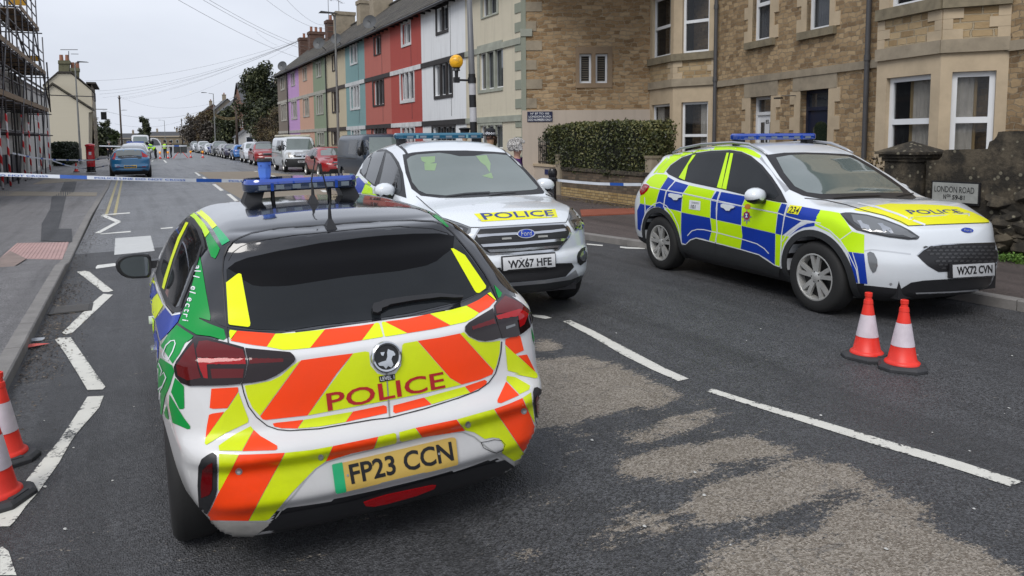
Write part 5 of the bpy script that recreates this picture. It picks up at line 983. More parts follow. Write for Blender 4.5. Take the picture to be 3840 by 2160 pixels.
# ---------------------------------------------------------------- masonry materials (e = direction along the wall, world xy)
def wallco(n, e):
    d = n.n('ShaderNodeVectorMath', operation='DOT_PRODUCT'); n.l(n.geo, d.inputs[0]); d.inputs[1].default_value = (e[0], e[1], 0)
    c = n.n('ShaderNodeCombineXYZ'); n.l(d.outputs['Value'], c.inputs[0]); n.l(n.sep(n.geo)[2], c.inputs[1]); return c.outputs[0]
def masonry(name, e, cols, mortar, bw=.3, bh=.12, ms=.012, dis=.03, rough=.85, bump=.7, stain=None):
    if name in MT: return MT[name]
    n = NB(name); p = wallco(n, e); nn = n.n('ShaderNodeTexNoise'); n.l(p, nn.inputs['Vector']); nn.inputs['Scale'].default_value = 4.2; nn.inputs['Detail'].default_value = 4
    o = n.n('ShaderNodeVectorMath', operation='MULTIPLY_ADD'); n.l(nn.outputs['Color'], o.inputs[0]); o.inputs[1].default_value = (dis*3, dis*2, 0); n.l(p, o.inputs[2])
    b = n.n('ShaderNodeTexBrick'); n.l(o.outputs[0], b.inputs['Vector']); b.inputs['Scale'].default_value = 1; b.inputs['Brick Width'].default_value = bw; b.inputs['Row Height'].default_value = bh; b.inputs['Mortar Size'].default_value = ms; b.inputs['Mortar Smooth'].default_value = .35; b.inputs['Bias'].default_value = 0
    b.offset = .43; b.squash = .7; b.squash_frequency = 3; b.inputs['Color1'].default_value = (0, 0, 0, 1); b.inputs['Color2'].default_value = (1, 1, 1, 1); b.inputs['Mortar'].default_value = (.5, .5, .5, 1)
    f = n.noise(p, 9, 6, .7); g = n.noise(p, .5, 4, .6); k = n.math('ADD', n.math('MULTIPLY', n.sep(b.outputs['Color'])[0], .55), n.math('ADD', n.math('MULTIPLY', f, .45), n.math('MULTIPLY_ADD', g, .5, -.25)))
    c = n.ramp(k, [(.12, cols[0]), (.45, cols[1]), (.85, cols[2])]); c = n.mix(b.outputs['Fac'], c, n.mix(f, tuple(x*.7 for x in mortar), mortar))
    if stain: c = n.mix(n.ramp(n.noise(n.map(p, (1, .35, 1)), 1.3, 5, .65), [(.5, 0.), (.7, .75)]), c, stain)
    n.col(c).rough(rough); h = n.math('ADD', n.math('MULTIPLY', b.outputs['Fac'], -1.), n.math('MULTIPLY', f, .8)); n.bump(h, bump, .02); MT[name] = n.m; return n.m
def render_wall(name, c, stain=.25, brickish=True, e=(0, 1)):
    if name in MT: return MT[name]
    n = NB(name); p = wallco(n, e); f = n.noise(p, 3, 6, .65); s = n.noise(n.map(p, (3., .22, 1)), 1.5, 5, .6)
    col = n.mix(n.math('MULTIPLY', f, .3), c, tuple(x*.72 for x in c)); col = n.mix(n.math('MULTIPLY', n.ramp(s, [(.5, 0.), (.75, 1.)]), stain), col, tuple(x*.5+.01 for x in c)); n.col(col).rough(.8)
    b = n.n('ShaderNodeTexBrick'); n.l(p, b.inputs['Vector']); b.inputs['Scale'].default_value = 1; b.inputs['Brick Width'].default_value = .45; b.inputs['Row Height'].default_value = .22; b.inputs['Mortar Size'].default_value = .01
    n.bump(n.math('ADD', n.math('MULTIPLY', f, .6), n.math('MULTIPLY', b.outputs['Fac'], -.35 if brickish else 0.)), .35, .012); MT[name] = n.m; return n.m
ASH = stonecol('ashlar', (.46, .37, .255), .85, .22, 2.2, .3); ASHD = stonecol('weathered_ashlar', (.29, .245, .18), .9, .35, 3.5, .5); SILL = stonecol('mossy_sill', (.20, .17, .115), .9, .45, 5, .5)
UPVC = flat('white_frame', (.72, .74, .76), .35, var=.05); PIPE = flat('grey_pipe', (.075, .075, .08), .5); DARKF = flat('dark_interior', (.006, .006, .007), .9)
def pane_mat(name, tint, a):
    n = NB(name); n.col(tint).rough(.03).spec(.9); t = n.n('ShaderNodeBsdfTransparent'); m = n.n('ShaderNodeMixShader'); m.inputs[0].default_value = a; n.l(t.outputs[0], m.inputs[1]); n.l(n.b.outputs[0], m.inputs[2]); n.l(m.outputs[0], n.o.inputs['Surface']); MT[name] = n.m; return n.m
PANE = pane_mat('window_pane', (.02, .022, .025), .30); PANEO = screen('house_glass', (.035, .042, .052)); CURT = flat('net_curtain', (.80, .77, .70), .9, var=.2); DRAPE = flat('gold_drape', (.55, .42, .22), .9)
TILE = masonry('roof_tile', (0, 1), [(.030, .027, .024), (.065, .056, .048), (.11, .10, .085)], (.02, .02, .018), .25, .2, .02, .0, .9, .8, (.09, .085, .05))
class Fac:
    """a vertical wall plane: origin (x, y), direction e, outward normal n"""
    def __init__(s, o, e, nrm=None):
        s.o = Vector((o[0], o[1], 0)); s.e = Vector((e[0], e[1], 0)).normalized(); s.n = Vector((s.e.y, -s.e.x, 0))
        if s.n.dot(EYE-s.o) < 0: s.n = -s.n
    def P(s, u, z, d=0): return s.o+s.e*u+Vector((0, 0, z))+s.n*d
    def uz(s, px, py, d=0):
        p = onplane(px, py, s.o+s.n*d, s.n); return (p-s.o).dot(s.e), p.z
    def rect(s, k, x0, x1, yt, yb, d=0):          # crop pixels -> u0, u1, z0, z1 (heights read at mid width)
        q = cr_(k, [(x0, (yt+yb)/2), (x1, (yt+yb)/2), ((x0+x1)/2, yt), ((x0+x1)/2, yb)]); u0 = s.uz(*q[0], d)[0]; u1 = s.uz(*q[1], d)[0]; return min(u0, u1), max(u0, u1), s.uz(*q[3], d)[1], s.uz(*q[2], d)[1]
    def box(s, b, u0, u1, z0, z1, d0, d1, mi=0):
        v = [s.P(u, z, d) for z in (z0, z1) for u, d in ((u0, d0), (u1, d0), (u1, d1), (u0, d1))]; return b.add(v, [(0, 3, 2, 1), (4, 5, 6, 7), (0, 1, 5, 4), (1, 2, 6, 5), (2, 3, 7, 6), (3, 0, 4, 7)], mi)
    def wall(s, b, u0, u1, z0, z1, holes, rev=.14, mi=0):
        us = sorted({u0, u1, *[min(max(h[i], u0), u1) for h in holes for i in (0, 1)]}); zs = sorted({z0, z1, *[min(max(h[i], z0), z1) for h in holes for i in (2, 3)]})
        for a, c in zip(us, us[1:]):
            for e_, f in zip(zs, zs[1:]):
                m = ((a+c)/2, (e_+f)/2)
                if any(h[0] < m[0] < h[1] and h[2] < m[1] < h[3] for h in holes): continue
                b.quad(s.P(a, e_), s.P(c, e_), s.P(c, f), s.P(a, f), mi)
        for h in holes:
            q = [(h[0], h[2]), (h[1], h[2]), (h[1], h[3]), (h[0], h[3])]
            for (a, z), (c, y) in zip(q, q[1:]+q[:1]): b.quad(s.P(a, z), s.P(c, y), s.P(c, y, -rev), s.P(a, z, -rev), mi)
    def window(s, par, h, rev=.1, lights=1, transom=None, fw=.05, glass=None, curtains=None, room=False, fmat=None, name='window'):
        u0, u1, z0, z1 = h; b = MB(); d0, d1 = -rev-.03, -rev+.03
        for a, c, e_, f in ((u0, u1, z0, z0+fw), (u0, u1, z1-fw, z1), (u0, u0+fw, z0+fw, z1-fw), (u1-fw, u1, z0+fw, z1-fw)): s.box(b, a, c, e_, f, d0, d1)
        for i in range(1, lights):
            u = u0+(u1-u0)*i/lights; s.box(b, u-fw*.5, u+fw*.5, z0+fw, z1-fw, d0, d1-.003)
        if transom:
            for t in (transom if isinstance(transom, (list, tuple)) else [transom]): z = z0+(z1-z0)*t; s.box(b, u0+fw, u1-fw, z-fw*.6, z+fw*.6, d0, d1+.006)
        fr = b.build(name, fmat or UPVC, par); p = MB(); s.box(p, u0+fw*.5, u1-fw*.5, z0+fw*.5, z1-fw*.5, -rev-.012, -rev-.004); p.build('pane', glass or PANEO, par).parent = fr
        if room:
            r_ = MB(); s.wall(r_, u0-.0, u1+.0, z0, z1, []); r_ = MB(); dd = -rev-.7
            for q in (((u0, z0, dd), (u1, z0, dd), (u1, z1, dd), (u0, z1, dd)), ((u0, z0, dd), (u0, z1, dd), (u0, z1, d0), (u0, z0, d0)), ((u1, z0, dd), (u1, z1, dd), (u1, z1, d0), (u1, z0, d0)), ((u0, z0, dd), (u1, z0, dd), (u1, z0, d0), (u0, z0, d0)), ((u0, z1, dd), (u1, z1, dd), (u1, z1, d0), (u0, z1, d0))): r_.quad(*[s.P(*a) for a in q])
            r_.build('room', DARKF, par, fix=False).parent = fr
        if curtains:
            for (a, c, e_, f, m) in curtains:
                q = MB(); N = max(6, int((c-a)*(u1-u0)/.022)); V = []; F = []
                for i in range(N+1):
                    u = u0+(u1-u0)*(a+(c-a)*i/N); dd = -rev-.09-.02*math.sin(i*1.7)-.008*math.sin(i*.61); V += [s.P(u, z0+(z1-z0)*e_, dd), s.P(u, z0+(z1-z0)*f, dd)]
                    if i: F.append((2*i-2, 2*i, 2*i+1, 2*i-1))
                q.add(V, F); q.build('curtain', m, par, smooth=True, fix=False).parent = fr
        return fr
def text3d(name, txt, P, u, v, w, h, mat, parent, bold=.0, fit=True):
    V, F, (tw, th) = text_mesh(txt, bold); me = bpy.data.meshes.new(name); me.from_pydata([tuple(P+u*(x/tw*w)+v*(y/th*h)) for x, y in V], [], F); me.update(); return mesh_obj(name, me, mat, parent)
def at0(name, label, cat, p, group=None): return thing(name, label, cat, (p[0], p[1], 0), 0, group)
# ---------------------------------------------------------------- the coloured row
ROWX = 10.8; RZE = 6.84; RZR = 9.35
RF = Fac((ROWX, 0), (0, 1))
def build_row():
    S = [20.54, 24.81, 29.33, 33.4, 37.61, 41.41, 45.88, 49.64, 54.23, 58.36, 62.74]
    LT, DK, GG = (.62, .64, .65), (.035, .032, .032), (.33, .345, .29)
    H = [('cream', 'cream rendered end house of the row with sage trim and a stone gable', (.60, .55, .43), GG, [(1710, 1820, -75, 115, 2, 1), (1690, 1865, 380, 670, 3, 0), (1698, 1862, 945, 1120, 3, 0)], [(1700, 1832, -90, 125), (1676, 1864, 325, 695), (1680, 1862, 892, 1130)]),
         ('white', 'white rendered three storey house with black window surrounds', (.78, .80, .82), DK, [(1368, 1450, 52, 232, 2, 1), (1352, 1482, 480, 718, 3, 0), (1340, 1506, 958, 1090, 4, 0)], [(1358, 1453, 30, 256), (1344, 1486, 440, 742), (1330, 1508, 915, 1095)]),
         ('crimson', 'deep red rendered house with white window surrounds', (.42, .075, .06), LT, [(1108, 1168, 178, 330, 2, 0), (1096, 1194, 548, 752, 3, 0), (1106, 1198, 965, 1080, 3, 0)], [(1098, 1171, 158, 350), (1088, 1198, 510, 776), (1096, 1202, 935, 1085)]),
         ('brick_red', 'faded brick red rendered house with black window surrounds', (.48, .15, .12), DK, [(896, 942, 280, 408, 2, 1), (890, 966, 606, 790, 3, 0), (880, 985, 965, 1060, 4, 0)], [(890, 943, 272, 416), (882, 969, 588, 802), (875, 987, 950, 1062)]),
         ('teal', 'teal rendered house in the row with white surrounds', (.21, .36, .37), LT, [(718, 762, 348, 476, 2, 0), (720, 782, 650, 816, 3, 0), (726, 786, 985, 1070, 3, 0)], [(711, 765, 333, 489), (712, 785, 625, 830), (720, 790, 962, 1072)]),
         ('buff', 'buff rendered house in the row with dark brown surrounds', (.56, .49, .35), (.045, .032, .028), [(580, 610, 420, 528, 2, 0), (580, 622, 690, 840, 3, 0), (578, 608, 995, 1090, 2, 0)], [(576, 613, 410, 536), (575, 628, 670, 852), (572, 612, 970, 1095)]),
         ('sage', 'sage green rendered house in the row with pale surrounds', (.25, .31, .21), (.38, .38, .33), [(460, 491, 478, 572, 2, 0), (462, 506, 720, 856, 3, 0), (468, 514, 1005, 1095, 3, 0)], [(456, 494, 463, 584), (455, 510, 698, 866), (462, 518, 985, 1100)]),
         ('salmon', 'salmon pink rendered house in the row', (.60, .36, .26), (.40, .38, .33), [(358, 382, 512, 604, 2, 0), (360, 400, 745, 872, 3, 0)], [(355, 385, 502, 612), (357, 403, 728, 884)]),
         ('lilac', 'lilac rendered house, the only purple one', (.54, .32, .60), (.42, .40, .38), [(268, 292, 552, 642, 2, 0), (270, 308, 768, 892, 3, 0)], [(265, 295, 542, 650), (267, 311, 754, 902)]),
         ('brown', 'brown rendered house at the far end of the row', (.19, .155, .125), (.40, .38, .33), [(190, 214, 585, 672, 2, 0), (195, 230, 788, 905, 3, 0)], [(187, 217, 575, 682), (191, 233, 775, 914)])]
    RFt = RF
    for i, (nm, lab, col, tc_, wins, surr) in enumerate(H):
        s0, s1 = S[i], S[i+1]; t = thing('terraced_house', lab, 'house', (ROWX, s0, 0), 0, 'houses of the coloured row')
        wm = render_wall(nm+'_render', col, .35 if i < 2 else .2); tm = flat(nm+'_trim', tc_, .7, var=.2, bump=.2); b = MB()
        holes = [RFt.rect('b', *w[:4]) for w in wins]
        holes = [(max(h[0], s0+.15), min(h[1], s1-.15), h[2], h[3]) for h in holes]
        RFt.wall(b, s0, s1, 0, RZE, holes, .12); b2 = MB(); b2.quad((ROWX+7, s0, 0), (ROWX+7, s1, 0), (ROWX+7, s1, RZE), (ROWX+7, s0, RZE)); b2.build('rear_wall', wm, t, fix=False)
        if i == 9: b.add([(ROWX, s1, 0), (ROWX+7, s1, 0), (ROWX+7, s1, RZE), (ROWX+3.2, s1, RZR-.1), (ROWX, s1, RZE)], [(0, 1, 2, 3, 4)])
        b.build('wall', wm, t, fix=False)
        for h, w, q in zip(holes, wins, surr):
            fr = RFt.window(t, h, .09, w[4], None, .045)
            if w[5]: pass
            r_ = RFt.rect('b', *q); m = MB(); r_ = (max(r_[0], s0+.05), min(r_[1], s1-.05), r_[2], r_[3])
            for a in ((r_[0], r_[1], h[3], r_[3]), (r_[0], r_[1], r_[2], h[2]), (r_[0], h[0], h[2], h[3]), (h[1], r_[1], h[2], h[3])):
                if a[1]-a[0] > .005 and a[3]-a[2] > .005: RFt.box(m, *a, .0, .035)
            for j in range(1, w[4]):
                u = h[0]+(h[1]-h[0])*j/w[4]; RFt.box(m, u-.05, u+.05, h[2], h[3], -.06, .03)
            m.build('window_surround', tm, t)
        for z in (4.62, 2.28): m = MB(); RFt.box(m, s0+.003, s1-.003, z, z+.19, 0, .05); m.build('string_course', tm, t)
        m = MB(); e0, rz = s0, .0; xo = ROWX-.32; zo = RZE-.05; sl_ = (RZR-RZE)/3.0; y0 = s0 if i else s0-4.2
        for (xa, za, xb, zb_) in ((xo, zo, ROWX+3., RZR), (ROWX+3., RZR, ROWX+7.3, zo)):
            m.add([(xa, y0, za), (xb, y0, zb_), (xb, s1, zb_), (xa, s1, za), (xa, y0, za+.09), (xb, y0, zb_+.09), (xb, s1, zb_+.09), (xa, s1, za+.09)], [(0, 3, 2, 1), (4, 5, 6, 7), (0, 1, 5, 4), (1, 2, 6, 5), (2, 3, 7, 6), (3, 0, 4, 7)])
        m.tube([(ROWX+3, y0, RZR+.1), (ROWX+3, s1, RZR+.1)], .11, 6); ro = m.build('roof', TILE, t)
        m = MB(); m.tube([(xo-.02, s0, zo-.02), (xo-.02, s1, zo-.02)], .055, 6); m.build('gutter', TRIM, t)
        for k in range(int((s1-s0)/.62)): m = MB(); y = s0+.3+k*.62; m.box((ROWX-.14, y, zo-.03), (.36, .05, .09)); m.build('rafter_end', TRIM, t)
        if i in (5, 8): m = MB(); u = s1-.15 if i != 3 else s0+.5; RFt.box(m, u-.035, u+.035, .1, RZE-.1, .05, .12); m.build('down_pipe', TRIM if i > 4 else tm, t)
        if i in (1, 2, 3, 4): m = MB(); u = s0+(s1-s0)*.30; m.tube([RFt.P(u, RZE-.2, .02), RFt.P(u, 2.6, .02)], .006, 4); m.build('cable', tm if i == 1 else PIPE, t)
        # end gable of the nearest house
        if i == 0:
            gd = (math.cos(YAW), -math.sin(YAW)); gf = Fac((ROWX, s0), gd)
            gm = masonry('rubble_gable', gd, [(.15, .09, .042), (.30, .195, .10), (.46, .335, .20)], (.40, .32, .215), .29, .11, .012, .10, .9, .9)
            hw = [gf.rect('c', 508, 600, 405, 628), gf.rect('c', 630, 722, 405, 628)]; zr = gf.uz(*cr_('c', [(600, 829)])[0])[1]
            m = MB(); gf.wall(m, .0, 9.5, zr, 9.4, hw, .16); m.build('gable_wall', gm, t, fix=False)
            m = MB(); gf.box(m, .0, 9.5, 0, zr, -.3, .035); m.build('rendered_base', render_wall('pinkish_render', (.48, .41, .34), .3, False, gd), t)
            gs = render_wall('sage_corner', (.26, .28, .225), .2, False, gd); m = MB(); gf.box(m, -.02, .13, 0, 9.4, -.1, .03); m.build('corner_strip', gs, t)
            for j in range(11):
                m = MB(); z = .35+j*.58; gf.box(m, .132, .62 if j % 2 else .45, z, z+.29, -.02, .022); m.build('quoin', ASHD if z > zr else MT['pinkish_render'], t) if z > zr-.1 else None
                m = MB(); RFt.box(m, s0+.003, s0+.42, z, z+.29, 0, .022); m.build('quoin', gs, t)
            for h in hw:
                fr = gf.window(t, h, .13, 1, None, .065, DARKF)
                for k in range(14):
                    m = MB(); z = h[2]+.09+k*(h[3]-h[2]-.18)/13; m.add([gf.P(h[0]+.075, z, -.125), gf.P(h[1]-.075, z, -.125), gf.P(h[1]-.075, z+.045, -.15), gf.P(h[0]+.075, z+.045, -.15)], [(0, 1, 2, 3)]); m.build('blind_slat', flat('blind', (.17, .145, .11), .6), t, fix=False).parent = fr
            q = gf.rect('c', 480, 757, 353, 662); m = MB()
            for a in ((q[0], q[1], hw[0][3], q[3]), (q[0], q[1], q[2], hw[0][2]), (q[0], hw[0][0], hw[0][2], hw[0][3]), (hw[0][1], hw[1][0], hw[0][2], hw[0][3]), (hw[1][1], q[1], hw[0][2], hw[0][3])): gf.box(m, *a, -.02, .03)
            m.build('window_surround', stonecol('brown_ashlar', (.25, .18, .115), .85, .2, 3), t)
            z_ = gf.uz(*cr_('c', [(90, 250)])[0])[1]; m = MB(); gf.box(m, -.04, .32, z_-.1, z_+.12, 0, .06); m.build('string_course', tm, t)
            # the street name plate on this wall
            r_ = gf.rect('c', 115, 305, 842, 918, .035); sp = at0('street_sign', 'small dark blue street sign reading London Road, fixed to the gable wall', 'sign', gf.P(r_[0], 0)); m = MB(); gf.box(m, *r_, .036, .06); m.build('sign_plate', flat('navy_enamel', (.012, .016, .055), .4), sp)
            w = r_[1]-r_[0]; hh = r_[3]-r_[2]
            for txt, a, bw_, y, th in (('Nº 87 TO 105', .13, .74, .70, .2), ('LONDON ROAD', .06, .88, .40, .2), ('ODD NUMBERS ONLY', .03, .94, .08, .22)): text3d('lettering', txt, gf.P(r_[0]+w*a, r_[2]+hh*y, .063), gf.e, Vector((0, 0, 1)), w*bw_, hh*th, UPVC, sp, .01)
        for (ci, k, x0, x1, yt, pots, br) in ((1, 'b', 886, 1034, -60, 2, 0), (1, 'b', 786, 888, 0, 0, 1), (4, 'b', 606, 748, 88, 0, 0), (4, 'b', 540, 606, 150, 1, 2), (6, 'b', 408, 516, 238, 3, 2), (7, 'b', 334, 408, 284, 1, 2)):
            if ci != i: continue
            pm_ = onplane(*cr_(k, [((x0+x1)/2, yt)])[0], (ROWX+2.6, 0, 0), (1, 0, 0)); cf = Fac((0, pm_.y), (1, 0)); r_ = cf.rect(k, x0, x1, yt, yt+100); cm = [ASHD, ASHD, masonry('chimney_brick', (0, 1), [(.06, .03, .02), (.13, .06, .04), (.18, .10, .07)], (.08, .07, .06), .22, .075, .012, .0)][br]
            m = MB(); cf.box(m, r_[0], r_[1], 7.6, r_[3]-.22, -.85, 0); cf.box(m, r_[0]-.05, r_[1]+.05, r_[3]-.22, r_[3], -.9, .05); co = m.build('chimney', cm, t); co.parent = ro
            for j in range(pots): m = MB(); u = r_[0]+(r_[1]-r_[0])*(j+.5)/pots; m.lathe([(.11, 0), (.10, .35), (.12, .38), (.09, .38)], cf.P(u, r_[3], -.35), 10); m.build('chimney_pot', flat('terracotta', (.30, .13, .08), .8), t).parent = ro
        if i in (3, 6, 9, 5):
            bx, by, r0 = {3: (862, 170, 40), 6: (478, 330, 34), 9: (202, 500, 26), 5: (608, 296, 32)}[i]; cf = Fac((ROWX-.45, 0), (0, 1)); c0 = onplane(*cr_('b', [(bx, by)])[0], cf.o, cf.n); rr = {3: .33, 6: .36, 9: .36, 5: .3}[i]
            m = MB(); ax = (Vector((-.55, -.75, .25))).normalized(); m.lathe([(0, -.02), (rr*.5, .01), (rr*.85, .06), (rr, .1), (rr*.85, .07), (0, .0)], c0, 20, ax); m.tube([c0, c0+ax*.4+Vector((0, 0, -.05))], .015, 5); m.tube([c0, (ROWX-.02, c0.y+.2, c0.z-.35)], .025, 5); m.build('satellite_dish', flat('dish_grey', (.09, .095, .10), .5), t, smooth=True, angle=40)
        if i in (4, 8):
            cf = Fac((ROWX+2.5, 0), (0, 1)); c0 = onplane(*cr_('b', [((625, 60) if i == 4 else (545, 40))])[0], cf.o, cf.n); c0.y = max(c0.y, s0)
            m = MB(); m.tube([(c0.x, c0.y, 9), (c0.x, c0.y, c0.z+.5)], .02, 5); m.tube([(c0.x-.8, c0.y-1.2, c0.z+.5), (c0.x+.5, c0.y+.9, c0.z+.5)], .014, 5)
            for k in range(7): f = k/6; p = Vector((c0.x-.8+1.3*f, c0.y-1.2+2.1*f, c0.z+.5)); m.tube([p+Vector((.14, -.1, 0)), p-Vector((.14, -.1, 0))], .007, 4)
            m.build('aerial', PIPE, t)
build_row()
# ---------------------------------------------------------------- the stone terrace on the right
def build_stone():
    e = _w(Vector((-.276, .961, 0))).normalized(); o = _w(Vector((6.94, 17, 0))); F = Fac((o.x, o.y), (e.x, e.y)); P_ = .72
    SM = masonry('rubble_front', (e.x, e.y), [(.15, .095, .05), (.30, .205, .11), (.46, .335, .195)], (.33, .265, .18), .23, .10, .009, .085, .9, 1.0)
    SM2 = masonry('coursed_panel', (e.x, e.y), [(.19, .125, .06), (.33, .23, .12), (.45, .34, .20)], (.42, .345, .235), .30, .125, .012, .02, .9, 1.0)
    u_of = lambda px, py=300, d=0: F.uz(px, py, d)[0]
    uA = u_of(2691); uB = u_of(3263); um = u_of(2932); ul = 9.5; ur = -9.
    hA = F.rect('p', 2822, 2889, 20, 150); hA = (hA[0], hA[1], F.uz(2855, 152)[1], F.uz(2855, 152)[1]+1.75); hB = (u_of(3106), u_of(3019), F.uz(3060, 112)[1], F.uz(3060, 112)[1]+1.7)
    dA = (u_of(2895), u_of(2817), .12, F.uz(2850, 362)[1]); dB = (u_of(3111), u_of(3004), .12, F.uz(3055, 336)[1]); zs1, zs0 = F.uz(3255, 227)[1], F.uz(3255, 258)[1]; ZT = 7.6
    for hi, (u0, u1, lab, holes) in enumerate(((um, ul, 'stone terraced house with a white front door marked 85', [hA, dA]), (ur, um, 'stone terraced house with a navy front door and lace curtains in its bay', [hB, dB]))):
        t = thing('stone_house', lab, 'house', tuple(F.P(u0, 0)), 0, None)
        b = MB(); F.wall(b, u0, u1, 0, ZT, holes, .2); b.build('wall', SM, t, fix=False); b = MB(); b.quad(F.P(u0, 0, -7), F.P(u1, 0, -7), F.P(u1, ZT, -7), F.P(u0, ZT, -7)); b.quad(F.P(u1 if hi == 0 else u0, 0, 0), F.P(u1 if hi == 0 else u0, 0, -7), F.P(u1 if hi == 0 else u0, ZT, -7), F.P(u1 if hi == 0 else u0, ZT, 0)); b.build('rear_wall', SM, t, fix=False)
        m = MB(); m.add([F.P(u0, ZT, .4), F.P(u1, ZT, .4), F.P(u1, ZT+2.6, -3.5), F.P(u0, ZT+2.6, -3.5), F.P(u1, ZT, -7.3), F.P(u0, ZT, -7.3)], [(0, 1, 2, 3), (3, 2, 4, 5)]); m.build('roof', TILE, t, fix=False)
        m = MB(); F.box(m, u0 if hi else max(u0, u_of(2932)), u1, zs0, zs1, 0, .05); m.build('string_course', ASHD, t)
        h, d = holes
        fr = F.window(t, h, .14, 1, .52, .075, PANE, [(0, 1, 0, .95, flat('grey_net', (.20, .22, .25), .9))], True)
        m = MB(); F.box(m, h[0]-.22, h[1]+.22, h[2]-.17, h[2], -.05, .10); m.build('sill', SILL, t)
        for sd_ in (0, 1):
            for j in range(6):
                wq = .33 if j % 2 == 0 else .17; z = h[2]-.0+j*.30; q = MB()
                (F.box(q, h[0]-wq, h[0], z, z+.3, -.1, .022) if sd_ == 0 else F.box(q, h[1], h[1]+wq, z, z+.3, -.1, .022)); q.build('window_quoin', ASH, t)
            for j in range(8):
                wq = .36 if j % 2 == 0 else .20; z = d[3]-.3*(j+1); q = MB()
                if z < .1: continue
                (F.box(q, d[0]-wq, d[0], z, z+.3, -.1, .022) if sd_ == 0 else F.box(q, d[1], d[1]+wq, z, z+.3, -.1, .022)); q.build('door_quoin', ASH, t)
        m = MB(); F.box(m, d[0]-.26, d[1]+.26, d[3], zs0, -.1, .03); m.build('lintel', ASHD, t)
        # doors
        dm = flat('white_door', (.66, .68, .70), .35) if hi == 0 else flat('navy_door', (.012, .016, .035), .3); zt = d[3]-.42
        m = MB(); rv = .2; F.box(m, d[0], d[0]+.07, d[2], d[3], -rv-.03, -rv+.04); F.box(m, d[1]-.07, d[1], d[2], d[3], -rv-.03, -rv+.04); F.box(m, d[0]+.07, d[1]-.07, d[3]-.07, d[3], -rv-.03, -rv+.04); F.box(m, d[0]+.07, d[1]-.07, zt-.04, zt+.04, -rv-.03, -rv+.04); m.build('door_frame', dm, t)
        m = MB(); F.box(m, d[0]+.07, d[1]-.07, zt+.04, d[3]-.07, -rv-.02, -rv-.01); m.build('fanlight', PANEO, t)
        m = MB(); F.box(m, d[0]+.07, d[1]-.07, d[2]+.1, zt-.04, -rv-.03, -rv); do = m.build('door', dm, t); uu = (d[0]+d[1])/2; wd = d[1]-d[0]
        if hi == 0:
            for k in (-.21, .21): m = MB(); F.box(m, uu+wd*(k-.085), uu+wd*(k+.085), d[2]+1.0, zt-.22, -rv-.0, -rv+.008); m.build('door_pane', PANEO, t).parent = do
            text3d('lettering', '85', F.P(uu+.06, zt-.26, -rv+.006), -F.e, Vector((0, 0, 1)), .13, .1, BLACKT, t, .02).parent = do; m = MB(); F.box(m, uu-.02, uu+.02, zt-.75, zt-.6, -rv, -rv+.03); m.build('knocker', TRIM, t).parent = do
        else:
            m = MB(); q = [(uu-wd*.27, d[2]+.9), (uu+wd*.27, d[2]+.9), (uu+wd*.27, zt-.45), (uu+wd*.16, zt-.32), (uu, zt-.28), (uu-wd*.16, zt-.32), (uu-wd*.27, zt-.45)]; m.prism([F.P(a, z, -rv) for a, z in q], F.n*.012); m.build('door_pane', screen('green_door_glass', (.02, .03, .02)), t).parent = do
            m = MB(); F.box(m, d[1]+.06, d[1]+.16, 1.55, 1.73, 0.02, .05); m.build('door_bell', TRIM, t)
            m = MB(); c0 = F.P(d[1]+.12, d[3]-.10, .04); m.tube([c0, c0+F.n*.12+F.e*.05, c0+F.n*.25+F.e*.16], .012, 5); m.box(c0+F.n*.32+F.e*.2-Vector((0, 0, .05)), (.16, .14, .035), (F.e, F.n, Vector((0, 0, 1)))); m.build('porch_lamp', TRIM, t)
        # bay: front plane at P_, splay back to the wall on the near side
        if hi == 0: a1, a0, b0, k = F.uz(2524, 300, P_)[0], F.uz(2690, 300)[0], F.uz(2402, 300, P_)[0], 0
        else: a1, a0, b0, k = F.uz(3526, 300, P_)[0], F.uz(3780, 300)[0], F.uz(3287, 300, P_)[0], 1
        FR = Fac(tuple(F.P(a1, 0, P_))[:2], (e.x, e.y)); A = F.P(a1, 0, P_); B = F.P(a0, 0, 0); SP = Fac((A.x, A.y), tuple((B-A).normalized())[:2]); L1 = b0-a1; L2 = (B-A).length
        zc1, zc0 = (FR.uz(2524, 313)[1], FR.uz(2524, 326)[1]) if hi == 0 else (FR.uz(3524, 169)[1], FR.uz(3524, 201)[1])
        zc1 = zc0+.22; zsl = (FR.uz(2524, 231)[1], FR.uz(2524, 206)[1]) if hi == 0 else (FR.uz(3480, 45)[1], FR.uz(3480, 28)[1]); zsl = (zsl[0], zsl[0]+.2)
        if hi == 0: wins = [(FR, (FR.rect('c', 1052, 1190, 790, 1000)[0], FR.rect('c', 1052, 1190, 790, 1000)[1], .95, FR.uz(2480, 391)[1])), (SP, (SP.uz(2555, 400)[0], SP.uz(2655, 400)[0], .95, SP.uz(2605, 382)[1]))]
        else: wins = [(FR, (FR.uz(3486, 400)[0], FR.uz(3320, 400)[0], .62, FR.uz(3400, 286)[1])), (SP, (SP.uz(3566, 400)[0], SP.uz(3731, 400)[0], .62, SP.uz(3650, 267)[1]))]
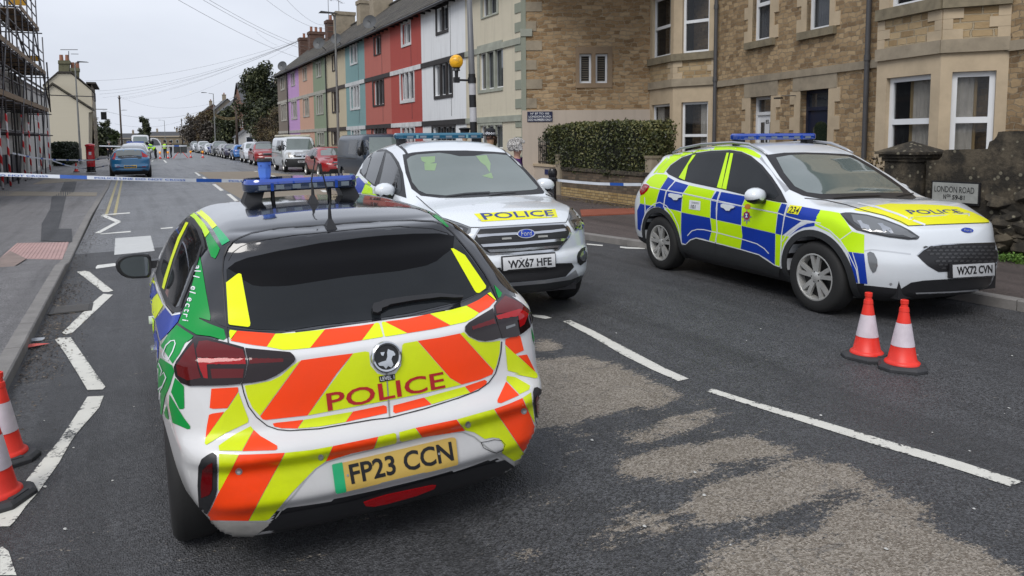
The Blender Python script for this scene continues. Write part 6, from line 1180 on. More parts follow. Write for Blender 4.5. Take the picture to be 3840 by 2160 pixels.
        for ff, LL, (pf, w) in ((FR, L1, wins[0]), (SP, L2, wins[1])):
            w2 = (w[0], w[1], zsl[1], zsl[1]+1.75); b = MB(); ff.wall(b, 0, LL, 0, zc0, [w], .16); b.build('bay_wall', ASH, t, fix=False); b = MB(); ff.wall(b, 0, LL, zsl[1], ZT-.4, [w2], .16); b.build('bay_wall', ASH, t, fix=False)
            b = MB(); ff.wall(b, 0, LL, zc1, zsl[0], []); b.build('bay_panel', SM2, t, fix=False)
            ext = .07
            for z0, z1, dd, m_ in ((zc0, zc1, .06, ASHD), (zsl[0], zsl[1], .09, SILL)): m = MB(); ff.box(m, -.02, LL+ext*0, z0, z1, -.05, dd); m.build('bay_band', m_, t)
            for j in range(3):
                zz = zc1+(zsl[0]-zc1)*j/3
                for (c0, c1) in ((0, .30 if j % 2 == 0 else .15), (LL-(.18 if j % 2 == 0 else .3), LL)): m = MB(); ff.box(m, c0+.002, c1, zz, zz+(zsl[0]-zc1)/3-.004, 0, .018); m.build('bay_quoin', ASH, t)
            cu = [(0, .55, 0, 1, CURT), (.55, .62, .1, 1, DRAPE), (0, 1, 0, .36, CURT)] if hi else [(.62, .95, 0, 1, CURT)]
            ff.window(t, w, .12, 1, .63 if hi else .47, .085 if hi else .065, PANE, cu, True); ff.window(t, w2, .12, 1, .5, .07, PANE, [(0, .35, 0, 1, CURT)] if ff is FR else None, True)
            m = MB(); ff.box(m, w[0]-.06, w[1]+.06, w[2]-.1, w[2], -.02, .07); m.build('sill', SILL, t)
        b = MB(); c0 = FR.P(L1, 0); c1 = F.P(b0+P_*.8 if hi == 0 else b0+P_*.8, 0); b.quad(c0, c1, c1+Vector((0, 0, ZT-.4)), c0+Vector((0, 0, ZT-.4))); b.quad(c0+Vector((0, 0, ZT-.4)), FR.P(0, ZT-.4), B+Vector((0, 0, ZT-.4)), F.P(b0+P_*.8, ZT-.4)); b.build('bay_side', ASH, t, fix=False)
        if hi == 0:
            for j in range(5): m = MB(); z = .6+j*1.15; FR.box(m, L1-.16, L1-.06, z, z+.6, 0, .012); m.build('carved_panel', stonecol('carved_dark', (.16, .12, .08), .9), t)
        m = MB(); c0 = F.P(uA-.02 if hi == 0 else uB, 0, .09); m.tube([c0, c0+Vector((0, 0, ZT))], .052, 10)
        for z in (1.1, 3.25, 5.2): m.tube([c0+Vector((0, 0, z)), c0+Vector((0, 0, z+.12))], .066, 10)
        m.build('down_pipe', PIPE, t, smooth=True, angle=40)
build_stone()
# ---------------------------------------------------------------- garden walls, hedges, signs and posts
def leafmat(name, c1, c2, c3):
    if name in MT: return MT[name]
    n = NB(name); oi = n.n('ShaderNodeAttribute'); oi.attribute_name = 'tone'; n.col(n.ramp(oi.outputs['Fac'], [(0., c1), (.5, c2), (1., c3)])).rough(.45).spec(.4); n.b.inputs['Transmission Weight'].default_value = 0; MT[name] = n.m; return n.m
def foliage(name, pts, size, mat, parent=None, seed=1, out=None, core=None):
    """one small folded leaf clump per point; tone varies per clump"""
    rs = np.random.RandomState(seed); n = len(pts); P = np.array(pts, float)
    a = rs.normal(size=(n, 3)); 
    if out is not None: a = a*.7+np.array(out)
    a /= np.linalg.norm(a, axis=1)[:, None]; r_ = rs.normal(size=(n, 3)); u = np.cross(a, r_); u /= np.linalg.norm(u, axis=1)[:, None]; v = np.cross(a, u); s = size*(.6+.8*rs.rand(n))[:, None]
    V = np.stack([P-u*s, P+v*s*.55+a*s*.25, P+u*s, P-v*s*.55+a*s*.2], 1).reshape(-1, 3); F = np.arange(4*n).reshape(-1, 4)
    low = np.sin(P[:, 0]*1.9+seed)+np.sin(P[:, 1]*2.3)+np.sin(P[:, 2]*2.9+1); tone = np.clip(.42+.13*low+.28*rs.normal(size=n), 0, 1)
    me = bpy.data.meshes.new(name); me.from_pydata(V.tolist(), [], F.tolist()); at = me.attributes.new('tone', 'FLOAT', 'POINT'); at.data.foreach_set('value', np.repeat(tone, 4)); return mesh_obj(name, me, mat, parent)
HEDGE = leafmat('privet_leaf', (.018, .022, .010), (.062, .076, .024), (.19, .18, .07)); IVY = leafmat('ivy_leaf', (.012, .018, .008), (.040, .052, .022), (.12, .13, .055)); BROWNL = leafmat('brown_leaf', (.03, .02, .012), (.09, .062, .03), (.20, .16, .07)); TWIG = leafmat('twig', (.03, .025, .02), (.06, .05, .04), (.10, .085, .065))
def hedge(name, label, cat, c, e, L_, W_, z0, z1, n, seed, size=.05, mat=None, top=.06):
    t = thing(name, label, cat, (c[0], c[1], 0)); rs = np.random.RandomState(seed); e = np.array([e[0], e[1], 0.]); w = np.array([-e[1], e[0], 0.]); pts = []
    while len(pts) < n:
        u, v, z = rs.rand()*2-1, rs.rand()*2-1, rs.rand()*2-1; m = (abs(u)**9+abs(v)**7+abs(z)**7)**.125
        if m < .72 or rs.rand() > 1.: continue
        k = (1+top*(math.sin(u*9+seed)+math.sin(v*7+z*6+u*4))+.03*rs.normal())/max(m, .9) if m > .8 else 1
        pts.append(np.array([c[0], c[1], (z0+z1)/2])+e*u*k*L_/2+w*v*k*W_/2+np.array([0, 0, z*k*(z1-z0)/2]))
    foliage('foliage', pts, size, mat or HEDGE, t, seed)
    b = MB(); b.box((c[0], c[1], (z0+z1)/2), (L_*.88, W_*.8, (z1-z0)*.88), (Vector(e), Vector(w), Vector((0, 0, 1)))); b.build('branches', flat('hedge_core', (.010, .012, .006), .9), t); return t
def tree(name, label, x, y, h, r_, n, seed, mat, size=.22, trunk=.3, group=None, base=.15, bare=False, lean=0, cat='tree'):
    t = thing(name, label, cat, (x, y, 0), 0, group); rs = np.random.RandomState(seed); b = MB(); b.tube([(x, y, -.2), (x+lean*.3, y, h*.35), (x+lean*.7, y, h*.7), (x+lean, y, h*.95)], [trunk, trunk*.7, trunk*.35, .03], 8)
    br = []
    for i in range(26 if bare else 14):
        z = h*(base+.1+.75*rs.rand()); a = rs.rand()*6.28; l = r_*(.5+.6*rs.rand())*(1.05-z/h*.6); p0 = Vector((x+lean*z/h, y, z)); p1 = p0+Vector((math.cos(a)*l*.5, math.sin(a)*l*.5, l*.35)); p2 = p1+Vector((math.cos(a+.3)*l*.5, math.sin(a+.3)*l*.5, l*.4)); b.tube([p0, p1, p2], [trunk*.3, trunk*.16, .015], 5, cap=False); br += [p1, p2, p1.lerp(p2, .5)]
    b.build('trunk', stonecol('bark', (.06, .05, .038), .9, .3, 8), t, smooth=True)
    cl = [(np.array([x+lean*q/h, y, q]), r_*(.35+.45*rs.rand())) for q in h*(base+.1+.82*rs.rand(10))]; cl = [(c+np.array([math.cos(a), math.sin(a), 0])*r_*.55*rs.rand()*(1.25-c[2]/h), k*(1.25-c[2]/h*.75)) for (c, k), a in zip(cl, rs.rand(10)*6.28)]+[(np.array(p), r_*.22+.1) for p in br]
    pts = []; wts = np.array([k**2.2 for c, k in cl]); wts /= wts.sum()
    for i in rs.choice(len(cl), n, p=wts): c, k = cl[i]; d = rs.normal(size=3); d /= np.linalg.norm(d); pts.append(c+d*k*(rs.rand()**.45)*np.array([1, 1, .95]))
    pts = [p for p in pts if p[2] > h*base*.6]
    foliage('crown', pts, size, mat, t, seed); return t
BRICKW = masonry('garden_brick', (0, 1), [(.05, .035, .025), (.11, .078, .052), (.17, .125, .085)], (.10, .085, .065), .225, .075, .009, .004, .9, .6, (.06, .055, .035)); BUFFB = masonry('buff_brick', (0, 1), [(.22, .14, .05), (.34, .235, .10), (.42, .31, .15)], (.13, .10, .07), .225, .075, .009, .003, .85, .5)
LICH = NB('lichened_stone'); _f = LICH.noise(LICH.geo, 3, 6, .7); _v = LICH.n('ShaderNodeTexVoronoi'); LICH.l(LICH.geo, _v.inputs['Vector']); _v.inputs['Scale'].default_value = 9
_c = LICH.mix(LICH.ramp(_f, [(.45, 0.), (.62, 1.)]), (.028, .024, .018), (.11, .09, .062)); _c = LICH.mix(LICH.ramp(LICH.math('ADD', _v.outputs['Distance'], LICH.math('MULTIPLY', _f, .5)), [(.40, .8), (.46, 0.)]), _c, (.24, .22, .16)); LICH.col(_c).rough(.95); LICH.bump(LICH.noise(LICH.geo, 16, 6, .75), 1., .03); LICH = LICH.m
def build_gardens():
    w0, w1 = Vector((10.98, 18.45, 0)), Vector((10.72, 13.9, 0)); f = Fac((w0.x, w0.y), tuple((w1-w0).normalized())[:2]); L_ = (w1-w0).length
    t = thing('garden_wall', 'low brick garden wall with buff lower courses below the hedge', 'wall', (w0.x, w0.y, 0)); b = MB(); f.box(b, 0, L_, 0, .37, -.25, .03); b.build('lower_courses', BUFFB, t); b = MB(); f.box(b, 0, L_, .37, .84, -.24, 0); b.build('upper_courses', BRICKW, t); b = MB(); f.box(b, 0, L_, .84, .93, -.27, .04); b.build('coping', LICH, t)
    for (px, zt, lab) in ((2093, 1.22, 'plain stone gatepost at the left end of the low brick wall'), (2434, 1.26, 'plain stone gatepost nearest the check sided police car')):
        u = f.uz(px, 600)[0]; t = at0('gatepost', lab, 'post', f.P(u, 0)); b = MB(); f.box(b, u-.13, u+.13, 0, zt, -.26, .02); b.build('stone_shaft', ASHD, t); b = MB(); f.box(b, u-.15, u+.15, zt, zt+.06, -.28, .04); b.build('capstone', SILL, t)
    c = Vector((11.25, 16.7, 0)); hedge('hedge', 'big clipped privet hedge above the low brick wall', 'hedge', (c.x, c.y), (f.e.x, f.e.y), 5.1, .8, .78, 2.13, 26000, 5, .038, top=.035)
    # railing and shrub to the left
    g0 = f.P(-2.6, 0); t = at0('garden_wall', 'low cream rendered wall with a small blue plaque', 'wall', f.P(-1.3, 0)); b = MB(); f.box(b, -3.3, -.25, 0, .9, -.25, -.02); b.build('rendered_wall', MT['pinkish_render'], t); b = MB(); f.box(b, -3.35, -.22, .9, .97, -.29, .02); b.build('coping', ASH, t)
    b = MB(); r_ = f.rect('k', 457, 528, 758, 820); f.box(b, r_[0], r_[1], r_[2], r_[3], -.018, .0); o = b.build('plaque', flat('navy_plaque', (.012, .02, .09), .4), t)
    t = at0('iron_railing', 'black iron railing standing on the cream wall', 'railing', f.P(-1.5, 0))
    for i in range(24): b = MB(); u = -3.2+i*.125; f.box(b, u-.008, u+.008, .97, 1.6, -.15, -.134); b.add([f.P(u-.02, 1.6, -.142), f.P(u+.02, 1.6, -.142), f.P(u, 1.68, -.142), f.P(u, 1.6, -.12)], [(0, 1, 2), (0, 3, 2), (1, 2, 3)]); b.build('bar', TRIM, t)
    for z in (1.02, 1.5): b = MB(); f.box(b, -3.25, -.28, z, z+.03, -.155, -.13); b.build('rail', TRIM, t)
    c = f.P(-1.6, 0, -.7); hedge('shrub', 'dark loose shrub behind the black railing', 'shrub', (c.x, c.y), (f.e.x, f.e.y), 2.9, .9, .5, 2.0, 6000, 9, .05, IVY, .12)
    # right-hand stone wall, pier and street sign
    X = 10.25; wf = Fac((X, 0), (0, 1)); t = thing('stone_wall', 'tall lichened stone wall with a stepped curved top carrying the London Road sign', 'wall', (X, 5.5, 0))
    q = [wf.uz(*p) for p in cr_('l', [(830, 462), (900, 458), (960, 452), (1000, 420), (1020, 345), (1060, 336), (1300, 332), (1520, 328), (1540, 245), (1590, 225), (1625, 180), (1640, 135), (1700, 128), (1932, 122)])]; q.append((q[-1][0]-6, q[-1][1]+.05)); q = q+[(q[-1][0], 0.), (q[0][0], 0.)]
    b = MB(); b.prism([wf.P(u, z) for u, z in q], Vector((.35, 0, 0))); b.build('masonry', LICH, t)
    for j in range(26):
        b = MB(); rs = random.Random(j); p = wf.P(*wf.uz(*cr_('l', [(1480+rs.random()*500, 830+rs.random()*620)])[0]), .0); s_ = .10+.12*rs.random()
        b.lathe([(0, -s_*.5), (s_*.7, -s_*.4), (s_, 0), (s_*.75, s_*.35), (0, s_*.5)], p+Vector((.05, 0, 0)), 7, (rs.random()-.5, rs.random()-.5, 1)); b.build('boulder', LICH, t, smooth=True, angle=50) if p.z > .05 else None
    r_ = [wf.uz(*p, .03) for p in cr_('l', [(903, 726), (1418, 702), (1418, 916), (903, 945)])]; sg = thing('street_sign', 'grey white street sign reading London Road Nos 59-81 on the stone wall', 'sign', (X, r_[0][0], 0)); u0, u1 = r_[0][0], r_[1][0]; z0, z1 = (r_[2][1]+r_[3][1])/2, (r_[0][1]+r_[1][1])/2
    b = MB(); wf.box(b, u1-.02, u0+.02, z0-.03, z1+.02, .0, .028); b.build('backing', TRIM, sg); b = MB(); wf.box(b, u1, u0, z0, z1, .0281, .04); b.build('sign_plate', stonecol('grubby_enamel', (.34, .35, .33), .5, .25, 9, .1), sg); W = u0-u1; hh = z1-z0; ex = Vector((0, -1, 0)); zz = Vector((0, 0, 1))
    for txt, a, w, y, th, bd in (('LONDON ROAD', .05, .88, .5, .32, 0), ('N', .26, .06, .14, .24, .02), ('OS', .335, .09, .25, .15, .02), ('59-81', .46, .27, .14, .24, .02)): text3d('lettering', txt, wf.P(u0-W*a, z0+hh*y, .043), ex, zz, W*w, hh*th, BLACKT, sg, bd)
    pc = Vector((X+.12, 0, 0)); d = ray(*cr_('l', [(650, 500)])[0]); tt = (pc.x)/d.x; y = d.y*tt; t = thing('gate_pier', 'square stone gate pier with a pyramid cap, left of the street sign', 'pier', (pc.x, y, 0)); ax = (Vector((1, 0, 0)), Vector((0, 1, 0)), zz)
    b = MB(); b.box((pc.x, y, .72), (.50, .50, 1.44)); b.build('shaft', LICH, t); b = MB(); b.box((pc.x, y, 1.39), (.56, .56, .05)); b.box((pc.x, y, 1.44), (.62, .62, .05)); b.box((pc.x, y, 1.485), (.70, .70, .035)); b.add([(pc.x-.35, y-.35, 1.503), (pc.x+.35, y-.35, 1.503), (pc.x+.35, y+.35, 1.503), (pc.x-.35, y+.35, 1.503), (pc.x, y, 1.66)], [(0, 1, 4), (1, 2, 4), (2, 3, 4), (3, 0, 4)]); b.build('cap', LICH, t)
    rs = np.random.RandomState(3); t = thing('shrub', 'little flowering shrub squeezed beside the gate pier', 'shrub', (11.1, y+1.1, 0)); foliage('foliage', (np.array([10.95, y+.9, .9])+rs.normal(size=(700, 3))*np.array([.25, .25, .25])), .04, BROWNL, t, 4)
    c_ = G(*cr_('7', [(1860, 575)])[0], .12); t = thing('weed', 'bright green weed at the foot of the stone wall', 'plant', tuple(c_)); foliage('leaves', np.array([c_.x, c_.y, .16])+rs.normal(size=(400, 3))*np.array([.09, .16, .03]), .025, leafmat('weed_leaf', (.03, .07, .01), (.07, .15, .02), (.14, .25, .05)), t, 6)
    t = thing('leaf_litter', 'dead leaves and moss along the foot of the low brick wall', 'leaf litter', (10.4, 16, 0)); tag(t, kind='stuff') if 0 else None
    foliage('leaves', np.stack([10.55-.25*np.abs(rs.normal(size=900)), 13.5+5*rs.rand(900), .13+.01*rs.rand(900)], -1), .022, BROWNL, t, 8, out=(0, 0, 3))
build_gardens()
# ---------------------------------------------------------------- everything else in the street
Z3 = Vector((0, 0, 1))
def tx(px, Y_): d = ray(px, 530); return d.x/d.y*Y_       # x of a pixel column at distance Y along the street
def cot_poly(k, pts, y):
    return [onplane(*p, (0, y, 0), (0, 1, 0)) for p in cr_(k, pts)]
def gable_house(name, label, x0, x1, y0, y1, ze, zr, wall, roof, ridge='y', wins=True, chim=(.5,), group=None, cat='house'):
    t = thing(name, label, cat, (x0, y0, 0), 0, group); b = MB()
    if ridge == 'y':
        xm = (x0+x1)/2; b.prism([(x0, y0, -.2), (x1, y0, -.2), (x1, y0, ze), (xm, y0, zr-.1), (x0, y0, ze)], (0, y1-y0, 0)); b.build('wall', wall, t)
        b = MB(); o = .25; b.add([(x0-o, y0-o, ze-o*.6), (xm, y0-o, zr), (x1+o, y0-o, ze-o*.6), (x0-o, y1+o, ze-o*.6), (xm, y1+o, zr), (x1+o, y1+o, ze-o*.6)], [(0, 1, 4, 3), (1, 2, 5, 4)])
        cx = [(xm, y0+.6+(y1-y0-1.2)*c) for c in chim]
    else:
        ym = (y0+y1)/2; b.prism([(x0, y0, -.2), (x0, y1, -.2), (x0, y1, ze), (x0, ym, zr-.1), (x0, y0, ze)], (x1-x0, 0, 0)); b.build('wall', wall, t)
        b = MB(); o = .25; b.add([(x0-o, y0-o, ze-o*.6), (x0-o, ym, zr), (x0-o, y1+o, ze-o*.6), (x1+o, y0-o, ze-o*.6), (x1+o, ym, zr), (x1+o, y1+o, ze-o*.6)], [(0, 3, 4, 1), (1, 4, 5, 2)])
        cx = [(x0+.6+(x1-x0-1.2)*c, ym) for c in chim]
    ro = b.build('roof', roof, t)
    for i, (a, c) in enumerate(cx):
        b = MB(); b.box((a, c, zr+.25), (.75, 1.1, 1.7)); b.box((a, c, zr+1.1), (.85, 1.2, .12)); co = b.build('chimney', ASHD, t); co.parent = ro
        for k in (-.3, .3): b = MB(); b.lathe([(.12, 0), (.10, .4)], (a, c+k, zr+1.15), 8); b.build('chimney_pot', MT['terracotta'], t).parent = co
    if wins:
        for z in ((1.0, 2.3), (3.6, 4.8)):
            if z[1] > ze: continue
            for k in range(int((x1-x0)/2.4)): u = x0+1.0+k*2.3; b = MB(); b.box((u+.5, y0-.03, (z[0]+z[1])/2), (1.0, .08, z[1]-z[0])); w = b.build('window', UPVC, t); b = MB(); b.box((u+.5, y0-.08, (z[0]+z[1])/2), (.8, .02, z[1]-z[0]-.2)); b.build('pane', PANEO, t).parent = w
            for k in range(int((y1-y0)/2.6)):
                for xx, s_ in ((x0, -1), (x1, 1)): u = y0+1.1+k*2.5; b = MB(); b.box((xx+s_*.03, u+.5, (z[0]+z[1])/2), (.08, 1.0, z[1]-z[0])); w = b.build('window', UPVC, t); b = MB(); b.box((xx+s_*.08, u+.5, (z[0]+z[1])/2), (.02, .8, z[1]-z[0]-.2)); b.build('pane', PANEO, t).parent = w
    return t
CREAM = render_wall('cream_render', (.54, .50, .41), .3, False, (1, 0)); STONEF = masonry('far_stone', (0, 1), [(.15, .12, .085), (.25, .20, .14), (.34, .28, .20)], (.25, .21, .15), .4, .16, .015, .03); DULL = stonecol('dull_stone', (.17, .15, .125), .9, .3, 2.); SLATE = flat('slate', (.07, .072, .078), .7, var=.25)
SCAF = flat('scaffold_tube', (.10, .095, .10), .45, metal=.5, var=.3); PLANK = stonecol('scaffold_board', (.22, .155, .095), .8, .3, 8, .4); WRAP = flat('white_sheeting', (.55, .54, .50), .6, var=.15, vsc=2.)
CRED = flat('cone_red', (.78, .035, .02), .45, var=.12, vsc=9); CWHITE = flat('cone_sleeve', (.62, .55, .60), .5, var=.12, vsc=12); CBASE = flat('cone_base', (.035, .036, .04), .65, var=.25, vsc=9, bump=.2)
NB_ = NB('red_white_wrap'); _s = NB_.sep(NB_.geo); _w0 = NB_.n('ShaderNodeTexWave'); NB_.l(NB_.map(NB_.geo, (1.5, 1.5, 1.25)), _w0.inputs['Vector']); _w0.bands_direction = 'DIAGONAL'; _w0.inputs['Scale'].default_value = .75
NB_.col(NB_.ramp(_w0.outputs['Fac'], [(.42, (.62, .02, .025)), (.5, (.68, .66, .66))])).rough(.5); WRAPRW = NB_.m
def build_left():
    X = -4.35; XI = -5.55; t = thing('scaffolding', 'tall scaffolding with boarded lifts and red and white wrapped poles on the left pavement', 'scaffolding', (X, 42, 0)); zs = [2.25, 3.5, 5.65, 7.9]
    ys = [33.6, 35.6, 38, 40.4, 42.8, 45.2, 47.4, 49.6, 52.2]
    for i, y in enumerate(ys):
        top = [11.5, 11.5, 11.4, 10.7, 11.3, 10.9, 10.4, 9.6, 7.9][i]
        for x, tp in ((X, top), (XI, top-.6)):
            b = MB(); b.tube([(x, y, 0), (x+.03, y, tp)], .034, 6); b.build('standard', SCAF, t, smooth=True); 
            if x == X and i not in (2, 5, 7): b = MB(); b.tube([(x, y, .05), (x, y, [3.2, 2.9, 4.2, 3.0, 2.7, 3.0, 3.3, 2.8, 2.6][i])], .043, 6); b.build('warning_wrap', WRAPRW, t, smooth=True)
        for z in zs:
            if z < top: b = MB(); b.tube([(X+.25, y+.06, z-.1), (XI-.6, y+.06, z-.1)], .034, 6); b.build('transom', SCAF, t, smooth=True)
        if i % 2 == 0 and i < 8: b = MB(); b.tube([(X+.06, y, .3 if i % 4 else 2.3), (X+.06, ys[min(i+2, 8)], 5.7 if i % 4 else 7.8)], .034, 6); b.build('brace', SCAF, t, smooth=True)
    for z in zs+[4.4, 4.9, 6.55, 7.05, 8.8, 9.3, 10.1]:
        y1 = 52.6 if z < 7.5 else 50.0
        for x in (X-.05, XI): b = MB(); b.tube([(x, 30, z), (x, y1, z-.02)], .034, 6); b.build('ledger', SCAF, t, smooth=True)
    for z, y0, y1 in ((3.5, 30, 52.8), (5.65, 30, 52.6), (7.9, 42.0, 50.2), (7.9, 30, 36)):
        for k in range(5): b = MB(); b.box((X-.13-k*.235, (y0+y1)/2, z+.06), (.225, y1-y0, .045)); b.build('board', PLANK, t)
        b = MB(); b.box((X+.05, (y0+y1)/2, z+.17), (.04, y1-y0, .22)); b.build('toe_board', PLANK, t); b = MB(); b.box(((X+XI)/2, y1+.05, z+.17), (1.2, .04, .22)); b.build('toe_board', PLANK, t)
    for y, z in ((46.2, 8.9), (50.6, 5.9+.6)):
        b = MB(); b.box((X-.5, y, z), (.9, .05, .3)); b.box((X-.93, y, z-.5), (.05, .05, 1.0)); b.box((X-.07, y, z-.5), (.05, .05, 1.0)); b.build('loading_gate', flat('gate_yellow', (.55, .30, .02), .5), t)
    for a, c in (((X-.3, 47.0, 5.7), (X-.9, 49.0, 8.0)), ((X-.2, 49.2, 5.8), (X-.8, 46.6, 7.9)), ((X+.3, 51.2, 3.5), (X-.2, 49.8, 8.2)), ((X+.2, 52.2, 3.6), (X+.3, 50.6, 6.3)), ((X-.4, 44.0, 3.6), (X-.9, 46.8, 6.2))): b = MB(); b.tube([a, c], .04, 6); b.build('brace', SCAF, t, smooth=True)
    b = MB(); b.tube([(X-.5, 52.3, 4.55), (X+2.6, 52.6, 4.5)], .03, 6); b.tube([(X+2.55, 52.6, 4.2), (X+2.55, 52.6, 4.7)], .05, 5); b.build('long_tube', SCAF, t)
    # the building behind it
    t = thing('stone_building', 'dark stone building wrapped in scaffolding at the left edge', 'building', (-6.2, 40, 0)); f = Fac((-6.2, 0), (0, 1)); b = MB(); hs = [(30+k*3.6, 31.2+k*3.6, z, z+1.6) for k in range(6) for z in (1.0, 4.1)]; f.wall(b, 24, 50.5, 0, 8.2, hs, .15); b.build('wall', masonry('scaffolded_stone', (0, 1), [(.05, .04, .03), (.11, .09, .07), (.19, .15, .11)], (.14, .12, .09), .35, .14, .013, .03), t, fix=False)
    for h in hs: f.window(t, h, .1, 2, None, .07)
    b = MB(); b.quad((-6.2, 50.5, 0), (-14, 50.5, 0), (-14, 50.5, 8.2), (-6.2, 50.5, 8.2)); b.build('end_wall', DULL, t, fix=False); b = MB(); b.add([(-6.0, 24, 8.1), (-6.0, 50.7, 8.1), (-10, 50.7, 11.5), (-10, 24, 11.5), (-14, 50.7, 8.1), (-14, 24, 8.1)], [(0, 1, 2, 3), (3, 2, 4, 5)]); b.build('roof', TILE, t, fix=False)
    b = MB(); q = [];  NN = 40
    for i in range(NN+1):
        y = 40.5+i*10/NN
        for j in range(9): z = .1+j*.74; q.append((-5.85+.06*math.sin(i*1.9+j*2.3), y, z+.03*math.sin(i*1.1)))
    b.add(q, [(i*9+j, i*9+j+1, (i+1)*9+j+1, (i+1)*9+j) for i in range(NN) for j in range(8)]); b.build('sheeting', WRAP, t, smooth=True, fix=False)
    t = thing('white_house', 'low white rendered house with pale blue windows between the scaffolding and the clipped hedge', 'house', (-5.6, 58, 0)); f = Fac((-5.3, 0), (0, 1)); b = MB(); hs = [(56.0, 57.4, .15, 2.3), (59.6, 60.8, .9, 2.2), (56.2, 57.4, 3.1, 4.3), (60, 61.2, 3.1, 4.3), (62.4, 63.6, .15, 2.3)]; f.wall(b, 50.8, 65.5, 0, 5.3, hs, .12); b.quad((-5.3, 50.8, 0), (-12, 50.8, 0), (-12, 50.8, 5.3), (-5.3, 50.8, 5.3)); b.add([(-5.3, 50.8, 5.3), (-12, 50.8, 5.3), (-8.6, 50.8, 8)], [(0, 1, 2)]); b.build('wall', render_wall('white_render_far', (.62, .61, .57), .3, False), t, fix=False)
    for h in hs: f.window(t, h, .08, 2, None, .07, glass=screen('blue_grey_glass', (.10, .13, .20)))
    b = MB(); b.add([(-5.0, 50.6, 5.2), (-5.0, 65.7, 5.2), (-8.6, 65.7, 8.1), (-8.6, 50.6, 8.1), (-12.2, 65.7, 5.2), (-12.2, 50.6, 5.2)], [(0, 1, 2, 3), (3, 2, 4, 5)]); b.build('roof', TILE, t, fix=False)
    # bins and bikes' worth of dark clutter behind the poles: a hoarding of black boards
    t = thing('hoarding', 'black board hoarding standing behind the wrapped scaffold poles', 'hoarding', (-4.9, 39, 0)); 
    for k in range(9): b = MB(); b.box((-4.85+.04*(k % 2), 36.6+k*.78, .62), (.05, .74, 1.24)); b.build('board', flat('black_board', (.012, .012, .02), .5), t)
    t = thing('iron_fence', 'black hooped iron fence at the left edge under the scaffolding', 'fence', (-4.7, 33, 0))
    for k in range(14): b = MB(); y = 30+k*.42; b.tube([(-4.75, y, 0), (-4.75, y, .95), (-4.75, y+.1, 1.05), (-4.75, y+.2, .95), (-4.75, y+.2, 0)], .012, 5); b.build('hoop', TRIM, t)
    b = MB(); b.tube([(-4.75, 29.5, .8), (-4.75, 36.3, .8)], .014, 5); b.build('rail', TRIM, t)
    hedge('hedge', 'low clipped dark hedge in front of the cream cottage', 'hedge', (-4.75, 71.5), (0, 1), 12.5, 1.2, 0, 1.72, 9000, 12, .09, leafmat('dark_hedge_leaf', (.006, .012, .004), (.014, .026, .007), (.03, .05, .014)), .02)
    # cream cottage
    t = thing('cottage', 'cream gabled cottage with mossy chimneys beyond the hedge', 'cottage', (-8, 92, 0)); Y = 91.
    b = MB(); g = cot_poly('a', [(325, 1120), (325, 650), (437, 556), (535, 556), (690, 684), (700, 860), (690, 1185)], Y); g[0].z = g[-1].z = -.1; g[0].x = g[1].x; b.prism(g, (0, 9, 0)); b.build('wall', CREAM, t)
    b = MB(); g = cot_poly('a', [(345, 1120), (345, 690), (395, 642), (700, 838), (668, 850), (668, 1185)], 89); g[0].z = g[-1].z = -.1; b.prism(g, (0, 1.9, 0)); b.build('extension_wall', CREAM, t)
    g = cot_poly('a', [(322, 652), (437, 551), (540, 551), (694, 680), (773, 738)], Y-.15); b = MB()
    for a, c in ((g[0], g[1]), (g[1], g[2]), (g[2], g[3])): b.prism([a, c, c+Z3*.18, a+Z3*.18], (0, 9.3, 0))
    b.build('roof', TILE, t)
    g = cot_poly('a', [(338, 690), (395, 636), (708, 836)], 88.8); b = MB()
    for a, c in ((g[0], g[1]), (g[1], g[2])): b.prism([a, c, c+Z3*.22, a+Z3*.22], (0, 2.3, 0))
    b.build('extension_roof', TILE, t)
    for x0, x1, zt, zb_ in ((437, 527, 455, 560), (530, 598, 512, 600)):
        g = cot_poly('a', [(x0+4, zb_), (x0+4, zt+25), (x1-4, zt+25), (x1-4, zb_)], Y+.5); b = MB(); b.prism(g, (0, 1.3, 0)); g2 = cot_poly('a', [(x0, zt+25), (x0, zt), (x1, zt), (x1, zt+25)], Y+.4); b.prism(g2, (0, 1.5, 0)); co = b.build('chimney', stonecol('mossy_chimney', (.13, .125, .075), .9, .3, 4), t)
        for fx in (.25, .75): p = g2[1].lerp(g2[2], fx); b = MB(); b.lathe([(.2, 0), (.17, .65)], p+Vector((0, .7, -.02)), 8); b.build('chimney_pot', MT['terracotta'], t).parent = co
    g = cot_poly('a', [(522, 600), (518, 385)], Y+1); b = MB(); b.tube([g[0], g[1]], .04, 5); a = cot_poly('a', [(455, 375), (587, 375), (535, 407), (592, 408)], Y+1); b.tube([a[0], a[1]], .035, 4); b.tube([a[2], a[3]], .03, 4); b.build('aerial', PIPE, t)
    xr = g[0].x; sf = Fac((-4.0, 0), (0, 1)); xs = cot_poly('a', [(690, 684)], Y)[0].x; sf = Fac((xs, 0), (0, 1)); hs = [(93+k*2.9, 94.1+k*2.9, z, z+2.0) for k in range(3) for z in (1.0, 4.2, 6.9)]; hs = [h for h in hs if h[3] < 8.6]; b = MB(); sf.wall(b, 91, 101, 0, 7.9, hs, .12); b.build('front_wall', STONEF, t, fix=False)
    for h in hs: sf.window(t, h, .1, 2, .5, .08)
    for j in range(7): b = MB(); z = .3+j*.9; sf.box(b, 90.95, 91.5, z, z+.45, -.02, .03); b.build('quoin', ASH, t)
    b = MB(); b.box((xs-.0, 96.2, 7.95), (.9, 10.6, .16)); b.build('front_roof', TILE, t)
    b = MB(); b.box((xs+.8, 99.2, 4.75), (.6, .06, .9)); b.tube([(xs, 99.2, 5.5), (xs+1.2, 99.2, 5.5)], .04, 5); b.build('hanging_sign', TRIM, t)
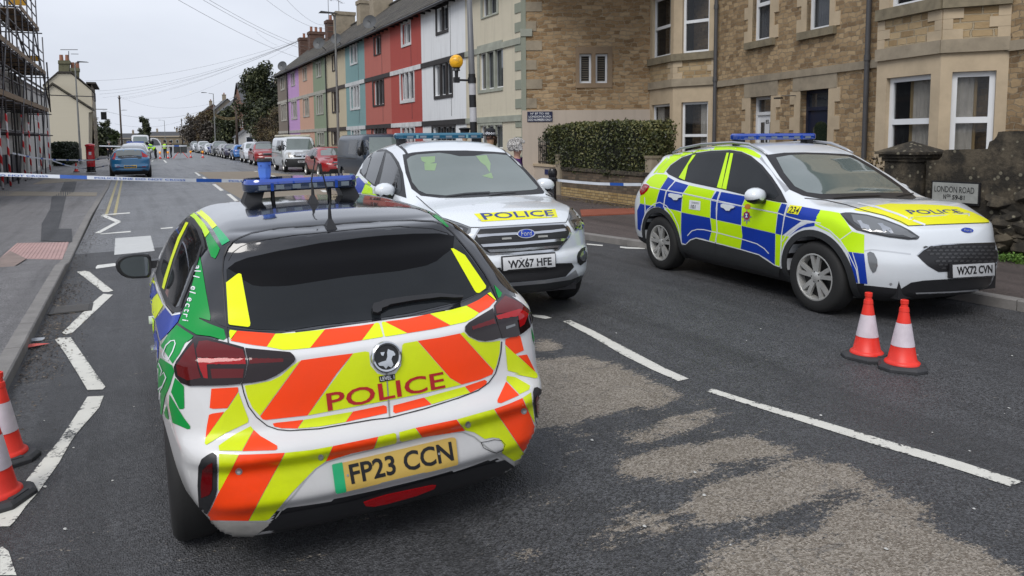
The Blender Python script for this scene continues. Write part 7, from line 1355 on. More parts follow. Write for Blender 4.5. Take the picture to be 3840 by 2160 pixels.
    # post box
    p = G(*cr_('i', [(1195, 1190)])[0], .1); t = thing('post_box', 'red pillar box with a black foot on the left pavement', 'post box', (p.x, p.y, .03))
    b = MB(); b.lathe([(.245, .0), (.245, .08), (.225, .10), (.225, .32)], (p.x, p.y, .03), 28); b.build('foot', flat('gloss_black', (.012, .012, .014), .25), t, smooth=True, angle=40)
    b = MB(); b.lathe([(.222, .32), (.222, 1.42), (.235, 1.44), (.235, 1.47), (.262, 1.49), (.265, 1.53), (.25, 1.56), (.17, 1.61), (.0, 1.64)], (p.x, p.y, .03), 32); b.build('pillar', flat('post_red', (.58, .012, .02), .25, coat=.6), t, smooth=True, angle=40)
    b = MB(); b.box((p.x, p.y-.228, 1.33), (.20, .03, .035)); b.build('slot', TRIM, t); b = MB(); b.box((p.x, p.y-.226, 1.1), (.13, .02, .17)); b.build('notice_plate', VW, t); b = MB(); b.box((p.x, p.y-.223, .85), (.25, .012, .62)); b.build('door_panel', MT['post_red'], t)
build_left()
def street_lamp(x, y, h, arm, label, head=.5, r_=.075, lean=0):
    t = thing('street_lamp', label, 'street lamp', (x, y, 0), 0, 'street lamps'); b = MB(); b.tube([(x, y, 0), (x, y, 1.3), (x, y, 1.32), (x+lean, y, h)], [r_*1.35, r_*1.35, r_, r_*.6], 10); b.build('column', flat('galvanised', (.24, .245, .235), .5, metal=.3), t, smooth=True, angle=40)
    b = MB(); b.tube([(x+lean, y, h-.02), (x+lean+arm*.5, y-abs(arm)*.15, h+.04)], .03, 6); b.build('arm', MT['galvanised'], t); b = MB(); c = Vector((x+lean+arm*.95, y-abs(arm)*.3, h+.06)); b.add([c+Vector(q) for q in ((-head, -.12, 0), (head*.9, -.1, .02), (head*.9, .1, .02), (-head, .12, 0), (-head*.8, -.08, .1), (head*.6, -.05, .07), (head*.6, .05, .07), (-head*.8, .08, .1))], [(0, 3, 2, 1), (4, 5, 6, 7), (0, 1, 5, 4), (1, 2, 6, 5), (2, 3, 7, 6), (3, 0, 4, 7)]); b.build('lamp_head', TRIM, t); return t
street_lamp(-3.58, 68.4, 7.9, .6, 'tall galvanised street lamp standing by the cream cottage hedge', .45)
tt_ = street_lamp(9.55, 38.4, 8.0, -.35, 'galvanised street lamp in front of the coloured row', .5)
street_lamp(10.2, 107.7, 8.0, -1.2, 'street lamp with a curved arm far along the parked cars', .4); street_lamp(-1.6, 172, 8.0, 1.0, 'small far off street lamp beside the left telegraph pole', .5); street_lamp(9.5, 250, 8.0, -1.2, 'faintest street lamp at the far end of the road', .5, .1)
def tele(x, y, h, label, lean=0):
    t = thing('telegraph_pole', label, 'telegraph pole', (x, y, 0), 0, 'telegraph poles'); b = MB(); b.tube([(x, y, -.1), (x+lean, y, h)], [.16, .11], 10); b.build('timber', stonecol('creosoted_pole', (.075, .055, .042), .85, .3, 10), t, smooth=True); b = MB(); b.lathe([(.18, -.55), (.18, -.4), (.12, -.38)], (x+lean, y, h), 8); b.tube([(x+lean-.3, y, h-.3), (x+lean+.3, y, h-.3)], .03, 5); b.build('crossarm', TRIM, t); return Vector((x+lean, y, h-.2))
PA = tele(-1.2, 134, 9.0, 'brown telegraph pole left of the road beyond the blue hatchback'); PB = tele(11.7, 97, 7.3, 'telegraph pole in front of the dark ivy clad tree'); PC = tele(12.7, 161, 7.5, 'telegraph pole beside the brown shrubbery on the right'); PD = tele(12.4, 217, 7.7, 'farthest telegraph pole on the right'); PE = tele(13.9, 64.2, 10.6, 'telegraph pole rising behind the brown end house')
def wire(a, b_, sag, label, r_=.012):
    a, b_ = Vector(a), Vector(b_); pts = [a.lerp(b_, i/18)-Z3*sag*4*(i/18)*(1-i/18) for i in range(19)]; m = MB(); m.tube(pts, r_*.55, 4, cap=False); tag(m.build('overhead_wire', flat('wire_grey', (.16, .16, .17), .6)), label, 'wire', 'overhead wires')
def pd(px, py, dist): return EYE+ray(px, py)*dist
LW = 'thin overhead wire fanning out from the pole behind the end house'
for (px, py, d) in ((318, 303, 95), (368, 341, 100), (374, 353, 98), (385, 366, 130), (460, 366, 150), (456, 372, 146), (640, 372, 200)): wire(PE, pd(px, py, d), .9, LW, .016)
wire(pd(385, 414, 92), PB, 1.6, 'wire crossing the street low above the telegraph poles', .02); wire(pd(430, 464, 150), PC, 1.5, 'distant wire sagging across the road towards the right-hand poles', .022); wire(PA, PB, 1.6, 'wire from the left telegraph pole to the pole by the tree', .016)
for (a, b_, s_) in (((669, 0, 22), (1235, 240, 50), .35), ((762, 0, 24), (1232, 205, 52), .3), ((785, 0, 24), (1225, 190, 52), .3), ((1000, 0, 30), (1228, 108, 50), .3), ((1076, 0, 30), (1226, 93, 50), .3), ((960, 120, 60), (1040, 170, 62), .1)): wire(pd(*a), pd(*b_), s_, 'overhead wire slanting down from the upper edge to the row of chimneys', .010)
# belisha beacon on a banded pole
def beacon():
    x, y = 6.87, 15.5; d0 = ray(1783, 497); k = y/d0.y; x = d0.x*k; t = thing('beacon_pole', 'black and white banded crossing pole with an amber globe', 'beacon', (x, y, .1)); top = onplane(1758, -60, (x, y, 0), (0, 1, 0)); lean = (top.x-x)
    zz = lambda py: onplane(1775, py, (x, y, 0), (0, 1, 0)).z; zt = top.z; L_ = lambda z: (x+lean*z/zt, y, z)
    b = MB(); b.tube([L_(.1), L_(zz(278)), L_(zt)], [.075, .072, .055], 12); po = b.build('post', flat('beacon_grey', (.14, .145, .155), .45), t, smooth=True)
    lv = [zz(v) for v in (278, 305, 356, 403, 457, 500)]
    for i in range(5): b = MB(); b.tube([L_(lv[i]), L_(lv[i+1])], .080, 14); b.build('band', BLACKT if i % 2 == 0 else flat('band_white', (.50, .50, .52), .5), t, smooth=True, angle=40)
    k_ = lv[-1]
    for i in range(4):
        b = MB(); b.tube([L_(k_-i*.45), L_(max(.1, k_-(i+1)*.45))], .080, 14); b.build('band', MT['band_white'] if i % 2 == 0 else BLACKT, t, smooth=True, angle=40)
    c = onplane(1711, 231, (x, y-.0, 0), (0, 1, 0)); b = MB(); b.lathe([(0, -.152)]+[(.152*math.sin(a), -.152*math.cos(a)) for a in [R(20*i) for i in range(1, 9)]]+[(0, .152)], c, 24); n = NB('amber_globe'); n.col(n.mix(n.ramp(n.noise(n.geo, 9, 6, .7, .8), [(.48, 0.), (.66, .8)]), (.78, .40, .015), (.22, .13, .02))).rough(.3).emit((.9, .45, .02), .12); b.build('globe', n.m, t, smooth=True)
    b = MB(); b.lathe([(.085, -.20), (.07, -.15), (.10, -.13)], c, 14); b.tube([c-Z3*.18, c-Z3*.36], [.045, .035], 10); b.box(c-Z3*.40, (.12, .1, .12)); p1 = Vector(L_(zz(290))); b.tube([c-Z3*.40, (p1.x, p1.y, c.z-.40)], .025, 8); b.lathe([(.095, -.06), (.095, .06)], (p1.x, p1.y, c.z-.40), 12); b.build('bracket', TRIM, t, smooth=True, angle=40)
beacon()
def bollard():
    x, y = 8.07, 13.96; t = thing('bollard', 'black cast bollard with a rounded cap, tape tied round it', 'bollard', (x, y, .11)); b = MB(); b.lathe([(.10, 0), (.10, .15), (.082, .18), (.075, .72), (.10, .74), (.10, .78), (.082, .80), (.098, .86), (.098, .93), (.07, .985), (0, 1.0)], (x, y, .11), 20); b.build('casting', MT['gloss_black'], t, smooth=True, angle=40); return Vector((x, y, .88))
BO = bollard()
# ---------------------------------------------------------------- traffic cones
def cone_proto(h=.75, col=.0):
    t = thing('traffic_cone', '', 'traffic cone'); w = .235
    b = MB(); o = []
    for (x, y) in ((1, .55), (.55, 1), (-.55, 1), (-1, .55), (-1, -.55), (-.55, -1), (.55, -1), (1, -.55)): o.append((x*w, y*w))
    v = [(x, y, 0) for x, y in o]+[(x, y, .035) for x, y in o]+[(x*.88, y*.88, .06) for x, y in o]; n = 8
    b.add(v, [tuple(range(n-1, -1, -1)), tuple(range(2*n, 3*n))]+[(k*n+i, k*n+(i+1) % n, (k+1)*n+(i+1) % n, (k+1)*n+i) for k in (0, 1) for i in range(n)]); b.box((.0, -.18, .063), (.16, .05, .012)); base = b.build('base', CBASE, t, local=True); bevel(base, .006)
    R_ = lambda z: .150-(z-.06)*(.150-.034)/(h-.11)
    def seg(z0, z1, name, m, ex=0): b = MB(); b.lathe([(R_(z0)+ex, z0), (R_(z1)+ex, z1)], (0, 0, 0), 28); return b.build(name, m, t, smooth=True, local=True)
    b = MB(); b.lathe([(.178, .058), (.176, .075), (.158, .09), (R_(.09), .10), (R_(.255), .255)], (0, 0, 0), 28); b.build('body', CRED, t, smooth=True, angle=50, local=True)
    seg(.255, .50, 'reflective_sleeve', CWHITE, .003); b = MB(); b.lathe([(R_(.50)+.0, .50), (R_(.62), .62), (.052, .625), (.046, .665), (.037, .67), (.034, .70), (.040, .705), (.040, .745), (.028, .75), (.026, .72)], (0, 0, 0), 28); b.build('top', CRED, t, smooth=True, angle=40, local=True); return t
def place_cones():
    p = cone_proto(); first = True
    gp = [(2.84, 5.74), (2.96, 5.49)]
    A = G(*cr_('j', [(1735, 330)])[0]); B = G(*cr_('j', [(1917, 383)])[0])
    L_ = [(A, .7, 12, 'traffic cone partly behind another, under the front of the check sided police car', None), (B, .7, 40, 'traffic cone standing nearer, on the right of the pair by the white bumper', None),
          (G(14, 1728), .7, 25, 'upper cone of the two cut off by the left edge', None), (G(-18, 1880), .7, 60, 'lower cone of the two cut off by the left edge', None), (G(*cr_('i', [(1000, 1205)])[0], 0.), .72, 0, 'small cone on the pavement just left of the red post box', None)]
    for q, s_, rz, lab, g in L_:
        o = p if first else copy_tree(p); first = False; M = Matrix.Translation((q.x, q.y, q.z)) @ Matrix.Rotation(R(rz), 4, 'Z') @ Matrix.Scale(s_, 4); o.matrix_world = M; o['label'] = lab; o['group'] = 'traffic cones'
    for i, (x, y) in enumerate(((2.63, 83.5), (3.37, 83.75), (5.63, 85.7), (6.66, 83.9))):
        o = copy_tree(p); o.matrix_world = Matrix.Translation((x, y, 0)) @ Matrix.Scale(.72, 4); o.name = 'cone_with_lamp'; o['group'] = 'cones closing the road'; XF[o.name] = o.matrix_world.copy()
        o['label'] = ['cone with an amber lamp between the bending and standing officers', 'cone with an amber lamp at the standing officer\'s feet', 'cone with an amber lamp just right of the black barrier', 'cone with an amber lamp nearest the parked cars'][i]
        b = MB(); b.lathe([(.0, .70), (.13, .72), (.15, .86), (.13, 1.0), (0, 1.02)], (0, 0, 0), 14); b.build('warning_lamp', flat('amber_lamp', (.85, .33, .02), .3, em=.25), o, smooth=True, local=True)
place_cones()
# ---------------------------------------------------------------- parked vehicles
VAN = dict(box=((-2.75, 2.8), 1.15, (.05, 2.2)), zk=[.2, .4, .6, .8, 1.0, 1.2, 1.5, 1.75, 1.9, 2.05], crown=.03, k=(.14, .14, .16, .06), top=[(-2.6, 1.90), (-2.3, 1.955), (.9, 1.965), (1.15, 1.93), (1.5, 1.6), (1.85, 1.25), (2.0, 1.17), (2.3, 1.02), (2.45, .85)],
  sec={-2.4: [.84, .92, .95, .95, .95, .94, .91, .87, .82, .7], 1.0: [.84, .92, .95, .955, .955, .94, .90, .85, .80, .68], 1.6: [.84, .93, .955, .955, .95, .93, .85, .78, .7, .6], 2.3: [.76, .84, .86, .86, .82, .78, .7, .6, .5, .5]},
  rear=[(.1, -2.3), (.4, -2.45), (1.0, -2.45), (1.9, -2.35), (2.1, -2.3)], front=[(.1, 2.1), (.3, 2.36), (.6, 2.42), (.8, 2.38), (1.0, 2.28), (1.3, 1.95), (2.0, 1.5)], rc=[(.1, .06), (2, .06)], fc=[(.1, .28), (2, .3)], bot=[(-2.4, .3), (2.4, .28)])
BODIES = {}
def body_of(kind):
    if kind not in BODIES:
        sp = {'hatch': HSPEC, 'suv': SUV2, 'van': VAN}[kind]; w = {'hatch': 1.269, 'suv': 1.345, 'van': 1.55}[kind]; me = Body(sp).mesh(.075); raw = me.copy(); BODIES[kind] = (raw, cut_wheels(me, [(-w, .33, .37), (w, .33, .37)], wmax=.96), w)
    return BODIES[kind]
def parked(kind, label, x, y, hd, colr, lod=1, plate=None, name='parked_car', cat='car', group='cars parked along the right kerb', front=True, rear=False, side='R', sc=(1, 1, 1), darkroof=False):
    raw, cut, wb = body_of(kind); M = Matrix.Translation((x, y, gz(x) if x < 3 else 0)) @ Matrix.Rotation(hd, 4, 'Z') @ Matrix.Diagonal((*sc, 1)); t = thing(name, label, cat, M=M, group=group); c = Car(t, M, raw); me = cut.copy(); me.materials.clear()
    pm = paint('parked_'+colr[0], colr[1], .3); o = finish_body(me, t, lambda p, n: 1 if p.z < .33 or (kind == 'van' and p.z < .62 and (p.x > 2.0 or p.x < -2.2)) else 2 if darkroof and p.z > 1.5 else 0, [pm, CLAD, pm if not darkroof else BLACKP])
    S = lambda nm, v, pts, m, lev=4, **k: c.patch(nm, pts, m, lev, view=v, step=.09, **k)
    def both(f): return [f, [(-a, b) for a, b in f]]
    if kind == 'van':
        if front:
            S('windscreen', 'F', [(-.76, 1.22), (.76, 1.22), (.70, 1.55), (.62, 1.83), (-.62, 1.83), (-.70, 1.55)], WSCREEN)
            for f in both([(.42, 1.02), (.62, 1.10), (.80, 1.06), (.84, .88), (.70, .80), (.5, .86)]): S('headlamp', 'F', f, screen('van_headlamp', (.42, .40, .36)))
            S('grille', 'F', [(-.42, .82), (.42, .82), (.48, .90), (.40, .97), (-.40, .97), (-.48, .90)], TRIM); S('grille_bar', 'F', [(-.40, .93), (.40, .93), (.38, .965), (-.38, .965)], CHROME, 6)
            S('badge', 'F', [(-.10, .97), (-.05, .97), (0, .86), (.05, .97), (.10, .97), (.02, .80), (-.02, .80)], CHROME, 9); S('bumper', 'F', [(-.86, .30), (.86, .30), (.90, .55), (.84, .74), (-.84, .74), (-.90, .55)], CLAD, 6); S('bonnet_slot', 'F', [(.1, 1.13), (.42, 1.13), (.42, 1.155), (.1, 1.155)], TRIM, 5)
        for v in ('R', 'L'):
            s_ = 1; S('cab_window', v, [(1.75, 1.20), (1.62, 1.45), (1.35, 1.72), (.85, 1.74), (.82, 1.18)], GLASS); S('side_window', v, [(.62, 1.20), (.62, 1.74), (-.5, 1.74), (-.5, 1.20)], GLASS) if kind == 'van' else None
            S('door_rail', v, [(-2.2, 1.02), (.6, 1.02), (.6, 1.05), (-2.2, 1.05)], CLAD, 5); c.line('door_seam', [(.72, .4), (.72, 1.8)], .012, TRIM, 5, view=v); c.line('door_seam', [(1.75, .7), (1.75, 1.2)], .012, TRIM, 5, view=v)
        if colr[0] == 'camper': m = MB(); m.box((-.7, 0, 2.0), (3.3, 1.5, .12)); bevel(m.build('pop_top', flat('cream_roof', (.55, .52, .40), .5), t, local=True), .05)
    else:
        k = 0 if kind == 'hatch' else .14
        if front:
            if kind == 'hatch': S('windscreen', 'F', [(-.66, 1.03), (.66, 1.03), (.60, 1.2), (.52, 1.36), (-.52, 1.36), (-.60, 1.2)], WSCREEN)
            else: S('windscreen', 'F', [(-.72, 1.18), (.72, 1.18), (.66, 1.38), (.58, 1.58), (-.58, 1.58), (-.66, 1.38)], WSCREEN)
            for f in both([(.42, .68+k), (.56, .78+k), (.80, .84+k), (.82, .74+k), (.66, .66+k)]): S('headlamp', 'F', f, screen('pale_headlamp', (.34, .35, .36)))
            S('grille', 'F', [(-.38, .58+k), (.38, .58+k), (.44, .70+k), (.38, .76+k), (-.38, .76+k), (-.44, .70+k)], TRIM); S('grille_bar', 'F', [(-.36, .735+k), (.36, .735+k), (.36, .757+k), (-.36, .757+k)], CHROME, 6); S('lower_intake', 'F', [(-.6, .30+k*.4), (.6, .30+k*.4), (.52, .44+k*.5), (-.52, .44+k*.5)], TRIM)
        if rear:
            S('rear_window', 'B', [(-.55, .98+k), (.55, .98+k), (.48, 1.26+k), (-.48, 1.26+k)], GLASS)
            for f in both([(.44, .86+k), (.78, .84+k), (.80, 1.0+k), (.50, .98+k)]): S('tail_lamp', 'B', f, LAMPB, 7)
        for v in ('R', 'L'):
            if kind == 'hatch': S('side_window', v, [(-1.4, 1.05), (-1.15, 1.26), (-.6, 1.35), (-.2, 1.36), (.15, 1.33), (.5, 1.17), (.78, 1.0), (0, .96), (-.8, .98)], GLASS)
            else: S('side_window', v, [(-1.75, 1.22), (-1.45, 1.42), (-.9, 1.52), (-.2, 1.56), (.25, 1.50), (.6, 1.33), (.9, 1.15), (0, 1.11), (-1.0, 1.14)], GLASS)
            c.line('pillar', [(-.25, .98+k), (-.25, 1.36+k)], .06, TRIM, 6, view=v); c.line('door_seam', [(-.25, .35), (-.25, .95+k)], .01, TRIM, 5, view=v); c.line('door_seam', [(.78, .4), (.75, .9+k)], .01, TRIM, 5, view=v)
    if front:
        pz = .50 if kind != 'van' else .52; q = S('number_plate', 'F' if front else 'B', [(-.26, pz), (.26, pz), (.26, pz+.11), (-.26, pz+.11)], PLATEW, 12)
        if plate:
            pq = [Vector((2.6, y_, z_)) for y_, z_ in ((-.23, pz+.09), (.23, pz+.09), (.23, pz+.02), (-.23, pz+.02))]
            c.text('lettering', plate, [(-.23, pz+.09), (.23, pz+.09), (.23, pz+.02), (-.23, pz+.02)], BLACKT, 14, view='F', bold=.03)
    if rear: S('number_plate', 'B', [(-.26, .50), (.26, .50), (.26, .61), (-.26, .61)], PLATEY, 12)
    for s_ in (-1, 1):
        m = MB(); mx_ = {'hatch': (.55, .98, .95), 'suv': (.60, 1.0, 1.15), 'van': (1.55, 1.06, 1.32)}[kind]; hgt = .13 if kind == 'van' else .075
        m.lathe([(.0, -.05), (.08, -.04), (.10, .0), (.08, .05), (0, .07)], (mx_[0], s_*mx_[1], mx_[2]), 10, (1, 0, 0)); m.v = [(a, b, mx_[2]+(cc-mx_[2])*(hgt/.075)) for a, b, cc in m.v]; m.box((mx_[0], s_*(mx_[1]-.1), mx_[2]-.04), (.05, .14, .04)); m.build('door_mirror', TRIM if kind == 'van' or lod else pm, t, smooth=True, angle=50, local=True)
    for xx in (-wb, wb):
        for yy in (.80, -.80): wheel(t, xx, yy, .33, .33, .2, .21, lod=lod if lod > 1 else 0)
    u = MB(); u.box((0, 0, .38), (3.6, 1.2, .22)); u.build('underbody', TRIM, t, local=True)
    return t
F_ = R(-90)
parked('van', 'white camper van with a cream pop top roof, facing the camera among the parked cars', 8.42, 44.1, R(-91), ('camper', (.62, .66, .70)), 1, 'GD03 CYT', 'camper_van', 'van')
parked('van', 'slate blue van partly hidden by the middle police car', 8.45, 28.2, R(-90), ('slate_blue', (.022, .034, .055)), 1, None, 'parked_van', 'van')
MT['parked_slate_blue'].node_tree.nodes['Principled BSDF'].inputs['Coat Weight'].default_value = .25
parked('hatch', 'bright red hatchback between the camper van and the slate blue van', 8.55, 36.0, R(-90), ('red', (.34, .010, .014)), 1, None, sc=(1.08, 1.02, 1))
parked('suv', 'dark red crossover with a black roof parked just beyond the camper van', 8.62, 56.6, R(-91), ('maroon', (.30, .018, .022)), 1, None, darkroof=True, sc=(.98, .98, .97))
parked('suv', 'white crossover parked beyond the dark red one', 8.9, 63.7, R(-91), ('white', (.62, .65, .70)), 1, None, sc=(.98, 1, .96))
parked('hatch', 'bright blue hatchback parked tail towards the camera', 9.0, 72.0, R(89), ('bright_blue', (.02, .14, .42)), 1, None, front=False, rear=True, sc=(1, 1, .98))
for i, (k, nm, c_, lab, dy) in enumerate((('hatch', 'ink', (.02, .018, .05), 'dark purple hatchback parked beyond the bright blue one', 0), ('hatch', 'silver', (.30, .30, .32), 'silver grey hatchback sixth beyond the camper van', 0), ('suv', 'gunmetal', (.05, .055, .062), 'gunmetal crossover beyond the silver hatchback', 0), ('hatch', 'royal', (.015, .045, .25), 'royal blue car in the middle of the far parked line', 0),
    ('hatch', 'chalk', (.60, .62, .65), 'white car just beyond the royal blue one', 0), ('hatch', 'grey', (.14, .15, .16), 'mid grey car in the far parked line', 0), ('suv', 'pale', (.45, .47, .50), 'pale silver crossover in the far parked line', 0), ('hatch', 'teal_dark', (.02, .06, .09), 'dark teal car near the far end of the parked line', 0), ('hatch', 'chalk2', (.55, .58, .62), 'white hatchback next to last in the parked line', 0), ('suv', 'charcoal', (.03, .03, .035), 'charcoal car at the far end of the parked line', 0))):
    y = 79.5+i*6.3; parked(k, lab, 9.05+.012*(y-79)+(.1 if i % 2 else 0), y, R(-90.5), (nm, c_), 0)
# blue hatchback at the left kerb and police vehicles beyond
def far_traffic():
    M = Matrix.Translation((-.07, 43.45, -.05)) @ Matrix.Rotation(R(91), 4, 'Z') @ Matrix.Diagonal((1.09, 1.04, 1.02, 1)); raw, cut, wb = body_of('hatch'); t = thing('hatchback', 'blue hatchback parked at the left kerb with its tail towards the camera', 'car', M=M); c = Car(t, M, raw); me = cut.copy(); finish_body(me, t, lambda p, n: 1 if p.z < .36 else 0, [paint('volvo_blue', (.015, .15, .33), .3), TRIM])
    P = lambda nm, pts, m, lev=5, **a: c.patch(nm, cr_('f', pts), m, lev, step=5, **a)
    P('tailgate_black', [(330, 590), (360, 560), (500, 570), (690, 590), (690, 620), (600, 632), (400, 628), (335, 615)], TRIM, 5); P('rear_window', [(300, 540), (310, 510), (420, 492), (560, 490), (670, 498), (690, 580), (500, 572), (330, 585), (300, 590)], screen('pale_rear_glass', (.16, .18, .17)), 6)
    P('tail_lamp', [(275, 545), (300, 535), (296, 600), (290, 635), (235, 640), (240, 612), (262, 600)], LAMPB, 9); P('tail_lamp', [(682, 508), (712, 540), (782, 575), (775, 605), (700, 600)], LAMPB, 9)
    pl = P('number_plate', [(422, 727), (615, 722), (617, 765), (425, 770)], PLATEY, 10); c.text('lettering', 'BU64 SYM', cr_('f', [(432, 733), (606, 729), (608, 759), (434, 763)]), BLACKT, 12, parent=pl, bold=.03); P('lower_bumper', [(300, 800), (760, 785), (745, 850), (320, 870)], TRIM, 6)
    for x in ((300, 345), (690, 740)): P('reflector', [(x[0], 742), (x[1]+20, 738), (x[1]+10, 752), (x[0]+10, 754)], LAMPB, 7)
    P('side_window', [(240, 545), (275, 470), (285, 480), (262, 550), (215, 600)], GLASS, 5); c.patch('side_window', [(-1.3, 1.05), (-1.1, 1.24), (-.2, 1.36), (.15, 1.33), (.78, 1.0), (0, .96)], GLASS, 4, view='R', step=.09); c.text('lettering', 'VOLVO', cr_('f', [(395, 590), (610, 584), (611, 600), (397, 606)]), CHROME, 8, bold=.02)
    for xx in (-wb, wb):
        for yy in (.79, -.79): wheel(t, xx, yy, .33, .33, .21, .21, lod=0)
    u = MB(); u.box((0, 0, .38), (3.6, 1.2, .22)); u.build('underbody', TRIM, t, local=True)
    s = parked('suv', 'silver estate just beyond the blue hatchback at the left kerb', .1, 52.0, R(91), ('estate', (.42, .44, .46)), 0, None, front=False, rear=True, group=None, sc=(1., .95, .97))
    s = parked('suv', 'far police car with a blue roof bar standing before the open doored white van', .32, 61.5, R(-90), ('far_white', (.6, .62, .64)), 0, None, group=None, name='police_car', cat='police car'); m = MB(); m.box((-.3, 0, 1.76), (.25, 1.15, .1)); m.build('light_bar', BARB, s, local=True)
    s = parked('van', 'tall white van with its door open, behind the bending officers', .97, 91.5, R(-90), ('bright_white', (.64, .66, .68)), 0, None, group=None, name='white_van', cat='van', sc=(1.1, 1.02, 1.27)); m = MB()
    fr = [(1.55, .55), (1.95, .9), (2.0, 1.5), (1.75, 2.0), (1.4, 2.0), (1.4, .55)]; hn = Vector((1.3, 1.0, 0)); dr = Vector((.45, .9, 0)).normalized()
    q = [(0, .45), (1.0, .45), (1.1, .8), (1.08, 1.25), (.75, 1.62), (.35, 1.70), (0, 1.70)]; m.prism([hn+dr*a+Z3*z for a, z in q], (.05, -.02, 0)); d = m.build('open_door', MT['parked_bright_white'], s, local=True); m = MB(); q = [(.12, 1.05), (.98, 1.05), (.97, 1.22), (.70, 1.54), (.35, 1.62), (.12, 1.62)]; m.prism([hn+dr*a+Z3*z+Vector((.053, -.02, 0)) for a, z in q], (.006, 0, 0)); m.prism([hn+dr*a+Z3*z-Vector((.008, 0, 0)) for a, z in q], (.006, 0, 0)); m.build('door_window', PANEO, s, local=True).parent = d
far_traffic()
def barrier():
    x, y = 4.55, 83.8; t = thing('road_barrier', 'black backed road sign on low red legs closing the road', 'road sign', (x, y, 0)); b = MB(); b.box((x, y, .98), (1.25, .03, .88)); b.build('sign_back', flat('sign_grey', (.055, .06, .06), .6), t)
    b = MB(); b.tube([(x, y-.04, .4), (x, y-.04, 1.5)], .03, 5); b.tube([(x-.5, y-.04, .55), (x+.5, y-.04, .55)], .025, 5); b.build('stiffener', MT['galvanised'], t)
    for sx in (-1, 1):
        for sy in (-1, 1): b = MB(); b.tube([(x+sx*.2, y, .62), (x+sx*.68, y+sy*.3, .02)], .022, 5); b.build('leg', CRED, t)
barrier()
# ---------------------------------------------------------------- police tape
def tape(name, label, pts, w=.065, letters=True):
    t = thing(name, label, 'tape', tuple(pts[0])); segs = []; P = [Vector(p) for p in pts]; Ls = [0]
    for a, b in zip(P, P[1:]): Ls.append(Ls[-1]+(b-a).length)
    def at_(s):
        for i in range(len(P)-1):
            if s <= Ls[i+1]: return P[i].lerp(P[i+1], (s-Ls[i])/(Ls[i+1]-Ls[i]))
        return P[-1]
    s = 0; Lt = Ls[-1]; blue = flat('tape_blue', (.02, .10, .42), .35); wh = flat('tape_white', (.66, .70, .76), .35); k = 0
    while s < Lt:
        l = .42 if k % 2 else 1.75; e = min(Lt, s+l); m = MB(); n = max(2, int((e-s)/.12))
        for i in range(n+1):
            q = at_(s+(e-s)*i/n); tw = .25*math.sin((s+(e-s)*i/n)*1.3); up = Vector((0, math.sin(tw), math.cos(tw)))*w/2; m.v += [tuple(q+up), tuple(q-up)]
            if i: m.f.append((2*i-2, 2*i-1, 2*i+1, 2*i)); m.m.append(0)
        m.build('blue_band' if k % 2 else 'white_band', blue if k % 2 else wh, t, fix=False)
        if not k % 2 and letters:
            dd = (at_(e)-at_(s)).normalized(); q = at_(s+.12); side = Vector((dd.y, -dd.x, 0)); side = side if side.dot(EYE-q) > 0 else -side; ex = dd if dd.cross(Z3).dot(EYE-q) > 0 else -dd; q = q if ex == dd else at_(e-.12)
            if e-s > 1.5: text3d('lettering', 'POLICE LINE DO NOT CROSS', q+side*.012-Z3*w*.28, ex, Z3, 1.45, w*.5, blue, t, .01)
        s = e; k += 1
def cat(a, b, sag, n=10): a, b = Vector(a), Vector(b); return [a.lerp(b, i/n)-Z3*sag*4*(i/n)*(1-i/n) for i in range(n+1)]
def tapes():
    def pp(px, py, x=None, y=None): return onplane(px, py, (x or 0, y or 0, 0), (1, 0, 0) if x is not None else (0, 1, 0))
    t0 = pp(0, 654, y=15.0); t1 = pp(965, 678, y=14.0); p_ = [onplane(px, py, (0, 15.0-.001*px, 0), (0, 1, 0)) for px, py in ((-1400, 655), (-60, 652), (0, 654), (190, 661), (380, 667), (520, 672), (640, 675), (800, 677), (965, 679), (1300, 684))]+[Vector((2.75, 10.55, 1.0))]; tape('police_tape', 'blue and white police tape strung right across the road, its nearest run', p_, .062)
    tape('police_tape', 'police tape from the bollard to the tail of the check sided police car', [onplane(px, py, (0, 14.0-(px-2080)*.0083, 0), (0, 1, 0)) for px, py in ((2080, 675), (2150, 682), (2240, 689), (2350, 692), (2405, 692))], .055, False)
    tape('police_tape', 'police tape from the scaffolding past the post box to the blue hatchback', [onplane(px, py, (0, yy, 0), (0, 1, 0)) for px, py, yy in ((46, 574, 37.5), (120, 590, 40), (200, 599, 43.5), (310, 601, 48.6), (350, 600, 48.2), (400, 592, 46), (440, 584, 44.6), (500, 575, 42))], .075, False)
    tape('police_tape', 'slack police tape hanging low behind the small pavement cone', [onplane(px, py, (0, yy, 0), (0, 1, 0)) for px, py, yy in ((195, 602, 46), (250, 620, 48.5), (310, 632, 49.2), (350, 631, 49), (405, 620, 46))], .07, False)
    tape('police_tape', 'distant police tape stretched across the road in front of the officers', [onplane(px, py, (0, 76, 0), (0, 1, 0)) for px, py in ((372, 547), (450, 549), (600, 547.5), (700, 547))], .10, False)
tapes()
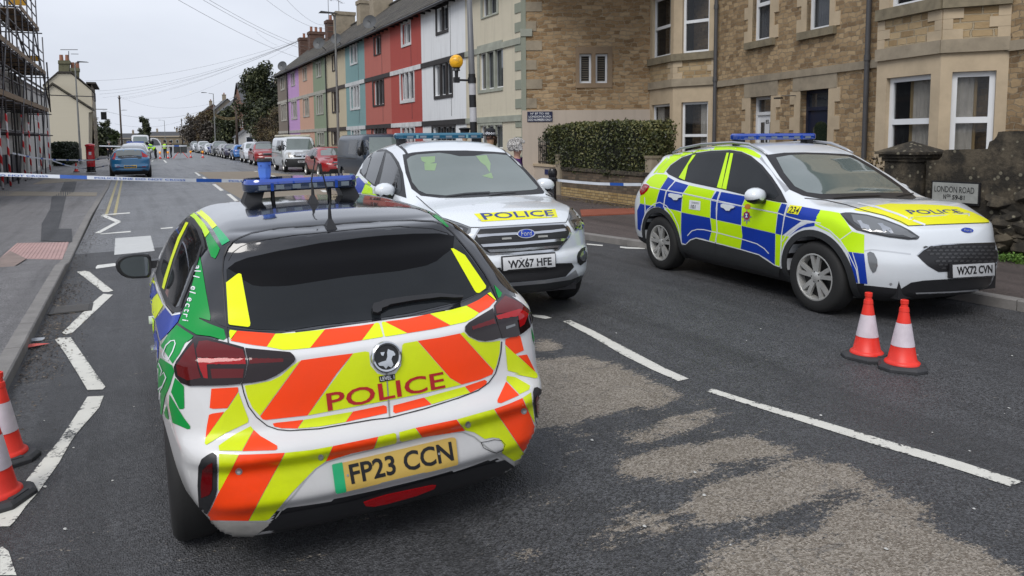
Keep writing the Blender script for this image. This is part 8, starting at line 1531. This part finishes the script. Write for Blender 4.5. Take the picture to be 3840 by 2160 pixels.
# ---------------------------------------------------------------- people
def skinned(name, joints, edges, mat, par, sub=2, root=0):
    me = bpy.data.meshes.new(name); me.from_pydata([j[:3] for j in joints], edges, []); o = bpy.data.objects.new(name, me); COL.objects.link(o); s_ = o.modifiers.new('s', 'SKIN'); s_.use_smooth_shade = True
    for i, v in enumerate(me.skin_vertices[0].data): r_ = joints[i][3]; v.radius = (r_, r_) if not isinstance(r_, tuple) else r_; v.use_root = i == root
    u = o.modifiers.new('u', 'SUBSURF'); u.levels = sub; dg = bpy.context.evaluated_depsgraph_get(); dg.update(); m2 = bpy.data.meshes.new_from_object(o.evaluated_get(dg)); bpy.data.objects.remove(o); m2.materials.clear(); return mesh_obj(name, m2, mat, par, smooth=True, local=True)
SKIN = flat('skin', (.52, .30, .22), .55); NAVY = flat('navy_cloth', (.008, .009, .013), .8); HIVIS = flat('hi_vis', (.42, .80, .02), .6, em=.0); GREYH = flat('white_hair', (.62, .60, .58), .8, var=.3, vsc=60, bump=.8); BRH = flat('brown_hair', (.06, .03, .018), .7)
def person(label, x, y, rz, h=1.75, pose='stand', top=NAVY, legs=NAVY, vest=True, hat=None, hair=BRH, z0=0., hairlong=False, name='person'):
    t = thing(name, label, 'person', M=Matrix.Translation((x, y, z0)) @ Matrix.Rotation(rz, 4, 'Z') @ Matrix.Scale(h/1.75, 4)); b = 1 if pose == 'bend' else 0
    # local: +X is forward
    hip = Vector((-.12*b*1.5, 0, .92-.06*b)); ch = Vector((.02, 0, 1.28)) if not b else Vector((.22, 0, 1.17)); nk = Vector((.02, 0, 1.47)) if not b else Vector((.42, 0, 1.26)); hd = nk+(Vector((.02, 0, .14)) if not b else Vector((.14, 0, .06)))
    J = [(*hip, .125), (*(hip.lerp(ch, .5)), .12), (*ch, .145), (*nk, .055), (*(nk.lerp(hd, .35)), .05), (*(nk.lerp(hd, .8)), .075), (*(hd+Vector((.005, 0, .07))), .085), (*(hd+Vector((.0, 0, .125))), .05)]; E = [(0, 1), (1, 2), (2, 3), (3, 4), (4, 5), (5, 6), (6, 7)]
    hands = []
    for s_ in (-1, 1):
        n = len(J); kx = .03 if s_ > 0 else -.02
        J += [(hip.x, s_*.10, hip.z-.05, .095), (hip.x+.03+kx, s_*.11, .50, .068), (hip.x+kx-.02, s_*.11, .10, .045), (hip.x+kx+.11, s_*.12, .045, .038)]; E += [(0, n), (n, n+1), (n+1, n+2), (n+2, n+3)]; n = len(J)
        sh = ch.lerp(nk, .75)+Vector((0, s_*.17, -.0))
        if b: el = sh+Vector((.10, s_*.04, -.27)); wr = el+Vector((.20, -s_*.02, -.16))
        else: el = sh+Vector((-.02, s_*.07, -.27)); wr = el+Vector((.20, -s_*.06, -.06 if s_ > 0 else -.10))
        J += [(*sh, .065), (*el, .047), (*wr, .034)]; E += [(2, n), (n, n+1), (n+1, n+2)]; hands.append((wr, (wr-el).normalized()))
    body = skinned('body', J, E, SKIN, t); me = body.data
    for m_ in (top, legs, flat('shoe_black', (.008, .008, .009), .4)): me.materials.append(m_)
    for p in me.polygons:
        z = p.center.z; c = p.center; dh = (c-hd).length; armd = min((c-w).length for w, d in hands)
        p.material_index = 0 if (dh < .19 and (c-ch).length > .2) or armd < .05 else 3 if z < .10 else 2 if z < hip.z+.0 and (abs(c.y) < .19) else 1
    for w, d in hands:                                    # five short fingers on each hand
        for i in range(5): o_ = Vector((0, (i-2)*.017, 0)); m = MB(); l = (.05, .075, .085, .078, .06)[i]; a0 = w+d*.055+o_; m.tube([w+d*.02+o_*.6, a0, a0+d*l*.5+Vector((0, 0, -.012)), a0+d*l*.8+Vector((0, 0, -.035))], [.014, .010, .009, .007], 6); m.build('finger', SKIN, t, smooth=True, local=True).parent = body
    m = MB(); f = hd+Vector((.078, 0, .045)); m.add([f+Vector(q) for q in ((-.005, 0, .03), (-.008, .014, -.012), (-.008, -.014, -.012), (.022, 0, -.012))], [(0, 1, 3), (0, 3, 2), (1, 2, 3)]); m.build('nose', SKIN, t, local=True).parent = body
    for s_ in (-1, 1): m = MB(); m.lathe([(0, -.004), (.010, 0), (0, .005)], hd+Vector((.079, s_*.03, .062)), 8, (1, 0, 0)); m.build('eye', BLACKT, t, local=True).parent = body; m = MB(); m.lathe([(0, -.008), (.022, 0), (0, .01)], hd+Vector((0, s_*.085, .05)), 8, (0, s_, 0)); m.build('ear', SKIN, t, local=True).parent = body
    m = MB(); m.box(hd+Vector((.078, 0, -.0)), (.01, .045, .009)); m.build('mouth', flat('lips', (.35, .10, .09), .5), t, local=True).parent = body
    def cap(r_, z0_, z1_, mat, nm, dx=0, n=18, sq=1.): m = MB(); pr = [(r_*math.cos(a), (z1_-z0_)*math.sin(a)+z0_) for a in [R(15*i) for i in range(7)]]; m.lathe(pr, hd+Vector((dx, 0, 0)), n); o = m.build(nm, mat, t, smooth=True, local=True); o.parent = body; return o
    if hat is None or hair is GREYH:
        rs = np.random.RandomState(5); pts = []; c0 = np.array(hd)+np.array([-.02, 0, .075])
        while len(pts) < 900:
            d = rs.normal(size=3); d /= np.linalg.norm(d)
            if d[2] < -.65 or (d[0] > .45 and d[2] < .35): continue
            pts.append(c0+d*np.array([.145, .138, .13])*(1+.05*rs.normal()))
        q = foliage('hair', pts, .02, hair, None, 3); q.parent = t; q.parent = body; cap(.112, .0, .19, hair, 'hair_cap', -.02)
    else: cap(.098, .01, .17, hair, 'hair_cap', -.022)
    if hairlong: m = MB(); m.tube([hd+Vector((-.08, 0, .08)), hd+Vector((-.15, .01, .04)), hd+Vector((-.17, .0, -.04)), hd+Vector((-.15, 0, -.12))], [.03, .05, .045, .015], 8); m.build('pony_tail', hair, t, smooth=True, local=True).parent = body
    if hat == 'bowler':
        m = MB(); m.lathe([(.150, .085), (.155, .09), (.150, .10), (.102, .105), (.103, .145), (.098, .20), (.07, .225), (0, .232)], hd, 24); o = m.build('bowler_hat', NAVY, t, smooth=True, angle=50, local=True); o.parent = body
        for i in range(26):
            for j in range(3):
                if (i+j) % 2: a0, a1 = 2*math.pi*i/26, 2*math.pi*(i+1)/26; z = .108+j*.013; m = MB(); m.quad(*[hd+Vector((.1055*math.cos(a), .1055*math.sin(a), zz)) for a, zz in ((a0, z), (a1, z), (a1, z+.013), (a0, z+.013))]); m.build('chequer', VW, t, local=True, fix=False).parent = o
        m = MB(); m.lathe([(0, 0), (.022, .002)], hd+Vector((.104, 0, .15)), 8, (1, 0, 0)); m.build('hat_badge', CHROME, t, local=True).parent = o
    if hat == 'cap': m = MB(); m.lathe([(.100, .085), (.102, .135), (.135, .16), (.138, .172), (.10, .19), (0, .20)], hd, 22); m.add([hd+Vector(q) for q in ((.09, -.07, .09), (.165, -.03, .075), (.165, .03, .075), (.09, .07, .09), (.09, -.07, .10), (.16, -.03, .085), (.16, .03, .085), (.09, .07, .10))], [(0, 1, 2, 3), (7, 6, 5, 4)]); m.build('peaked_cap', NAVY, t, smooth=True, angle=50, local=True).parent = body
    if hat == 'helmet': m = MB(); m.lathe([(.135, .07), (.12, .09), (.105, .12), (.10, .18), (.075, .25), (.0, .28)], hd, 18); m.build('helmet', NAVY, t, smooth=True, angle=50, local=True).parent = body
    if vest:
        ax = (nk-hip).normalized(); m = MB(); c0 = hip.lerp(nk, .12); L_ = (nk-c0).length; pr = [(.185, 0), (.19, L_*.35), (.205, L_*.7), (.17, L_*.9), (.08, L_*.99)]
        m.lathe(pr, c0, 18, ax); m.v = [tuple(Vector(v)) for v in m.v]; o = m.build('hi_vis_vest', HIVIS, t, smooth=True, local=True); o.parent = body
        for f_ in (.25, .6): m = MB(); m.lathe([(.196, L_*f_), (.204, L_*(f_+.09))], c0, 18, ax); m.build('reflective_band', flat('silver_band', (.55, .57, .60), .3), t, smooth=True, local=True).parent = o
    return t
person('female officer in a chequered bowler hat and glasses, behind the middle police car', 6.22, 13.1, R(-150), 1.75, hat='bowler', z0=.11, hairlong=True, vest=True)
person('male officer in a peaked cap, hidden behind the teal roof bar', 6.95, 16.1, R(-100), 1.84, hat='cap', z0=.11)
person('white haired old lady in a purple coat beside a rollator', 5.68, 11.05, R(-40), 1.69, top=flat('purple_coat', (.07, .015, .12), .8), legs=flat('grey_trousers', (.05, .05, .055), .8), vest=False, hair=GREYH)
person('officer in hi-vis bending over beside the silver cars', 2.0, 81.6, R(165), 1.92, pose='bend', hair=flat('black_hair', (.01, .01, .01), .6)); person('second officer in hi-vis, half hidden behind the bending one', 1.45, 80.0, R(160), 1.9, pose='bend', hair=MT['black_hair'])
person('officer in a helmet and hi-vis vest standing by the cones', 3.15, 84.6, R(-120), 1.76, hat='helmet'); person('dark clothed officer just behind the helmeted one', 3.75, 85.6, R(200), 1.74, vest=False, hat='cap'); person('pale haired person in black standing left of the blue hatchback by the cottage', -1.75, 78.0, R(-80), 1.72, vest=False, hair=flat('pale_hair', (.40, .38, .36), .8), z0=.05)
def rollator():
    x, y = 5.98, 10.35; t = thing('rollator', 'black wheeled walking frame with brown grips beside the police car wing', 'walking frame', (x, y, 0))
    for s_ in (0, 1):
        yy = y+s_*.45; b = MB(); b.tube([(x-.25, yy, .9), (x-.12, yy, .92), (x+.0, yy, .86), (x+.1, yy, .1)], .013, 6); b.tube([(x-.1, yy, .55), (x-.3, yy, .1)], .012, 6); b.build('frame', flat('rollator_metal', (.25, .24, .25), .35, metal=.6), t, smooth=True); b = MB(); b.tube([(x-.27, yy, .9), (x-.14, yy, .92)], .02, 8); b.build('hand_grip', flat('brown_grip', (.28, .13, .06), .6), t, smooth=True)
        b = MB(); b.tube([(x-.05, yy, .84), (x-.12, yy, .79), (x-.2, yy, .80)], .008, 5); b.tube([(x+.02, yy, .84), (x+.12, yy, .6), (x+.09, yy, .2)], .006, 5); b.build('brake_cable', TRIM, t)
        for xx in (x+.1, x-.3): b = MB(); b.lathe([(0, -.015), (.09, -.015), (.10, 0), (.09, .015), (0, .015)], (xx, yy, .1), 16, (0, 1, 0)); b.build('wheel', RUB, t, smooth=True, angle=40)
    b = MB(); b.box((x-.05, y+.22, .62), (.28, .42, .26)); bevel(b.build('bag', flat('black_bag', (.012, .012, .014), .7), t), .02)
rollator()
# ---------------------------------------------------------------- cup on the light bar, litter
def small():
    M = carM(.9609, 4.9163, -.0325, R(89.653), -.02027, -.00609); Mi = M.inverted(); o_ = Mi @ EYE; d = Mi.to_3x3() @ ray(*cr_('8', [(375, 685)])[0]); k = (1.562-o_.z)/d.z; p = M @ (o_+d*k); t = thing('paper_cup', 'blue paper coffee cup with a black lid standing on the roof light bar', 'cup', (p.x, p.y, p.z)); n = NB('cup_blue'); z = n.sep(n.geo)[2]; n.col(n.mix(n.ramp(n.math('MULTIPLY_ADD', z, 1, -p.z), [(.055, (.13, .27, .74)), (.058, (.075, .19, .66))]), 1., 1.) if 0 else (.085, .20, .66)).rough(.5)
    b = MB(); b.lathe([(0, .002), (.028, 0), (.0405, .104), (.041, .108)], p, 28); b.build('cup_body', n.m, t, smooth=True, angle=50); b = MB(); b.lathe([(.0325, .005), (.0385, .058), (.0388, .060)], p+Z3*.002, 8); b.build('sleeve', flat('sleeve_blue', (.10, .235, .72), .7), t)
    b = MB(); b.lathe([(.044, .102), (.045, .110), (.041, .113), (.039, .122), (.036, .122), (.035, .117), (0, .117)], p, 28); b.build('lid', flat('lid_black', (.02, .02, .022), .4), t, smooth=True, angle=35)
    for a, tx_ in ((-2.45, 'O'), (-1.05, 'N')):
        fw = -FW; base = math.atan2(-p.y, -p.x); w = base+(a+1.75)*.9; dr = Vector((math.cos(w), math.sin(w), 0)); text3d('lettering', tx_, p+dr*.0405+Z3*.075, Vector((-dr.y, dr.x, 0)), Z3, .009, .009, flat('cup_navy', (.01, .02, .12), .5), t, .03)
    for i, (px, py, c) in enumerate(((135, 1300, (.55, .08, .06)), (140, 1278, (.35, .37, .40)))):
        q = G(px, py); rs = random.Random(i); b = MB(); n_ = 9; v = [(q.x+.09*math.cos(2*math.pi*j/n_)*(.6+rs.random()*.7), q.y+.055*math.sin(2*math.pi*j/n_)*(.6+rs.random()*.7), q.z+.006+.025*rs.random()) for j in range(n_)]+[(q.x, q.y, q.z+.03)]; b.add(v, [(j, (j+1) % n_, n_) for j in range(n_)]); tag(b.build('litter', flat('litter%d' % i, c, .5)), ['crushed red wrapper lying in the left gutter', 'crushed silver wrapper lying in the left gutter'][i], 'litter')
    q = G(*cr_('a', [(235, 1340)])[0], .06); b = MB(); b.lathe([(0, 0), (.3, .01), (.22, .1), (0, .14)], q, 7, (.2, 0, 1)); tag(b.build('rubble_bag', WRAP, smooth=False), 'crumpled pale sack on the pavement by the scaffold poles', 'sack')
    rs = random.Random(4)
    for i in range(26):
        px, py = [(rs.uniform(2000, 3800), rs.uniform(1150, 2100)), (rs.uniform(150, 600), rs.uniform(1200, 2100))][i % 4 == 0]; q = G(px, py); b = MB(); s_ = rs.uniform(.004, .011); b.lathe([(0, 0), (s_, .001), (s_*.6, s_*.5), (0, s_*.6)], q+Z3*.003, 6, (rs.random()*.4, 0, 1)); tag(b.build('chip', flat('pale_chip', (.5, .5, .48), .6)), 'tiny pale stone chip lying loose on the asphalt', 'stone chip', 'stone chips on the road')
small()
# ---------------------------------------------------------------- background trees and houses
BRK = masonry('far_brick', (0, 1), [(.10, .05, .035), (.19, .09, .06), (.26, .14, .09)], (.17, .14, .11), .3, .1, .01, 0)
tree('tree', 'tall dark ivy clad tree beyond the end of the coloured row', 13.2, 88, 10.8, 3.3, 9000, 21, IVY, .17, .35, base=.0)
tree('tree', 'second dark tree crowding the ivy clad one on its right', 16.0, 80, 10.4, 3.6, 8500, 22, IVY, .17, .35, base=.0); tree('tree', 'lower dark bushy tree filling the foot of the tall ones', 13.3, 82, 6.0, 2.7, 8000, 23, IVY, .15, .2, base=.0)
tree('tree', 'bare brown shrubby tree against the brown end house', 12.0, 70.5, 4.8, 1.6, 2600, 24, BROWNL, .07, .12, bare=True, base=.0); tree('tree', 'yellowish twiggy bush beside the brown end house', 11.9, 76, 4.2, 1.5, 2600, 25, BROWNL, .08, .1, bare=True, base=.0)
for i, (x, y, h, r_, n, m, lab) in enumerate(((13.5, 118, 6.2, 3.2, 5000, IVY, 'rounded dark tree behind the far parked cars'), (12.6, 131, 5.2, 3.0, 4200, TWIG, 'grey twiggy tree behind the middle of the parked line'), (13.4, 150, 7.0, 3.4, 4000, BROWNL, 'brownish tree by the small telegraph pole'), (12.8, 172, 6.2, 3.8, 3500, TWIG, 'leafless grey tree further up on the right'), (14, 195, 7.5, 4.0, 3500, BROWNL, 'brown tree below the far gables'),
        (-4.6, 108, 4.2, 2.6, 6000, IVY, 'dark evergreen bush beside the cottage'), (-6.5, 124, 5.0, 3.0, 4500, IVY, 'taller evergreen behind the bush by the cottage'), (-3.2, 122, 3.4, 2.0, 3000, leafmat('green_leaf', (.012, .022, .008), (.03, .05, .015), (.07, .10, .03)), 'light green shrub left of the telegraph pole'))): tree('tree', lab, x, y, h, r_, n, 30+i, m, .22, .2, 'trees along the far road', base=.0, bare=(m is TWIG))
for i, (x, y, h) in enumerate(((-22, 300, 11.5), (-17, 310, 12.5), (-12, 305, 11), (-7.5, 300, 9.5), (-28, 290, 11))): tree('conifer', 'far conifer on the skyline, number of the dark clump left of the pole' if 0 else 'dark pointed conifer on the skyline beyond the cottage', x, y, h, 3.2, 3000, 50+i, IVY, .35, .4, 'far conifers', base=.0)
tree('tree', 'single dark far tree just right of the left telegraph pole', 5.5, 320, 10.2, 3.6, 3000, 61, IVY, .35, .3, base=.1)
def far_house(label, x0, x1, y0, y1, ze, zr, w, r_, rd, ch): return gable_house('far_house', label, x0, x1, y0, y1, ze, zr, w, r_, rd, True, ch, 'far houses')
far_house('dark gabled house with a brick side behind the ivy clad tree', 14.5, 22, 112, 122, 7.2, 10.2, BRK, SLATE, 'x', (.1, .8)); far_house('grey stone house with twin chimneys above the parked cars', 15, 23, 140, 152, 7.0, 10.6, DULL, SLATE, 'y', (.2, .8)); far_house('dark house with a steep gable further up on the right', 15, 24, 176, 188, 6.8, 11.0, DULL, SLATE, 'y', (.5,)); far_house('brown gabled house near the far bend', 15, 25, 212, 226, 7, 11.4, BRK, TILE, 'y', (.5,))
gable_house('white_lodge', 'little white lodge with a dark roof behind the parked cars', 12.6, 16.2, 104, 108, 2.3, 3.7, render_wall('lodge_white', (.6, .6, .58), .2, False), SLATE, 'y', True, (), None)
for i, (x, w, h, y) in enumerate(((-9, 14, 5.0, 330), (7, 15, 5.8, 345), (24, 14, 5.6, 335), (41, 14, 6.2, 350), (59, 15, 6.0, 340), (-27, 15, 5.2, 345))): far_house(['grey roofed cottage closing the view on the left', 'brick chimneyed terrace block closing the road', 'grey slate terrace block left of the far lamp', 'dark terrace block right of the far lamp', 'slate roofed block below the gables', 'low block hidden behind the cottage trees'][i], x, x+w, y, y+9, h-2.2, h, [DULL, STONEF][i % 2], SLATE, 'x', (.2, .75))
tg = thing('festoon_banner', 'string of yellowish lights sagging across the far right side', 'festoon', (10.2, 107, 5)); 
for k in range(3): b = MB(); b.tube(cat((10.3, 107.7, 5.0+.15*k), (13.8, 112, 4.9+.12*k), .35), .03, 4); b.build('strand', flat('festoon', (.40, .30, .15), .6), tg)
road_bits()
build_hatch(); build_suv_right(); build_suv_middle()
